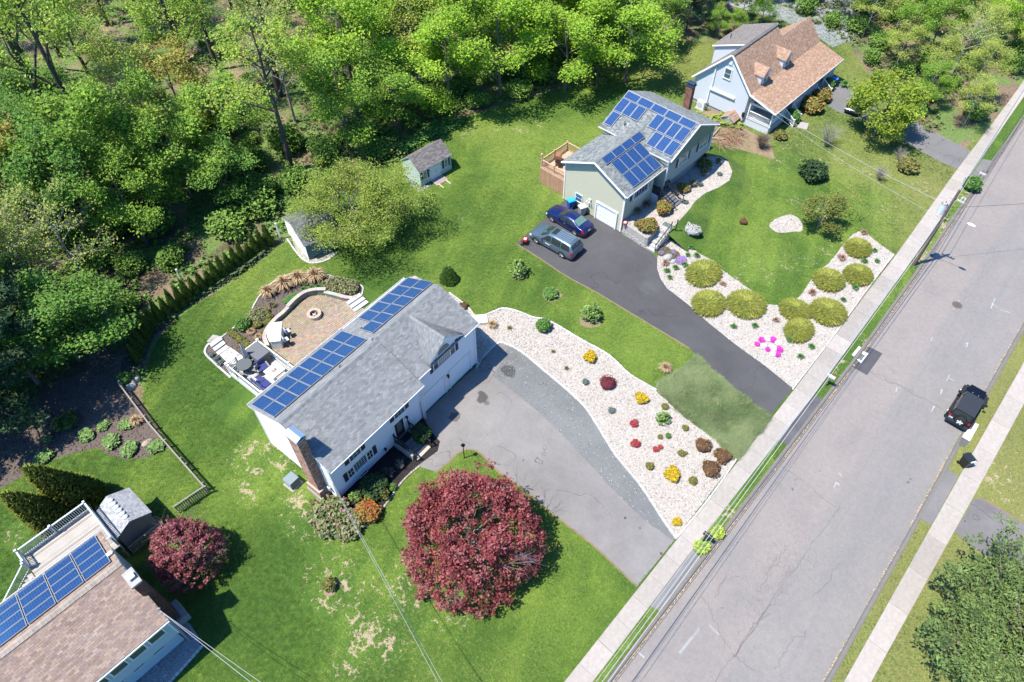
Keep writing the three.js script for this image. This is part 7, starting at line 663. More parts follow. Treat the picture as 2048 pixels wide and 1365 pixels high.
  [[[20.38,-40.68], 0.95, 'rhododendron'], [[21.01,-39.65], 0.9, 'rhododendron']].forEach(([p, s], i) => copyOf(lead, p, turn(), s, i ? 'brownish shrub at the far end above the white steps' : 'big olive shrub above the low block wall', undefined, 0.02)); copyOf(lead, [13.68,-42.70], 1, 0.8, 'olive leggy shrub in the middle of the curved bed', undefined, 0.02); copyOf(S.green, [12.15,-42.55], 1, 0.72, 'tall green shrub at the lawn edge of the curved bed', undefined, 0.02); [[[14.28,-42.56], 0.5, 'upper of the yellow green group'], [[14.25,-41.93], 0.42, 'right of the yellow green group'], [[13.81,-41.58], 0.42, 'lower of the yellow green group'], [[13.10,-41.85], 0.45, 'left of the yellow green group']].forEach(([p, s, l]) => copyOf(S.olive, p, turn(), s, 'round yellow green shrub behind the wall, ' + l, 'yellow green shrubs behind the wall', 0.02)); put1('tan', [12.27,-41.62], 0.42, 'small tan grass in the bed middle'); put1('tan', [12.36,-40.66], 0.4, 'small tan grass against the wall end'); put1('olive', [12.95,-40.89], 0.3, 'pale cushion beside the wall end'); [[[11.07,-42.74], 0.4], [[11.14,-42.19], 0.36], [[11.16,-41.55], 0.42], [[11.18,-40.99], 0.4], [[11.22,-40.48], 0.44]].forEach(([p, s], i) => copyOf(S.olive, p, turn(), s, 'olive shrub beside deck path, ' + NTH[i] + ' from the white steps', 'row of shrubs beside the deck path', 0.02)); [[[8.67,-41.91], 0.26], [[8.67,-41.24], 0.28], [[8.67,-40.64], 0.28]].forEach(([p, s], i) => copyOf(S.blue, p, turn(), s, 'blue green cushion left of deck path, ' + NTH[i] + ' from the lawn', 'cushions beside the deck path', 0.02)); [[[18.20,-42.39], 0.34], [[18.85,-42.04], 0.32], [[19.32,-41.72], 0.34], [[18.75,-42.85], 0.3]].forEach(([p, s], i) => copyOf(T1[0], p, turn(), s * 1.3, 'bright green tuft behind the tall wall, ' + NTH[i] + ' one', 'green tufts behind the tall wall', 0.02)); carpet('ground_cover', 'low green ground cover behind the tall block wall', 'plants', [[[16.94,-42.33], 0.75, 0.5, 500, [[0.07, 0.17, 0.03], [0.1, 0.2, 0.05]], 'leaves'], [[16.38,-42.50], 0.4, 0.3, 200, [[0.07, 0.17, 0.03], [0.1, 0.2, 0.05]], 'leaves']]); put1('brown', [26.54,-30.65], 0.4, 'rusty shrub in pebbles along the garage end'); put1('sprout', [15.22,-42.89], 0.5, 'dark seedling in the curved bed');
  // verge plants
  const hs = plantSrc('lime_hosta', 'plant', dome(1, 0.8, 380, 0.24, [[0.26, 0.36, 0.03], [0.32, 0.42, 0.05], [0.2, 0.3, 0.03]], { up: 1, asp: 0.7 })); copyOf(hs, [22.25,-3.53], 0, 0.5, 'lime green hosta below the black mailbox'); copyOf(hs, [23.88,-3.24], 1, 0.46, 'lime green hosta above the black mailbox'); copyOf(S.green, [73.04,-4.83], 0, 0.95, 'bright green bush under the far mailbox');
  // yard of the blue house
  copyOf(dwarf, [63.76,-17.36], 0, 1.45, 'dark round shrub with brown patches on the dry lawn'); copyOf(S.olive, [71.61,-10.89], 0, 1.15, 'green bush beside the blue house driveway'); bare('bare_shrub', 'bare spindly tree on the lawn in front of the porch', [69.63,-18.91], 2.8, 70, [0.34, 0.33, 0.25], 0, 0); bare('bare_shrub', 'small bare bush on the dry lawn', [68.00,-12.23], 1.7, 70, [0.36, 0.32, 0.26], 0, 0); bare('bare_shrub', 'bare twigs behind the driveway bush', [72.62,-12.17], 1.6, 40, [0.36, 0.33, 0.27], 0, 0); bare('bare_shrub', 'wide reddish bare shrub at the porch corner', [64.51,-23.90], 1.9, 150, [0.24, 0.17, 0.13], 0, 0); copyOf(S.olive, [67.60,-23.37], 0, 0.8, 'green shrub right of the wide bare shrub'); put1('brown', [52.69,-18.79], 0.4, 'tiny bronze plant alone on the front lawn'); copyOf(mixS, [74.72,-23.41], 0, 1.25, 'reddish green porch shrub between the two porch stairs'); copyOf(mixS, [77.48,-23.60], 1, 1.1, 'reddish porch shrub beside the far porch stair'); copyOf(S.green, [71.22,-24.11], 0, 1.0, 'green vine by the near porch stair'); copyOf(S.green, [80.14,-24.32], 0, 0.9, 'green plant inside the far porch stair'); copyOf(T1[0], [82.13,-22.96], 0, 0.8, 'leafy weed at the head of the blue house driveway');
  bare('bare_shrub', 'bare vine climbing the porch corner', [69.66,-27.94], 2.2, 60, [0.22, 0.19, 0.16], 0, 0.5);
}
// tall swaying grass between the pebble bed and the dark driveway, with blades piece by piece
seed = 880;
{
  const P = [[30.87,-13.44], [32.93,-13.25], [35.68,-12.99], [35.09,-9.72], [34.75,-7.43], [34.50,-5.49], [29.68,-5.37], [29.66,-5.82], [30.11,-7.45], [30.24,-10.35]], b = bounds(P), g = new THREE.BufferGeometry(); { const m = mb(); for (let i = 0; i < 7; i++) { const a = i * 0.9, w = 0.028; m.blade(Math.cos(a) * 0.07, 0, Math.sin(a) * 0.07, 0.34 + Math.cos(a) * 0.16, 0.26 + 0.12 * Math.sin(i * 2), 0.2 + Math.sin(a) * 0.16, w, [1, 1, 1]); } g.copy(m.geo(false)); }
  sheet('tall_grass_ground', P, 0.02, M([0.06, 0.075, 0.03], 1)); const L = []; while (L.length < 22000) { const x = rr(b[0], b[2]), z = rr(b[1], b[3]); if (inside(P, x, z)) L.push([x, z]); } const im = new THREE.InstancedMesh(g, M([1, 1, 1], 0.9, { side: THREE.DoubleSide }), L.length), o = new THREE.Object3D(), c = new THREE.Color(); L.forEach(([x, z], i) => { o.position.set(x, 0.02, z); o.rotation.set(0, gauss() * 0.9 + 3.2 * (vn(x * 0.6, z * 0.6) - 0.5), 0); o.scale.setScalar(rr(0.35, 0.8) * (0.7 + 0.6 * vn(x * 1.7, z * 1.7))); o.updateMatrix(); im.setMatrixAt(i, o.matrix); const t = vn(x * 0.8 + 4, z * 0.8), k = rnd() < 0.05 ? [0.42, 0.34, 0.18] : mixc([0.085, 0.14, 0.045], [0.205, 0.26, 0.115], clamp(1.4 * t - 0.2 + 0.45 * gauss())); im.setColorAt(i, c.setRGB(...k)); }); im.name = 'tall_grass'; im.userData.kind = 'stuff'; im.castShadow = im.receiveShadow = true; scene.add(im);
}

// ---------- trees ----------
seed = 1000;
const KIND = {
  bright: { name: 'maple_tree', text: 'bright yellow green maple', n: 8600, size: 0.14, rad: 1.3, up: 0.8, cols: [[0.19, 0.31, 0.022], [0.23, 0.35, 0.03], [0.145, 0.25, 0.018]], h: 12, r: 4.2, start: 0.16, limbs: 9, trunk: 0.2, sub: 4, tw: 2 },
  mid: { name: 'oak_tree', text: 'mid green leafy tree', n: 8600, size: 0.135, rad: 1.3, up: 0.8, cols: [[0.145, 0.25, 0.032], [0.19, 0.3, 0.04], [0.11, 0.2, 0.025]], h: 11, r: 4.0, start: 0.18, limbs: 9, trunk: 0.19, sub: 4, tw: 2 },
  deep: { name: 'beech_tree', text: 'deep green leafy tree', n: 7800, size: 0.135, rad: 1.3, up: 0.8, cols: [[0.085, 0.19, 0.03], [0.115, 0.22, 0.035], [0.06, 0.14, 0.02]], h: 10, r: 3.8, start: 0.22, limbs: 9, trunk: 0.17, sub: 4, tw: 2 },
  tall: { name: 'ash_tree', text: 'tall open dark trunked tree', n: 4300, size: 0.13, rad: 1.25, up: 0.8, cols: [[0.2, 0.29, 0.035], [0.25, 0.32, 0.05], [0.15, 0.24, 0.03]], h: 17, r: 4.4, start: 0.42, limbs: 9, trunk: 0.36, sub: 4, tw: 3, rise: 0.9, col: [0.09, 0.075, 0.06] },
  olive: { name: 'birch_tree', text: 'loose olive budding tree', n: 5600, size: 0.115, rad: 1.2, up: 0.8, cols: [[0.24, 0.29, 0.06], [0.3, 0.33, 0.09], [0.19, 0.24, 0.05]], h: 13, r: 3.6, start: 0.3, limbs: 11, trunk: 0.16, sub: 5, tw: 3, rise: 0.9, col: [0.3, 0.28, 0.25] },
  bare: { name: 'bare_tree', text: 'pale half bare grey tree', n: 1900, size: 0.11, rad: 0.8, cols: [[0.27, 0.3, 0.1], [0.22, 0.28, 0.07]], h: 12, r: 3.6, start: 0.3, limbs: 13, trunk: 0.17, sub: 6, tw: 5, rise: 0.7, col: [0.36, 0.34, 0.31] },
  rust: { name: 'red_maple_tree', text: 'orange tinged budding tree', n: 5600, size: 0.13, rad: 0.95, cols: [[0.27, 0.24, 0.06], [0.19, 0.25, 0.05], [0.23, 0.27, 0.06], [0.34, 0.23, 0.09]], h: 11, r: 3.8, start: 0.28, limbs: 9, trunk: 0.18, sub: 4, tw: 3 },
  hemlock: { name: 'hemlock_tree', text: 'dark blue green hemlock', n: 7200, size: 0.18, rad: 0.8, flat: 0.3, up: 0.9, cols: [[0.035, 0.08, 0.035], [0.05, 0.1, 0.045], [0.025, 0.058, 0.026]], h: 12, r: 3.4, start: 0.12, limbs: 18, trunk: 0.18, sub: 3, tw: 1, rise: 0.05, asp: 0.35 },
};
for (const k in KIND) KIND[k].cols = KIND[k].cols.map(c => [c[0] * 1.62, c[1] * 1.58, c[2] * 1.2]);
for (const k in KIND) KIND[k].src = [...Array(k === 'rust' || k === 'bare' || k === 'hemlock' ? 2 : 3)].map(() => treeSrc(KIND[k].name, 'tree', { ...KIND[k], lean: [gauss() * 0.02, gauss() * 0.02] }));
const MARKS = [[[38.15,-47.65], 'green garden shed'], [[21.43,-46.64], 'white shed'], [[2.01,-46.55], 'picket fence head'], [[12.86,-47.40], 'arborvitae hedge middle'], [[69.04,-45.88], 'planter trough'], [[80.80,-34.94], 'blue house gable'], [[79.59,-12.72], 'blue house driveway'], [[5.97,-70.32], 'left photo edge'], [[33.85,-94.22], 'upper left photo corner'], [[53.23,-69.77], 'upper middle photo edge']];
const forest = [];
const put2 = (k, p, s) => forest.push({ k, p, s: s || rr(0.82, 1.18) });
function fill(poly, gap, weights, sc = [0.82, 1.15], n = 400, keepOut) { const b = bounds(poly), tot = weights.reduce((a, w) => a + w[1], 0); for (let i = 0; i < n; i++) { const p = [rr(b[0], b[2]), rr(b[1], b[3])]; if (!inside(poly, ...p) || (keepOut && keepOut(...p)) || forest.some(f => Math.hypot(f.p[0] - p[0], f.p[1] - p[1]) < gap * (0.85 + 0.3 * rnd()))) continue; let q = rnd() * tot, k; for (const w of weights) { k = w[0]; if ((q -= w[1]) < 0) break; } put2(k, p, rr(...sc)); } }
// woods at the upper left, the long edge, the upper middle and the right
put2('bright', [64.98,-42.48], 1.0); put2('bright', [58.41,-46.30], 1.05); put2('bright', [52.41,-51.14], 1.1); put2('bright', [46.64,-53.52], 0.95); put2('mid', [73.72,-45.17], 0.8); put2('bright', [64.56,-54.03], 1.2); put2('bright', [57.63,-59.62], 1.25); put2('mid', [40.02,-54.58], 0.9); put2('mid', [34.04,-55.85], 0.85);
put2('tall', [12.96,-73.86], 1.12); put2('tall', [14.35,-71.15], 1.15); put2('tall', [19.27,-79.77], 0.95); put2('bare', [18.73,-68.33], 0.95); put2('tall', [27.74,-74.40], 0.9); put2('tall', [27.76,-57.48], 0.95); put2('bare', [33.04,-64.39], 1.0); put2('mid', [18.06,-60.76], 0.95); put2('mid', [16.18,-62.76], 1.0); put2('deep', [20.24,-57.87], 0.8); put2('mid', [11.97,-62.85], 1.05); put2('hemlock', [-2.25,-49.28], 1.15); put2('deep', [1.03,-49.29], 0.95); put2('hemlock', [-5.70,-47.50], 1.15); put2('deep', [2.97,-48.90], 0.8); put2('hemlock', [-2.12,-54.31], 1.2); put2('rust', [5.40,-65.70], 0.95); put2('rust', [5.61,-71.79], 1); put2('bare', [2.37,-56.84], 0.95); put2('bare', [0.48,-60.58], 1.05); put2('bare', [5.43,-56.64], 0.9); put2('olive', [0.13,-56.70], 0.8);
fill([[-3.38,-60.44], [0.13,-56.70], [5.48,-54.39], [9.10,-55.93], [16.80,-57.71], [23.41,-55.62], [27.72,-58.76], [23.31,-75.46], [7.53,-89.45]], 4.6, [['mid', 4], ['deep', 3], ['olive', 2], ['bare', 1], ['rust', 0.4]], [0.75, 1.1], 300);
fill([[6.77,-90.26], [23.31,-75.46], [27.87,-59.86], [34.04,-55.85], [40.90,-62.64], [61.71,-90.72], [22.36,-132.63]], 5.9, [['tall', 3.2], ['mid', 2.2], ['olive', 2.6], ['bright', 1.5], ['bare', 1.7]], [0.8, 1.1], 500);
fill([[35.93,-56.49], [41.92,-54.23], [50.42,-53.27], [60.10,-50.13], [66.56,-48.35], [74.70,-50.71], [87.83,-58.10], [59.65,-88.11], [39.70,-63.91]], 4.8, [['bright', 5], ['mid', 2], ['olive', 0.6]], [0.85, 1.2], 300);
fill([[-3.38,-60.44], [-0.19,-53.03], [0.05,-48.99], [-1.81,-46.71], [-8.03,-48.07]], 3.6, [['hemlock', 4], ['deep', 2], ['mid', 1]], [0.65, 0.95], 120);
fill([[76.05,-49.28], [80.97,-47.99], [85.35,-45.36], [96.23,-49.15], [87.83,-58.10]], 4, [['deep', 2], ['mid', 2]], [0.5, 0.7], 60); fill([[-9.24,-66.67], [-1.04,-57.94], [-2.86,-50.64], [-5.62,-46.77], [-9.82,-45.13], [-14.25,-49.84]], 3.4, [['hemlock', 3], ['deep', 2]], [0.8, 1.1], 160); put2('hemlock', [80.40,-44.25], 0.75); put2('hemlock', [85.26,-45.46], 0.7);
fill([[96.17,-40.61], [95.78,-33.23], [94.90,-29.20], [103.33,-28.29], [117.22,-31.61], [104.10,-45.58]], 3.9, [['olive', 3], ['mid', 1.5], ['bare', 1.5]], [0.55, 0.85], 120); put2('mid', [81.55,-40.55], 0.36); put2('mid', [87.23,-40.32], 0.42); put2('deep', [87.86,-37.68], 0.4); put2('mid', [83.66,-39.25], 0.34);
fill([[95.00,-27.17], [84.87,-17.34], [80.91,-11.03], [85.11,-8.24], [101.11,-8.13], [114.20,-8.65], [128.59,-17.07], [114.61,-31.96]], 4.2, [['olive', 5], ['bright', 1.6], ['mid', 0.8], ['bare', 0.5]], [0.48, 0.72], 260);
KIND.shrub = { name: 'woodland_shrub', text: 'low bushy woodland shrub', src: [0, 1, 2].map(() => plantSrc('woodland_shrub', 'shrub', dome(1.6, 2.2, 1500, 0.14, [[0.13, 0.24, 0.035], [0.17, 0.29, 0.045], [0.1, 0.19, 0.025]], { lumps: 10, core: false }), 'foliage', stemOf(1.5, 0.06))) };
const gapWas = forest.splice(0); fill([[22.72,-52.48], [26.10,-52.20], [31.34,-52.45], [37.35,-52.32], [43.01,-53.77], [49.35,-51.38], [57.04,-48.23], [64.73,-46.87], [72.18,-49.58], [77.48,-48.72], [80.02,-53.10], [66.72,-51.72], [53.09,-55.95], [40.51,-58.59], [28.80,-57.61]], 2.6, [['shrub', 1]], [0.6, 1.2], 260); fill([[-3.38,-60.44], [4.07,-48.49], [13.93,-50.79], [22.72,-52.48], [30.36,-59.77], [24.19,-80.43], [9.87,-95.67]], 3.2, [['shrub', 1]], [0.6, 1.3], 260); fill([[94.00,-38.21], [91.71,-26.94], [80.05,-12.92], [84.62,-8.06], [102.33,-8.53], [123.56,-15.44], [106.12,-34.01]], 3, [['shrub', 1]], [0.5, 1], 200); forest.push(...gapWas);
{ // names by kind and by the landmark they stand nearest to
  const byKey = {}; for (const f of forest) { let best = null, bd = 1e9; for (const m of MARKS) { const d = Math.hypot(f.p[0] - m[0][0], f.p[1] - m[0][1]); if (d < bd) { bd = d; best = m; } } f.d = bd; (byKey[f.k + '|' + best[1]] ||= []).push(f); f.mark = best[1]; }
  let n = 0; for (const key in byKey) byKey[key].sort((a, b) => a.d - b.d).forEach((f, i) => { const K = KIND[f.k]; copyOf(K.src[n++ % K.src.length], f.p, turn(), [f.s * rr(0.9, 1.12), f.s * rr(0.82, 1.28), f.s * rr(0.9, 1.12)], K.text + ', ' + ORD[Math.min(i, 38)] + ' to the ' + f.mark, 'trees of the woods'); });
  console.log('forest trees', forest.length);
}
// trees that stand alone
const soloTree = (o, name, label, p, ry = 0) => { const t = treeSrc(name, 'tree', o); t.name = numbered(name); t.position.set(p[0], 0, p[1]); t.rotation.y = ry; t.userData = { label, category: 'tree' }; scene.add(t); return t; };
seed = 1100;
{ // big round red maple: leaf clusters on a domed crown
  const big = (label, p, r, h, n, sz, cols, sd) => { seed = sd; const T = thing('red_leaf_tree', label, 'tree', p); const w = mb(), tips = skeleton(w, { h: h * 0.92, r: r * 0.92, trunk: 0.17, limbs: 16, start: 0.14, sub: 8, tw: 4, rise: 0.5, spread: 0.86, col: [0.2, 0.17, 0.15] }); put('trunk', w, BARK, T); const clus = []; for (let i = 0; i < 130; i++) { const u = (i + 0.5) / 130, a = i * 2.39996, el = Math.asin(u) , q = Math.cos(el), rad = 0.7 + 0.38 * vn(Math.cos(a) * q * 2.6 + sd, Math.sin(a) * q * 2.6 + u * 3) + 0.06 * gauss() * 0.5; clus.push([Math.cos(a) * q * r * rad, h * 0.24 + u * h * 0.72 * rad, Math.sin(a) * q * r * rad]); } for (let i = 0; i < 36; i++) { const a = i / 36 * 6.283, q = rr(0.82, 0.98); clus.push([Math.cos(a) * r * q, h * rr(0.16, 0.3), Math.sin(a) * r * q]); } const m = crownOn([...clus, ...clus, ...tips.filter(t => t[1] > h * 0.3 && Math.hypot(t[0], t[2]) < r * 0.8)], n, sz, r * 0.092, cols, { up: 0.3, flat: 0.85, asp: 0.6 }); put('crown', m, LEAF, T); return T; };
  big('large round dark red maple on the front lawn', [11.69,-14.61], 4.65, 5.4, 23000, 0.102, [[0.29, 0.056, 0.06], [0.39, 0.094, 0.096], [0.19, 0.034, 0.037], [0.47, 0.17, 0.165]], 1110);
  big('smaller dark red tree between the two lower houses', [-1.51,-27.27], 2.3, 4.5, 9000, 0.085, [[0.31, 0.085, 0.1], [0.4, 0.13, 0.145], [0.22, 0.055, 0.062], [0.46, 0.19, 0.19]], 1120);
}
seed = 1130;
soloTree({ h: 5.6, r: 4.15, trunk: 0.1, limbs: 22, start: 0.1, sub: 8, tw: 4, rise: 0.32, spread: 1, n: 27000, size: 0.082, rad: 0.85, cols: [[0.26, 0.35, 0.035], [0.32, 0.41, 0.05], [0.2, 0.28, 0.028], [0.36, 0.42, 0.09]], col: [0.26, 0.23, 0.2], flat: 0.5, up: 0.6 }, 'crabapple_tree', 'wide spreading yellow green tree hanging over the white shed', [26.09,-44.69]);
soloTree({ h: 6.6, r: 3.2, trunk: 0.15, limbs: 16, start: 0.1, sub: 6, tw: 3, rise: 0.45, n: 12000, size: 0.125, rad: 0.8, cols: [[0.3, 0.4, 0.03], [0.37, 0.46, 0.04], [0.22, 0.31, 0.022]] }, 'maple_tree', 'round yellow green tree beside the blue house driveway', [75.00,-15.96]);
soloTree({ h: 3.6, r: 2.0, trunk: 0.09, limbs: 10, start: 0.15, sub: 5, tw: 3, rise: 0.6, n: 4200, size: 0.09, rad: 0.5, cols: [[0.22, 0.25, 0.04], [0.27, 0.28, 0.07], [0.16, 0.2, 0.03]], col: [0.25, 0.2, 0.15] }, 'cherry_tree', 'small budding tree beside the oval pebble ring', [56.83,-13.20]);
soloTree({ h: 3.0, r: 1.7, trunk: 0.06, limbs: 9, start: 0.1, sub: 5, tw: 3, rise: 0.9, n: 1400, size: 0.12, rad: 0.45, cols: [[0.13, 0.19, 0.03], [0.17, 0.22, 0.05]], col: [0.3, 0.25, 0.2] }, 'young_tree', 'thin upright shrub tree at the corner of the green lawn', [61.74,-44.23]);
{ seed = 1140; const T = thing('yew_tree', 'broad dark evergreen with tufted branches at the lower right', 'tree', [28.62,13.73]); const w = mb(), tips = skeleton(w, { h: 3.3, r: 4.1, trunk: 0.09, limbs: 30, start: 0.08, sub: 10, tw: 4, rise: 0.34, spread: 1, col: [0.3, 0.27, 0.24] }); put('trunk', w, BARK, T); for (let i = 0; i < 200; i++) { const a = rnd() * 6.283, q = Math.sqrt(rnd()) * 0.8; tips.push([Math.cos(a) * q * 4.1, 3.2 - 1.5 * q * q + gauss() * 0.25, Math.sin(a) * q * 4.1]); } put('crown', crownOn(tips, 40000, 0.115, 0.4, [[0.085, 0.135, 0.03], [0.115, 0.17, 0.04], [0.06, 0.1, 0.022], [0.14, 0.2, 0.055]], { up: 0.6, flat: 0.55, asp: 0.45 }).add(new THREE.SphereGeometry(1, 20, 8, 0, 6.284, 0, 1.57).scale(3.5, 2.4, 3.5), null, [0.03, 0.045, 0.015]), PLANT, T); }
// arborvitae: the hedge, one by one, and two tall ones
seed = 1150;
{
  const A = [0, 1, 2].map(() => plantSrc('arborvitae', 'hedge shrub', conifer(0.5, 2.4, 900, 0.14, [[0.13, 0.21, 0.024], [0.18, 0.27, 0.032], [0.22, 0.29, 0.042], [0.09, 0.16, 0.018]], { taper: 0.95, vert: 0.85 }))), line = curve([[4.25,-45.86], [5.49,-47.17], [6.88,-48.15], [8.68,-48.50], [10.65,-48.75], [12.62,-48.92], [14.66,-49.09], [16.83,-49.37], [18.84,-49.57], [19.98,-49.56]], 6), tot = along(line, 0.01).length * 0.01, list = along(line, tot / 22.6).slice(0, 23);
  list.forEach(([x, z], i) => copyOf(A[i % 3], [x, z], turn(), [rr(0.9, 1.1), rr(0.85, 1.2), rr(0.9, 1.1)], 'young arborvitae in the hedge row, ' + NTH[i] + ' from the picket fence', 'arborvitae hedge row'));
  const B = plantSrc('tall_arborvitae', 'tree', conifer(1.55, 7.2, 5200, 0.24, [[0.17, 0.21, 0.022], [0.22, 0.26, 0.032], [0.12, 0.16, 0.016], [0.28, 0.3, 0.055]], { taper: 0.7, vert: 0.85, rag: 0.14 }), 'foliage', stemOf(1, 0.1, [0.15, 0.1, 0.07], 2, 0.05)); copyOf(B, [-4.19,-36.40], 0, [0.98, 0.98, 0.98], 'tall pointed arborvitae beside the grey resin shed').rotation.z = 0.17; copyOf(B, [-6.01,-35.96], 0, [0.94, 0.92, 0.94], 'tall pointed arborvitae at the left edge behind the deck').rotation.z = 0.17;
}
// low growth at the edge of the woods, leaf by leaf
seed = 1160;
{
  const g = mb(); for (let i = 0; i < 9; i++) g.leaf(gauss() * 0.14, rr(0.02, 0.24), gauss() * 0.14, rr(0.06, 0.13), [1, 1, 1], 1); const geo = g.geo(false), Z = [[[[-8.37,-47.18], [1.71,-47.23], [3.70,-43.66], [2.47,-42.16], [5.51,-46.19], [13.86,-49.02], [21.03,-50.07], [23.62,-50.45], [29.32,-49.90], [36.56,-50.60], [45.27,-52.08], [57.61,-47.94], [66.98,-47.90], [75.60,-49.76], [91.99,-58.48], [23.37,-131.55]], 14000, [[0.1, 0.2, 0.035], [0.14, 0.25, 0.05], [0.07, 0.15, 0.025]]], [[[83.68,-41.15], [95.30,-38.95], [91.71,-26.94], [79.50,-12.13], [83.94,-7.81], [110.53,-8.74], [129.83,-18.18], [99.05,-50.95]], 3500, [[0.12, 0.16, 0.04], [0.08, 0.12, 0.03], [0.16, 0.17, 0.06]]], [[[40.58,-52.60], [43.81,-52.75], [47.01,-51.06], [45.08,-50.19], [41.92,-50.72], [38.86,-51.23], [37.29,-51.11], [37.71,-52.44]], 700, [[0.09, 0.2, 0.03], [0.12, 0.24, 0.05]]], [[[65.04,-32.86], [67.64,-31.10], [67.16,-27.64], [65.75,-27.22], [64.52,-30.45]], 350, [[0.18, 0.24, 0.04], [0.22, 0.26, 0.06]]], [[[20.88,-49.47], [15.97,-48.34], [10.74,-48.35], [6.02,-46.87], [3.30,-44.08], [2.74,-44.68], [6.20,-47.77], [10.75,-48.94], [16.26,-49.33]], 500, [[0.07, 0.12, 0.04], [0.1, 0.14, 0.05]]]]; let n = 0; const all = []; for (const [poly, cnt, cols] of Z) { const b = bounds(poly); for (let i = 0, k = 0; k < cnt && i < cnt * 12; i++) { const x = rr(b[0], b[2]), z = rr(b[1], b[3]); if (!inside(poly, x, z) || fbm(x * 0.3, z * 0.3, 2) < 0.42) continue; all.push([x, z, cols[Math.floor(rnd() * cols.length)]]); k++; } }
  const im = new THREE.InstancedMesh(geo, M([1, 1, 1], 0.9, { side: THREE.DoubleSide }), all.length), o = new THREE.Object3D(), c = new THREE.Color(); for (const [x, z, k] of all) { o.position.set(x, 0, z); o.rotation.y = rnd() * 6.3; o.scale.setScalar(rr(0.7, 1.9)); o.updateMatrix(); im.setMatrixAt(n, o.matrix); const v = rr(0.75, 1.25); im.setColorAt(n++, c.setRGB(k[0] * v, k[1] * v, k[2] * v)); } im.name = 'undergrowth'; im.userData.kind = 'stuff'; im.castShadow = im.receiveShadow = true; scene.add(im);
}

// short grass standing on the lawns
seed = 1180;
{
  const g = mb(); for (let i = 0; i < 5; i++) { const a = i * 1.26 + 0.3; g.blade(Math.cos(a) * 0.03, 0, Math.sin(a) * 0.03, Math.cos(a) * 0.07, 0.055 + 0.015 * (i % 2), Math.sin(a) * 0.07, 0.014, [1, 1, 1]); } const geo = g.geo(false);
  const rot = (ox, oz, a, x0, z0, x1, z1) => [[x0, z0], [x1, z0], [x1, z1], [x0, z1]].map(([x, z]) => [ox + x * Math.cos(a) + z * Math.sin(a), oz - x * Math.sin(a) + z * Math.cos(a)]);
  const OUT = [DR1, DR2, DR3, BED1, BED2, RING, SIDE3, SIDEH1, MB1, MB2, MB3, MB4, rot(7.05, -31.74, 4.9 * D2, -0.8, -6, 15.9, 8.2), rot(43.37, -26.59, 0, 0, -10.8, 15, 3.5), rot(66.76, -34.49, 0, -1, -0.5, 15.6, 11.4), rot(-4.48, -22.78, 0.02, -12, -11.5, 0.8, 0)], bbs = OUT.map(bounds), lb = bounds(LAWN), L = [];
  const bare = PA.concat(PB); for (let i = 0; i < 420000 && L.length < 150000; i++) { const x = rr(-14, Math.min(96, lb[2])), z = rr(lb[1], -4); if (rnd() > (x < 40 ? 1 : 0.55) || !inside(LAWN, x, z)) continue; let ok = true; for (let k = 0; k < OUT.length && ok; k++) { const b = bbs[k]; if (x > b[0] && x < b[2] && z > b[1] && z < b[3] && inside(OUT[k], x, z)) ok = false; } if (ok && !bare.some(p => Math.abs(x - p[0]) < p[2] && Math.abs(z - p[1]) < p[2] && rnd() < p[3] * 0.8)) L.push([x, z]); }
  const im = new THREE.InstancedMesh(geo, M([1, 1, 1], 0.9, { side: THREE.DoubleSide }), L.length), o = new THREE.Object3D(), c = new THREE.Color(); L.forEach(([x, z], i) => { o.position.set(x, 0.01, z); o.rotation.y = rnd() * 6.3; const s = rr(0.6, 1.5); o.scale.set(s, s * rr(0.7, 1.2), s); o.updateMatrix(); im.setMatrixAt(i, o.matrix); const t = clamp(2.2 * (fbm(x * 0.13 + 11, z * 0.13, 3) - 0.3) + 0.5 * gauss() * 0.4), k = mixc([0.05, 0.115, 0.012], [0.16, 0.245, 0.034], t), v = rr(0.8, 1.25); im.setColorAt(i, c.setRGB(k[0] * v, k[1] * v, k[2] * v)); }); im.name = 'grass'; im.userData.kind = 'stuff'; im.castShadow = im.receiveShadow = true; scene.add(im); console.log('grass tufts', L.length);
}

// ---------- vehicles ----------
seed = 1300;
const TYRE = M([0.015, 0.015, 0.016], 0.85), RIM = M([0.5, 0.51, 0.52], 0.35, { metalness: 0.7 }), CARGLASS = M([0.025, 0.035, 0.035], 0.05), REDL = M([0.4, 0.01, 0.015], 0.2), CLEARL = M([0.6, 0.6, 0.58], 0.15), PLASTIC = M([0.018, 0.018, 0.02], 0.6);
const paint = c => new THREE.MeshPhysicalMaterial({ color: C(...c), roughness: 0.35, metalness: 0.35, clearcoat: 1, clearcoatRoughness: 0.05 });
function wheel(car, x, z, r, side, w = 0.2) { const g = new THREE.Group(); g.name = 'wheel'; g.position.set(x, r, z); car.add(g); const t = mb(); const n = 20; for (const [ra, rb, xa, xb] of [[r * 0.9, r, side * w / 2, side * w / 2 - side * 0.03], [r, r, side * w / 2 - side * 0.03, -side * w / 2]]) t.tube([xa, 0, 0], [xb, 0, 0], ra, rb, n, null, false); t.tube([side * w / 2 - side * 0.02, 0, 0], [side * w / 2, 0, 0], r * 0.93, r * 0.9, n); put('tyre', t, TYRE, g); const m = mb(); m.tube([side * (w / 2 - 0.02), 0, 0], [side * (w / 2 + 0.006), 0, 0], r * 0.68, r * 0.66, n); put('rim', m, M([0.09, 0.09, 0.1], 0.5), g); const s = mb(); for (let k = 0; k < 5; k++) { const a = k / 5 * 6.283; s.tube([side * (w / 2 + 0.012), 0, 0], [side * (w / 2 + 0.012), Math.sin(a) * r * 0.64, Math.cos(a) * r * 0.64], r * 0.13, r * 0.1, 5); } put('spokes', s, RIM, g); return g; }
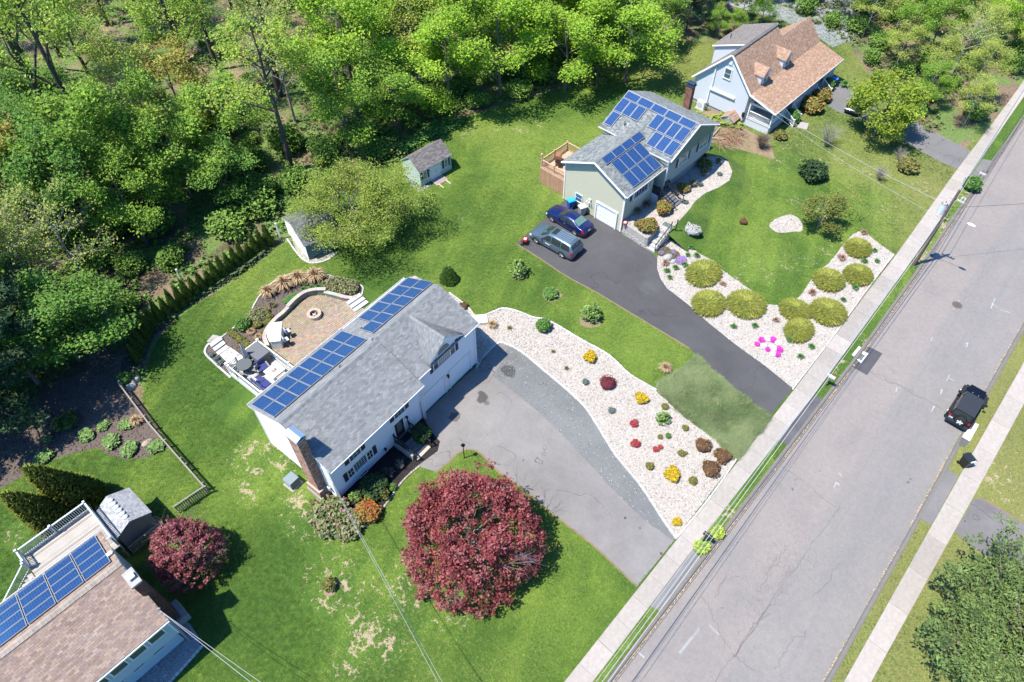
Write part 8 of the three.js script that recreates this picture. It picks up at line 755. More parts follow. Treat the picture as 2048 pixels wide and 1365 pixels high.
// stations along z (front is -z): [z, half width at sill, at belt, at roof, sill y, belt y, roof y]
function carBody(car, st, mat, glassZ) { const ring = s => { const [z, ws, wb, wr, ys, yb, yr] = s, mid = (ys + yb) / 2; return [[-ws * 0.82, ys], [-ws, ys + 0.1], [-ws * 1.015, mid], [-wb, yb], [-lerp(wb, wr, 0.55), lerp(yb, yr, 0.55)], [-wr, yr - 0.05], [-wr * 0.6, yr], [0, yr + 0.012], [wr * 0.6, yr], [wr, yr - 0.05], [lerp(wb, wr, 0.55), lerp(yb, yr, 0.55)], [wb, yb], [ws * 1.015, mid], [ws, ys + 0.1], [ws * 0.82, ys]].map(([x, y]) => [x, y, z]); };
  const fine = []; for (let i = 0; i + 1 < st.length; i++) for (let k = 0; k < 3; k++) { const t = k / 3, u = t * t * (3 - 2 * t); fine.push(st[i].map((v, q) => q === 0 ? lerp(v, st[i + 1][0], t) : lerp(v, st[i + 1][q], lerp(t, u, 0.4)))); } fine.push(st.at(-1));
  const R = fine.map(ring), shell = new THREE.BufferGeometry(), pos = [], idx = [], W = 15; for (const r of R) for (const p of r) pos.push(...p); for (let i = 0; i + 1 < R.length; i++) for (let j = 0; j + 1 < W; j++) { const a = i * W + j, b = a + 1, c = a + W, d = c + 1; idx.push(a, c, b, b, c, d); } const f = pos.length / 3; pos.push(0, (fine[0][4] + fine[0][5]) / 2, fine[0][0] - 0.03); for (let j = 0; j + 1 < W; j++) idx.push(f, j, j + 1); const e = pos.length / 3, o = (R.length - 1) * W; pos.push(0, (fine.at(-1)[4] + fine.at(-1)[5]) / 2, fine.at(-1)[0] + 0.03); for (let j = 0; j + 1 < W; j++) idx.push(e, o + j + 1, o + j);
  shell.setAttribute('position', new THREE.Float32BufferAttribute(pos, 3)); shell.setIndex(idx); shell.computeVertexNormals(); const uv = new Float32Array(pos.length / 3 * 2); shell.setAttribute('uv', new THREE.BufferAttribute(uv, 2)); put('body', shell, mat, car);
  // glass laid just outside the shell between two z values and two rows of the ring
  const sect = z => { let i = 0; while (i < fine.length - 2 && fine[i + 1][0] < z) i++; const t = (z - fine[i][0]) / (fine[i + 1][0] - fine[i][0]), A = ring(fine[i]), B = ring(fine[i + 1]); return A.map((p, k) => p.map((v, q) => lerp(v, B[k][q], t))); };
  const on = (z, j) => { const s = sect(z), k = Math.min(13, Math.floor(j)), t = j - k; return s[k].map((v, q) => lerp(v, s[k + 1][q], t)); };
  const patch = (name, z0, z1, j0, j1, g = CARGLASS, off = 0.012, nz = 6, nj = 6, zs) => { const m = mb(), c = [0, 0.7, 0]; const P = (a, b) => { const zz = zs ? lerp(lerp(z0, zs[0], b), lerp(z1, zs[1], b), a) : lerp(z0, z1, a); const p = on(zz, lerp(j0, j1, b)), l = Math.hypot(p[0] - c[0], p[1] - c[1] * 0.6) || 1; return [p[0] + p[0] / l * off, p[1] + (p[1] - 0.42) / l * off, p[2]]; }; for (let a = 0; a < nz; a++) for (let b = 0; b < nj; b++) m.quad(P(a / nz, b / nj), P((a + 1) / nz, b / nj), P((a + 1) / nz, (b + 1) / nj), P(a / nz, (b + 1) / nj)); return put(name, m, Object.assign(g.clone(), { side: THREE.DoubleSide }), car); };
  return patch; }
{ // blue saloon
  const p = thing('sedan_car', 'dark blue saloon car parked beside the bins', 'car', [41.05, -31.0], 0), m = paint([0.006, 0.018, 0.115]);
  const patch = carBody(p, [[-2.4, 0.72, 0.66, 0.6, 0.3, 0.55, 0.6], [-2.2, 0.86, 0.82, 0.74, 0.22, 0.66, 0.74], [-1.5, 0.9, 0.88, 0.8, 0.2, 0.78, 0.9], [-0.95, 0.9, 0.89, 0.8, 0.2, 0.84, 0.98], [-0.1, 0.9, 0.88, 0.62, 0.2, 0.9, 1.4], [0.4, 0.9, 0.88, 0.62, 0.2, 0.92, 1.45], [0.95, 0.9, 0.88, 0.61, 0.2, 0.93, 1.41], [1.75, 0.9, 0.87, 0.74, 0.2, 0.95, 1.1], [2.2, 0.86, 0.82, 0.72, 0.22, 0.92, 1.04], [2.42, 0.76, 0.72, 0.62, 0.3, 0.85, 0.93]], m);
  patch('windshield', -0.88, -0.18, 5.2, 8.8, CARGLASS); patch('rear_window', 1.02, 1.66, 5.3, 8.7, M([0.1, 0.19, 0.17], 0.08)); for (const s of [0, 1]) { const j = s ? [11.0, 9.15] : [3.0, 4.85]; patch('front_window', -0.62, 0.28, j[0], j[1], CARGLASS, 0.012, 6, 4, [-0.1, 0.28]); patch('rear_side_window', 0.36, 1.5, j[0], j[1], CARGLASS, 0.012, 6, 4, [0.36, 0.95]); patch('headlight', -2.32, -2.08, s ? 11.6 : 2.4, s ? 10.6 : 3.4, CLEARL, 0.015, 3, 3); patch('taillight', 2.16, 2.4, s ? 11.8 : 2.2, s ? 10.4 : 3.6, REDL, 0.015, 3, 3); const sd = s ? 1 : -1; put('mirror', mb().box(sd * 0.98, 0.98, -0.55, 0.18, 0.12, 0.1), m, p); put('door_handle', mb().box(sd * 0.915, 0.76, 0.15, 0.02, 0.03, 0.18), RIM, p); for (const z of [-1.42, 1.42]) { const a = put('wheel_arch', mb().tube([sd * 0.8, 0.34, z], [sd * 0.915, 0.34, z], 0.38, 0.38, 20), PLASTIC, p); void a; wheel(p, sd * 0.83, z, 0.33, sd); } }
  for (const z of [-0.66, 0.3, 1.2]) for (const j of [[1.1, 3], [12.9, 11]]) patch('door_seam', z, z + 0.016, j[0], j[1], PLASTIC, 0.006, 1, 6); patch('hood_seam', -1.0, -0.985, 4.4, 9.6, PLASTIC, 0.006, 1, 8); patch('trunk_seam', 1.78, 1.795, 5, 9, PLASTIC, 0.006, 1, 8); patch('grille', -2.4, -2.36, 4.6, 9.4, PLASTIC, 0.02, 1, 6);
  put('licence_plate', mb().box(0, 0.72, 2.46, 0.34, 0.14, 0.02), M([0.55, 0.6, 0.62], 0.5), p); put('antenna', mb().box(0, 1.48, 0.95, 0.04, 0.06, 0.14), m, p);
}
{ // grey-blue minivan
  const p = thing('minivan', 'grey blue minivan with roof ribs parked nearest the lawn', 'car', [37.9, -30.05], 3.5 * D2), m = paint([0.1, 0.155, 0.21]);
  const patch = carBody(p, [[-2.5, 0.78, 0.74, 0.66, 0.3, 0.62, 0.68], [-2.25, 0.95, 0.9, 0.82, 0.22, 0.78, 0.86], [-1.6, 0.99, 0.95, 0.86, 0.2, 0.92, 1.06], [-1.2, 0.99, 0.96, 0.86, 0.2, 0.98, 1.14], [-0.35, 0.99, 0.96, 0.72, 0.2, 1.04, 1.64], [0.3, 0.99, 0.96, 0.73, 0.2, 1.05, 1.74], [1.4, 0.99, 0.96, 0.73, 0.2, 1.06, 1.74], [2.2, 0.98, 0.95, 0.71, 0.22, 1.06, 1.68], [2.5, 0.94, 0.9, 0.76, 0.24, 1.05, 1.3], [2.6, 0.86, 0.84, 0.74, 0.32, 0.95, 1.08]], m);
  patch('windshield', -1.15, -0.42, 5.15, 8.85); patch('rear_window', 2.26, 2.52, 5.2, 8.8, CARGLASS); for (const s of [0, 1]) { const j = s ? [11.0, 9.2] : [3.0, 4.8], sd = s ? 1 : -1; patch('front_window', -0.9, 0.1, j[0], j[1], CARGLASS, 0.012, 6, 4, [-0.32, 0.1]); patch('middle_window', 0.18, 1.2, j[0], j[1]); patch('rear_side_window', 1.28, 2.25, j[0], j[1], CARGLASS, 0.012, 6, 4, [1.28, 2.1]); patch('headlight', -2.42, -2.1, s ? 11.6 : 2.4, s ? 10.6 : 3.4, CLEARL, 0.015, 3, 3); patch('taillight', 2.36, 2.56, s ? 12.0 : 2.0, s ? 10.8 : 3.2, REDL, 0.015, 3, 3); put('mirror', mb().box(sd * 1.08, 1.06, -0.85, 0.2, 0.16, 0.12), m, p); put('door_handle', mb().box(sd * 1.01, 0.9, 0.2, 0.02, 0.03, 0.2), RIM, p); for (const z of [-1.5, 1.5]) { put('wheel_arch', mb().tube([sd * 0.88, 0.35, z], [sd * 1.006, 0.35, z], 0.4, 0.4, 20), PLASTIC, p); wheel(p, sd * 0.92, z, 0.345, sd, 0.21); } }
  for (const z of [-0.95, 0.14, 1.24]) for (const j of [[1.1, 3], [12.9, 11]]) patch('door_seam', z, z + 0.018, j[0], j[1], PLASTIC, 0.006, 1, 6); patch('hood_seam', -1.3, -1.28, 4.4, 9.6, PLASTIC, 0.006, 1, 8); patch('slide_rail', 1.3, 2.3, 2.9, 2.98, RIM, 0.01, 4, 1); patch('slide_rail', 1.3, 2.3, 11.1, 11.02, RIM, 0.01, 4, 1);
  for (let k = 0; k < 5; k++) put('roof_rib', mb().box(-0.48 + k * 0.24, 1.765, 1.15, 0.05, 0.02, 1.7), M([0.42, 0.5, 0.56], 0.25, { metalness: 0.6 }), p); put('sunroof', mb().box(0, 1.745, 0.08, 0.82, 0.03, 0.46), CARGLASS, p); put('brake_light', mb().box(0, 1.6, 2.42, 0.24, 0.03, 0.03), REDL, p); put('side_sticker', mb().box(-1.018, 0.78, -0.15, 0.006, 0.1, 0.5), WHITE, p);
}
{ // black off-roader on the street
  const p = thing('off_roader', 'black boxy off roader with spare wheel parked on the street', 'car', [45.35, 5.1], -Math.PI / 2), m = paint([0.008, 0.009, 0.014]), mt = M([0.03, 0.034, 0.04], 0.5);
  p.position.y = -0.12; const rb = (n, mat, x0, y0, z0, x1, y1, z1) => boxPart(p, n, mat, x0, y0, z0, x1, y1, z1);
  const tub = mb(); tub.prism([[-0.76, -0.7], [0.76, -0.7], [0.78, 1.72], [-0.78, 1.72]], 0.55, 1.15); put('body', tub, m, p); { const q = mb(); q.prism([[-0.56, -2.02], [0.56, -2.02], [0.74, -0.7], [-0.74, -0.7]], 0.62, 1.12); q.prism([[-0.5, -1.96], [0.5, -1.96], [0.66, -0.75], [-0.66, -0.75]], 1.12, 1.17); put('hood', q, m, p); } rb('front_bumper', PLASTIC, -0.78, 0.45, -2.28, 0.78, 0.68, -2.05); rb('rear_bumper', PLASTIC, -0.8, 0.45, 1.74, 0.8, 0.66, 1.95);
  { const q = mb(), T = [[-0.66, -0.42], [0.66, -0.42], [0.68, 1.62], [-0.68, 1.62]], B2 = [[-0.74, -0.72], [0.74, -0.72], [0.77, 1.71], [-0.77, 1.71]], y0 = 1.15, y1 = 1.74; for (let i = 0; i < 4; i++) { const a = B2[i], b = B2[(i + 1) % 4], c = T[(i + 1) % 4], d = T[i]; q.quad([b[0], y0, b[1]], [a[0], y0, a[1]], [d[0], y1, d[1]], [c[0], y1, c[1]]); } put('cabin', q, m, p); const w = mb(); w.quad([0.66, 1.2, -0.72], [-0.66, 1.2, -0.72], [-0.6, 1.69, -0.46], [0.6, 1.69, -0.46]); put('windshield', w, CARGLASS, p); w.p.forEach((v, i) => { if (i % 3 === 2) w.p[i] = v - 0.012; }); put('rear_window', mb().quad([-0.62, 1.22, 1.715], [0.62, 1.22, 1.715], [0.58, 1.68, 1.645], [-0.58, 1.68, 1.645]), CARGLASS, p); for (const s of [-1, 1]) for (const [z0, z1] of [[-0.5, 0.3], [0.38, 1.0], [1.08, 1.6]]) { const g = mb(), a = [s * 0.768, 1.2, z0], b = [s * 0.768, 1.2, z1], c = [s * 0.69, 1.68, z1], d = [s * 0.69, 1.68, Math.max(z0, z0 < -0.4 ? -0.3 : z0)]; s > 0 ? g.quad(a, d, c, b) : g.quad(a, b, c, d); put('side_window', g, CARGLASS, p); } }
  rb('roof', mt, -0.67, 1.735, -0.44, 0.67, 1.78, 1.63); for (const s of [-1, 1]) { for (const z of [-1.42, 1.12]) { wheel(p, s * 0.8, z, 0.38, s, 0.24); const f = mb(); f.prism([[s * 0.68, z - 0.5], [s * 0.95, z - 0.46], [s * 0.95, z + 0.46], [s * 0.68, z + 0.5]], 0.8, 0.86); put('fender', f, PLASTIC, p); } put('mirror', mb().box(s * 0.98, 1.22, -0.6, 0.2, 0.18, 0.12), PLASTIC, p); put('taillight', mb().box(s * 0.7, 0.95, 1.75, 0.14, 0.2, 0.06), REDL, p); put('headlight', mb().tube([s * 0.38, 0.92, -2.02], [s * 0.38, 0.92, -2.07], 0.11, 0.11, 12), CLEARL, p); rb('running_board', PLASTIC, s * 0.78, 0.42, -0.85, s * 0.92, 0.5, 0.6); put('hood_latch', mb().box(s * 0.22, 1.18, -1.2, 0.05, 0.03, 0.09), RIM, p); put('door_handle', mb().box(s * 0.79, 1.02, 0.2, 0.02, 0.03, 0.14), RIM, p); }
  const sp = new THREE.Group(); sp.name = 'spare_wheel'; sp.position.set(0.1, 1.0, 1.9); sp.rotation.y = -Math.PI / 2; p.add(sp); put('tyre', mb().tube([-0.12, 0, 0], [0.12, 0, 0], 0.36, 0.36, 22), TYRE, sp); put('rim', mb().tube([0.1, 0, 0], [0.135, 0, 0], 0.24, 0.23, 16), M([0.1, 0.1, 0.11], 0.5), sp); const spk = mb(); for (let k = 0; k < 5; k++) { const a = k / 5 * 6.283 + 0.3; spk.tube([0.145, 0, 0], [0.145, Math.sin(a) * 0.22, Math.cos(a) * 0.22], 0.04, 0.035, 5); } put('spokes', spk, M([0.7, 0.7, 0.7], 0.4), sp); sp.rotation.y = -Math.PI / 2; put('licence_plate', mb().box(-0.55, 0.78, 1.77, 0.3, 0.15, 0.02), M([0.45, 0.55, 0.68], 0.5), p);
}
{ // dark car half hidden under the tree at the blue house
  const p = thing('hatchback_car', 'dark car half hidden under the round tree at blue house', 'car', [79.0, -19.9], Math.PI / 2 + 0.1), m = paint([0.012, 0.013, 0.016]); const patch = carBody(p, [[-2.2, 0.72, 0.66, 0.6, 0.3, 0.55, 0.6], [-2.0, 0.84, 0.8, 0.72, 0.22, 0.68, 0.76], [-1.3, 0.88, 0.86, 0.78, 0.2, 0.8, 0.94], [-0.8, 0.88, 0.87, 0.78, 0.2, 0.86, 1.02], [0, 0.88, 0.86, 0.62, 0.2, 0.92, 1.46], [1, 0.88, 0.86, 0.62, 0.2, 0.94, 1.48], [1.9, 0.86, 0.84, 0.66, 0.22, 0.95, 1.3], [2.15, 0.78, 0.74, 0.62, 0.3, 0.85, 1.0]], m); patch('windshield', -0.72, -0.08, 5.2, 8.8); patch('rear_window', 1.3, 1.9, 5.2, 8.8); for (const s of [0, 1]) { const j = s ? [11, 9.2] : [3, 4.8], sd = s ? 1 : -1; patch('side_window', -0.5, 1.5, j[0], j[1], CARGLASS, 0.012, 6, 4, [0, 1.3]); patch('headlight', -2.12, -1.9, s ? 11.6 : 2.4, s ? 10.6 : 3.4, CLEARL, 0.015, 3, 3); for (const z of [-1.3, 1.3]) { put('wheel_arch', mb().tube([sd * 0.78, 0.33, z], [sd * 0.895, 0.33, z], 0.37, 0.37, 18), PLASTIC, p); wheel(p, sd * 0.81, z, 0.32, sd); } }
}
// ---------- bins, small machines ----------
function bin(p, ry, label, body, lid) { const b = thing('wheelie_bin', label, 'bin', p, ry); const m = mb(), B = [[-0.24, -0.26], [0.24, -0.26], [0.24, 0.24], [-0.24, 0.24]], T = [[-0.3, -0.36], [0.3, -0.36], [0.3, 0.34], [-0.3, 0.34]]; for (let i = 0; i < 4; i++) { const a = B[i], c = B[(i + 1) % 4], d = T[(i + 1) % 4], e = T[i]; m.quad([c[0], 0.06, c[1]], [a[0], 0.06, a[1]], [e[0], 1.0, e[1]], [d[0], 1.0, d[1]]); } put('body', m, body, b); const l = mb(); l.prism([[-0.33, -0.4], [0.33, -0.4], [0.33, 0.38], [-0.33, 0.38]], 1.0, 1.05); l.prism([[-0.25, -0.3], [0.25, -0.3], [0.25, 0.28], [-0.25, 0.28]], 1.05, 1.09); put('lid', l, lid, b); put('handle', mb().tube([-0.26, 0.98, 0.43], [0.26, 0.98, 0.43], 0.02, 0.02, 6), body, b); for (const s of [-1, 1]) put('wheel', mb().tube([s * 0.22, 0.12, 0.26], [s * 0.3, 0.12, 0.26], 0.12, 0.12, 12), TYRE, b); return b; }
bin([42.97,-32.40], 1.2, 'blue wheelie bin with turquoise lid against the green house', M([0.01, 0.1, 0.42], 0.5), M([0.02, 0.36, 0.58], 0.5)); bin([43.01,-30.98], 1.2, 'grey wheelie bin beside the blue one', M([0.3, 0.31, 0.32], 0.6), M([0.5, 0.51, 0.52], 0.6)); { const b = bin([40.67,6.90], 2.6, 'black wheelie bin on the verge across the road', M([0.012, 0.013, 0.014], 0.45), M([0.02, 0.026, 0.035], 0.4)); put('name_strip', mb().box(0, 1.06, -0.37, 0.46, 0.03, 0.08), M([0.62, 0.62, 0.6], 0.5), b); } bin([81.24,-24.06], 0.3, 'blue bin at the porch end of the blue house', M([0.02, 0.05, 0.4], 0.5), M([0.05, 0.22, 0.6], 0.5));
{ const g = thing('generator', 'red topped portable generator on the driveway corner', 'generator', [36.14,-32.25], 0.5); put('tank', mb().box(0, 0.5, 0, 0.5, 0.18, 0.42), M([0.42, 0.015, 0.03], 0.4), g); put('label', mb().box(0.02, 0.595, 0, 0.3, 0.01, 0.26), M([0.66, 0.55, 0.55], 0.5), g); put('engine', mb().box(0, 0.26, 0, 0.48, 0.32, 0.4), DARKMETAL, g); const f = mb(); for (const x of [-0.32, 0.32]) f.path([[x, 0.08, -0.28], [x, 0.56, -0.28], [x, 0.56, 0.28], [x, 0.08, 0.28], [x, 0.08, -0.28]], 0.02, 5); put('frame', f, DARKMETAL, g); for (const s of [-1, 1]) put('wheel', mb().tube([s * 0.36, 0.12, -0.22], [s * 0.42, 0.12, -0.22], 0.12, 0.12, 12), TYRE, g); put('handle', mb().path([[0.3, 0.5, 0.28], [0.32, 0.42, 0.75]], 0.015, 5).path([[-0.3, 0.5, 0.28], [-0.32, 0.42, 0.75]], 0.015, 5), DARKMETAL, g); }
{ const a = thing('air_conditioner', 'square grey air conditioner beside the brick chimney', 'air conditioner', [6.36,-27.44], 0.1); put('pad', mb().box(0, 0.03, 0, 1.0, 0.06, 1.0), CONCRETE, a); put('case', mb().box(0, 0.36, 0, 0.78, 0.6, 0.78), M([0.1, 0.115, 0.115], 0.6), a); for (let k = 0; k < 8; k++) put('louver', mb().box(0, 0.14 + k * 0.08, 0, 0.8, 0.02, 0.8), M([0.2, 0.22, 0.22], 0.6), a); const s = new THREE.Shape([[-0.4, -0.4], [0.4, -0.4], [0.4, 0.4], [-0.4, 0.4]].map(q => new THREE.Vector2(...q))), h = new THREE.Path(); h.absarc(0, 0, 0.32, 0, 6.2832); s.holes.push(h); const t = put('top', new THREE.ExtrudeGeometry(s, { depth: 0.05, bevelEnabled: false, curveSegments: 24 }).rotateX(-Math.PI / 2), M([0.18, 0.22, 0.24], 0.6), a); t.position.y = 0.78; put('fan_blade', mb().box(0, 0.77, 0, 0.56, 0.02, 0.1, 0.5).box(0, 0.772, 0, 0.56, 0.018, 0.1, 2.1).tube([0, 0.76, 0], [0, 0.8, 0], 0.09, 0.09, 12), M([0.4, 0.42, 0.44], 0.5), a); const w = mb(); for (const r of [0.1, 0.17, 0.24, 0.3]) { for (let k = 0; k < 20; k++) { const a0 = k / 20 * 6.283, a1 = (k + 1) / 20 * 6.283; w.tube([Math.cos(a0) * r, 0.825, Math.sin(a0) * r], [Math.cos(a1) * r, 0.825, Math.sin(a1) * r], 0.006, 0.006, 3, null, false); } } put('grille', w, DARKMETAL, a); }
// ---------- street furniture ----------
{ const l = thing('lamp_post', 'short dark lamp post at the tip of the front lawn', 'lamp post', [16.19,-20.00], 0); put('post', mb().tube([0, 0, 0], [0, 1.55, 0], 0.045, 0.035, 8), DARKMETAL, l); put('lantern', mb().tube([0, 1.55, 0], [0, 1.85, 0], 0.08, 0.14, 6), M([0.4, 0.45, 0.48], 0.15), l); put('cap', mb().tube([0, 1.85, 0], [0, 1.98, 0], 0.17, 0.02, 6), DARKMETAL, l); }
const mailbox = (p, ry, label, c, post) => { const m = thing('mailbox', label, 'mailbox', p, ry); put('post', mb().box(0, 0.5, 0, 0.09, 1.0, 0.09), post, m); const s = new THREE.Shape(); s.moveTo(-0.1, 0); s.lineTo(0.1, 0); s.lineTo(0.1, 0.12); s.absarc(0, 0.12, 0.1, 0, Math.PI); const g = new THREE.ExtrudeGeometry(s, { depth: 0.52, bevelEnabled: false, curveSegments: 10 }); const b = put('box', g, c, m); b.position.set(0, 1.0, -0.2); put('flag', mb().box(0.115, 1.2, 0.1, 0.015, 0.1, 0.14), M([0.45, 0.02, 0.02], 0.5), m); put('door', mb().box(0, 1.1, 0.325, 0.2, 0.2, 0.01), c, m); m.scale.setScalar(1.15); return m; };
mailbox([40.34,-3.82], 0.05, 'grey mailbox on the verge by the dark driveway', M([0.5, 0.48, 0.5], 0.5), M([0.2, 0.18, 0.16], 0.9)); mailbox([22.72,-3.64], 0.0, 'black mailbox on the verge by the wide driveway', M([0.014, 0.016, 0.022], 0.4), M([0.02, 0.02, 0.02], 0.6)); mailbox([74.22,-4.67], 0.0, 'grey mailbox above the green bush near blue house driveway', M([0.4, 0.4, 0.41], 0.5), M([0.2, 0.18, 0.16], 0.9));
{ const d = thing('storm_drain', 'white concrete storm drain with iron grate at the kerb', 'drain'); const cz = M([0.7, 0.69, 0.67], 0.9); const Q = [[44.72,-3.41], [45.81,-3.33], [45.88,-2.75], [44.51,-2.76]].map(([x, z]) => [x, z]); put('frame', mb().prism(Q, -0.125, -0.1), cz, d); put('kerb_inlet', mb().prism([[45.93,-3.67], [45.90,-3.47], [44.63,-3.47], [44.69,-3.68]], -0.12, 0.06), cz, d); const g0 = [45.37,-3.42], ce = [45.12,-3.19]; put('pit', mb().box(ce[0], -0.096, ce[1], 0.72, 0.004, 0.62), M([0.01, 0.012, 0.012], 1), d); for (let k = 0; k < 8; k++) put('grate_bar', mb().box(ce[0] - 0.31 + k * 0.089, -0.088, ce[1], 0.035, 0.012, 0.6), M([0.3, 0.34, 0.32], 0.6, { metalness: 0.4 }), d); for (let k = 0; k < 3; k++) put('cross_bar', mb().box(ce[0], -0.08, ce[1] - 0.2 + k * 0.2, 0.7, 0.008, 0.03), M([0.3, 0.34, 0.32], 0.6, { metalness: 0.4 }), d); void g0; }
{ const d = thing('kerb_inlet', 'white concrete kerb inlet beside the black off roader', 'drain'); put('slab', mb().prism([[43.0, 5.95], [44.9, 5.9], [44.9, 6.45], [43.0, 6.5]], -0.12, 0.07), M([0.72, 0.71, 0.69], 0.9), d); put('skirt', mb().prism([[42.2, 5.98], [42.99, 5.95], [42.99, 6.5], [42.2, 6.4]], -0.1, 0.03), M([0.1, 0.1, 0.1], 0.9), d); }
{ const m = thing('manhole', 'round iron manhole cover in the road', 'manhole', [56.32,0.48], 0, undefined, -0.118); put('ring', new THREE.RingGeometry(0.36, 0.42, 28).rotateX(-Math.PI / 2), M([0.09, 0.07, 0.065], 0.7), m).position.y = 0.004; const mm = [M([0.13, 0.1, 0.09], 0.7), M([0.08, 0.065, 0.06], 0.7)]; for (let k = 0; k < 5; k++) put('cover_ring', new THREE.RingGeometry(k * 0.07, (k + 1) * 0.07, 24).rotateX(-Math.PI / 2), mm[k % 2], m).position.y = 0.006; }
// utility pole, lamp, transformer
const poleP = [58.39,-4.38];
{
  const [px, pz] = poleP, P = thing('utility_pole', 'brown wooden utility pole with transformer and street lamp', 'utility pole', poleP, 0), wood = M([0.17, 0.12, 0.09], 0.95, { map: grain }); put('pole', mb().tube([0, -0.1, 0], [0, 8.6, 0], 0.16, 0.11, 12), wood, P); put('transformer', mb().tube([-0.05, 5.9, -0.42], [-0.05, 6.9, -0.42], 0.27, 0.27, 20), M([0.6, 0.64, 0.68], 0.4), P); put('transformer_lid', mb().tube([-0.05, 6.9, -0.42], [-0.05, 7.0, -0.42], 0.28, 0.16, 20), M([0.55, 0.45, 0.42], 0.5), P); put('bushing', mb().tube([-0.05, 7.0, -0.42], [-0.05, 7.25, -0.42], 0.05, 0.03, 8), M([0.3, 0.28, 0.27], 0.4), P); put('bracket', mb().box(-0.02, 6.3, -0.18, 0.1, 0.1, 0.3).box(-0.02, 6.7, -0.18, 0.1, 0.1, 0.3), DARKMETAL, P);
  put('crossarm', mb().box(0.1, 7.6, 0.25, 0.12, 0.1, 1.1), M([0.45, 0.44, 0.42], 0.7), P); for (const [z, y] of [[0.7, 7.6], [0.45, 7.6]]) put('insulator', mb().tube([0.1, y + 0.05, z], [0.1, y + 0.4, z], 0.05, 0.06, 8), M([0.6, 0.62, 0.64], 0.35), P); put('top_insulator', mb().tube([0, 8.6, 0], [0, 8.9, 0], 0.05, 0.04, 8), M([0.5, 0.5, 0.5], 0.4), P); put('lamp_arm', mb().path([[0, 5.6, 0.1], [0.05, 6.0, 0.9], [0.08, 6.1, 1.9]], 0.02, 6), M([0.25, 0.25, 0.26], 0.6), P); { const h = put('lamp_head', new THREE.SphereGeometry(0.3, 16, 10), M([0.78, 0.78, 0.76], 0.4), P); h.scale.set(0.5, 0.3, 1.15); h.position.set(0.08, 6.08, 2.15); } put('riser', mb().tube([0.17, 0, 0.05], [0.15, 5.4, 0.05], 0.05, 0.05, 6).tube([0.1, 0, 0.16], [0.08, 5.2, 0.13], 0.03, 0.03, 6), M([0.12, 0.12, 0.13], 0.7), P); const lp = mb(); for (let k = 0; k < 6; k++) lp.path([[0.15, 5.3 + 0.12 * k, 0.1 + 0.05 * k], [0.35, 5.2 + 0.15 * k, 0.25], [0.2, 5.0 + 0.1 * k, 0.3]], 0.02, 4); put('cable_loops', lp, DARKMETAL, P);
  void px; void pz;
}
const wire = (name, label, A, B, sag, r, mat) => { const pts = []; for (let i = 0; i <= 24; i++) { const t = i / 24; pts.push([lerp(A[0], B[0], t), lerp(A[1], B[1], t) - sag * 4 * t * (1 - t), lerp(A[2], B[2], t)]); } const o = put(name, mb().path(pts, r, 5), mat, scene); return tag(o, label, 'wire'); };
{
  const gw = M([0.4, 0.44, 0.5], 0.5), lw = M([0.62, 0.62, 0.58], 0.5), bw = M([0.02, 0.02, 0.022], 0.6), [x, z] = poleP, at2 = (p, h) => [p[0], h, p[1]];
  wire('power_line', 'pale overhead wire nearest the sidewalk, left of the pole', [x, 7.0, z - 0.12], at2([6.91,-2.91], 5.9), 0.5, 0.011, gw); wire('power_line', 'thick grey overhead cable bundle beside the pale wire', [x, 5.5, z - 0.1], at2([7.38,-2.75], 4.6), 0.3, 0.018, gw); wire('power_line', 'light overhead wire nearest the road, left of the pole', [x, 5.8, z + 0.12], at2([7.48,-2.48], 5.2), 0.4, 0.012, lw); wire('power_line', 'dark overhead cable between the pale wires', [x, 5.2, z], at2([7.54,-2.65], 4.3), 0.4, 0.013, bw);
  wire('power_line', 'pale overhead wire nearest sidewalk, right of the pole', [x, 7.0, z - 0.12], [112, 7.4, -8.4], 0.6, 0.012, gw); wire('power_line', 'grey overhead cable bundle right of the pole', [x, 5.5, z - 0.1], [112, 5.9, -8.3], 0.5, 0.02, gw); wire('power_line', 'light overhead wire nearest road, right of the pole', [x, 5.8, z + 0.12], [112, 6.2, -8], 0.5, 0.012, lw); wire('power_line', 'top overhead wire right of the pole', [x, 8.9, z], [112, 9.3, -8.2], 0.6, 0.016, bw);
  wire('service_drop', 'twisted service wire from the pole to the blue house', [x, 6.9, z - 0.1], [67.0, 3.7, -27.7], 0.5, 0.014, gw); wire('service_drop', 'lower phone wire from the pole to the blue house', [x, 5.5, z - 0.1], [67.1, 3.4, -27.6], 0.5, 0.01, gw); wire('service_drop', 'thin wire crossing the road from the pole', [x, 6.8, z + 0.15], [84, 6.5, 16], 0.5, 0.014, bw);
  const h1 = [7.05 + 7.6 * Math.sin(4.9 * D2), -31.74 + 7.6 * Math.cos(4.9 * D2)]; wire('service_drop', 'thick pale service cable from the chimney corner of white house', [h1[0] + 0.1, 4.2, h1[1]], at2([3.58,-7.53], 5.6), 0.5, 0.014, M([0.3, 0.3, 0.28], 0.6)); wire('service_drop', 'thin cable beside the service cable of white house', [h1[0] + 0.15, 3.9, h1[1]], at2([3.79,-7.42], 5.2), 0.5, 0.008, gw); wire('service_drop', 'thick service cable from the tan roofed house', [-4.2, 4.95, -23.4], at2([-1.99,-14.08], 5.8), 0.35, 0.014, M([0.34, 0.34, 0.33], 0.6)); wire('service_drop', 'thin cable beside the tan roof service cable', [-4.2, 4.7, -23.4], at2([-2.45,-14.69], 5.4), 0.4, 0.012, gw);
}
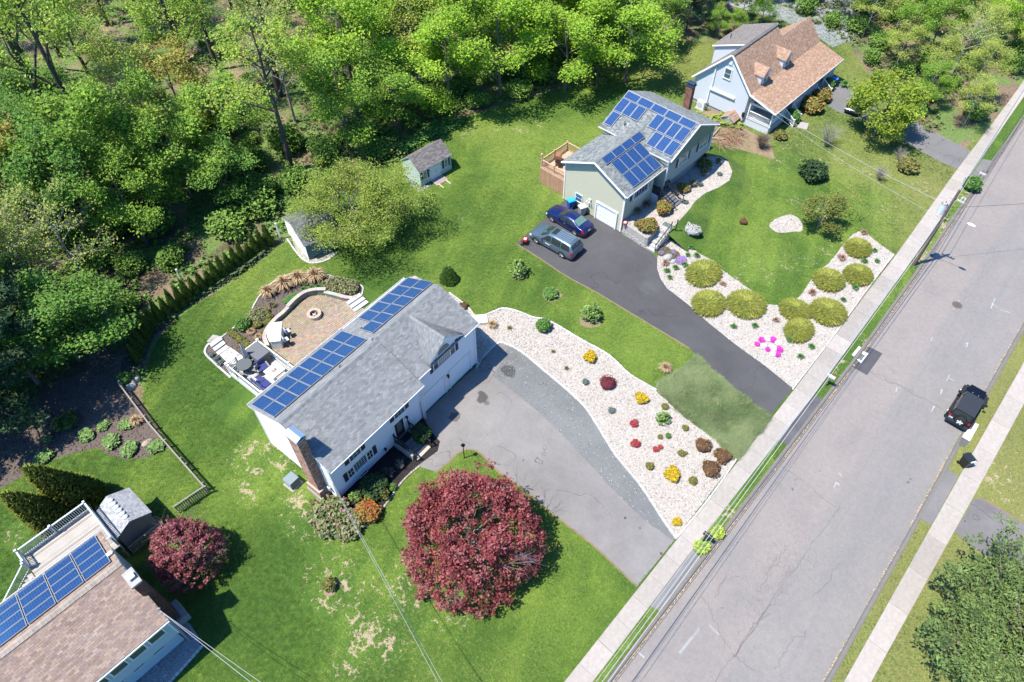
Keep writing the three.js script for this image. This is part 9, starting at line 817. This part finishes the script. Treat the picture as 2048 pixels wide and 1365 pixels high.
// ---------- things at the edge of the woods ----------
{
  const t = thing('planter_trough', 'pale blue grey planter trough at the edge of the woods', 'planter', [68.84,-45.70], 0.35), pm = M([0.42, 0.48, 0.54], 0.8); put('side_board', mb().box(0, 0.3, -0.5, 2.0, 0.6, 0.07), pm, t); put('side_board', mb().box(0, 0.3, 0.5, 2.0, 0.6, 0.07), pm, t); put('end_board', mb().box(-0.97, 0.3, 0, 0.07, 0.6, 0.93), pm, t); put('end_board', mb().box(0.97, 0.3, 0, 0.07, 0.6, 0.93), pm, t); put('soil', mb().box(0, 0.35, 0, 1.86, 0.06, 0.92), M([0.07, 0.05, 0.04], 1), t);
  const pp = thing('pipe_post', 'white plastic pipe post at the hedge end by white shed', 'post', [20.74,-49.54], 0); put('pipe', mb().tube([0, 0, 0], [0, 1.9, 0], 0.075, 0.075, 10), WHITE, pp); put('cap', mb().tube([0, 1.9, 0], [0, 1.95, 0], 0.09, 0.085, 10), WHITE, pp); const p2 = thing('pipe_post', 'short white pipe post behind the middle of hedge', 'post', [11.42,-51.29], 0); put('pipe', mb().tube([0, 0, 0], [0, 1.5, 0], 0.075, 0.075, 10), WHITE, p2); put('cap', mb().tube([0, 1.5, 0], [0, 1.55, 0], 0.09, 0.085, 10), WHITE, p2);
  const sn = thing('dead_snag', 'pale grey dead tree trunk standing behind the hedge', 'dead tree', [4.58,-48.74], 0), sb = M([0.4, 0.37, 0.35], 0.95, { map: grain }); put('trunk', mb().path([[0, 0, 0], [0.05, 1.6, -0.05], [-0.08, 3.1, 0.02], [0.02, 4.6, 0]], 0.1, 7), sb, sn); put('branch', mb().tube([0.04, 1.3, 0], [-0.45, 2.5, 0.35], 0.06, 0.03, 6).tube([-0.05, 3.0, 0], [0.25, 3.7, -0.2], 0.04, 0.02, 5), sb, sn);
  seed = 1400; const pile = (label, p, rx, rz, n, cols) => { const b = thing('brush_pile', label, 'brush pile', p); const m = mb(); for (let i = 0; i < n; i++) { const a = rnd() * 6.283, q = Math.sqrt(rnd()), x = Math.cos(a) * q * rx, z = Math.sin(a) * q * rz, l = rr(0.4, 1.3), d = rnd() * 6.283, y = rr(0.03, 0.55) * (1 - q * q * 0.8); m.tube([x, y, z], [x + Math.cos(d) * l, Math.max(0.02, y + gauss() * 0.2), z + Math.sin(d) * l], 0.022, 0.008, 3, cols[Math.floor(rnd() * cols.length)].map(v => v * rr(0.7, 1.2)), false); } put('sticks', m, BARK, b, 'stuff'); return b; }; pile('brown brush pile between the green and blue houses', [63.84,-27.13], 2.3, 1.3, 420, [[0.4, 0.26, 0.16], [0.3, 0.19, 0.12], [0.46, 0.33, 0.22]]); pile('brown brush mound behind the blue house', [85.47,-39.53], 1.6, 1.2, 220, [[0.38, 0.25, 0.17], [0.3, 0.2, 0.13]]); pile('loose dead branches at the fence head', [3.14,-48.34], 2.0, 1.6, 120, [[0.2, 0.18, 0.16], [0.28, 0.25, 0.23]]);
  for (const [a, b, l] of [[[62.36,-28.71], [64.53,-29.00], 'cut log leaning on brush pile, upper one'], [[62.35,-28.59], [63.19,-27.37], 'cut log lying below the brush pile']]) { const d = [b[0] - a[0], b[1] - a[1]], o = put('log', mb().tube([a[0], 0.12, a[1]], [b[0], 0.2, b[1]], 0.11, 0.09, 8), M([0.42, 0.33, 0.25], 0.95, { map: grain }), scene); tag(o, l, 'log'); void d; }
  sheet('gravel_lot', [[90.47,-44.52], [90.96,-41.04], [91.49,-36.79], [91.52,-32.42], [89.60,-28.27], [94.39,-26.87], [102.39,-29.28], [111.31,-33.10], [103.15,-41.78], [97.51,-41.38], [94.97,-45.88]], 0.016, M([0.3, 0.31, 0.33], 0.95, { map: grain }));
  sheet('mulch_bed', [[65.47,-32.91], [67.38,-31.39], [66.58,-27.29], [66.11,-23.57], [63.76,-21.60], [63.20,-23.96], [62.24,-26.78], [61.69,-28.28], [64.05,-29.03]], 0.02, M([0.28, 0.2, 0.13], 1, { map: grain }));
  const wb = thing('log_debris', 'orange and white debris beside woods above the garden shed', 'debris', [38.64,-53.65], 0.6); put('orange_piece', mb().box(0, 0.1, 0, 0.5, 0.16, 0.25), M([0.5, 0.25, 0.06], 0.7), wb); put('white_piece', mb().box(-0.3, 0.09, -0.35, 0.4, 0.14, 0.2, 0.5), WHITE, wb);
}
renderer.render(scene, camera);
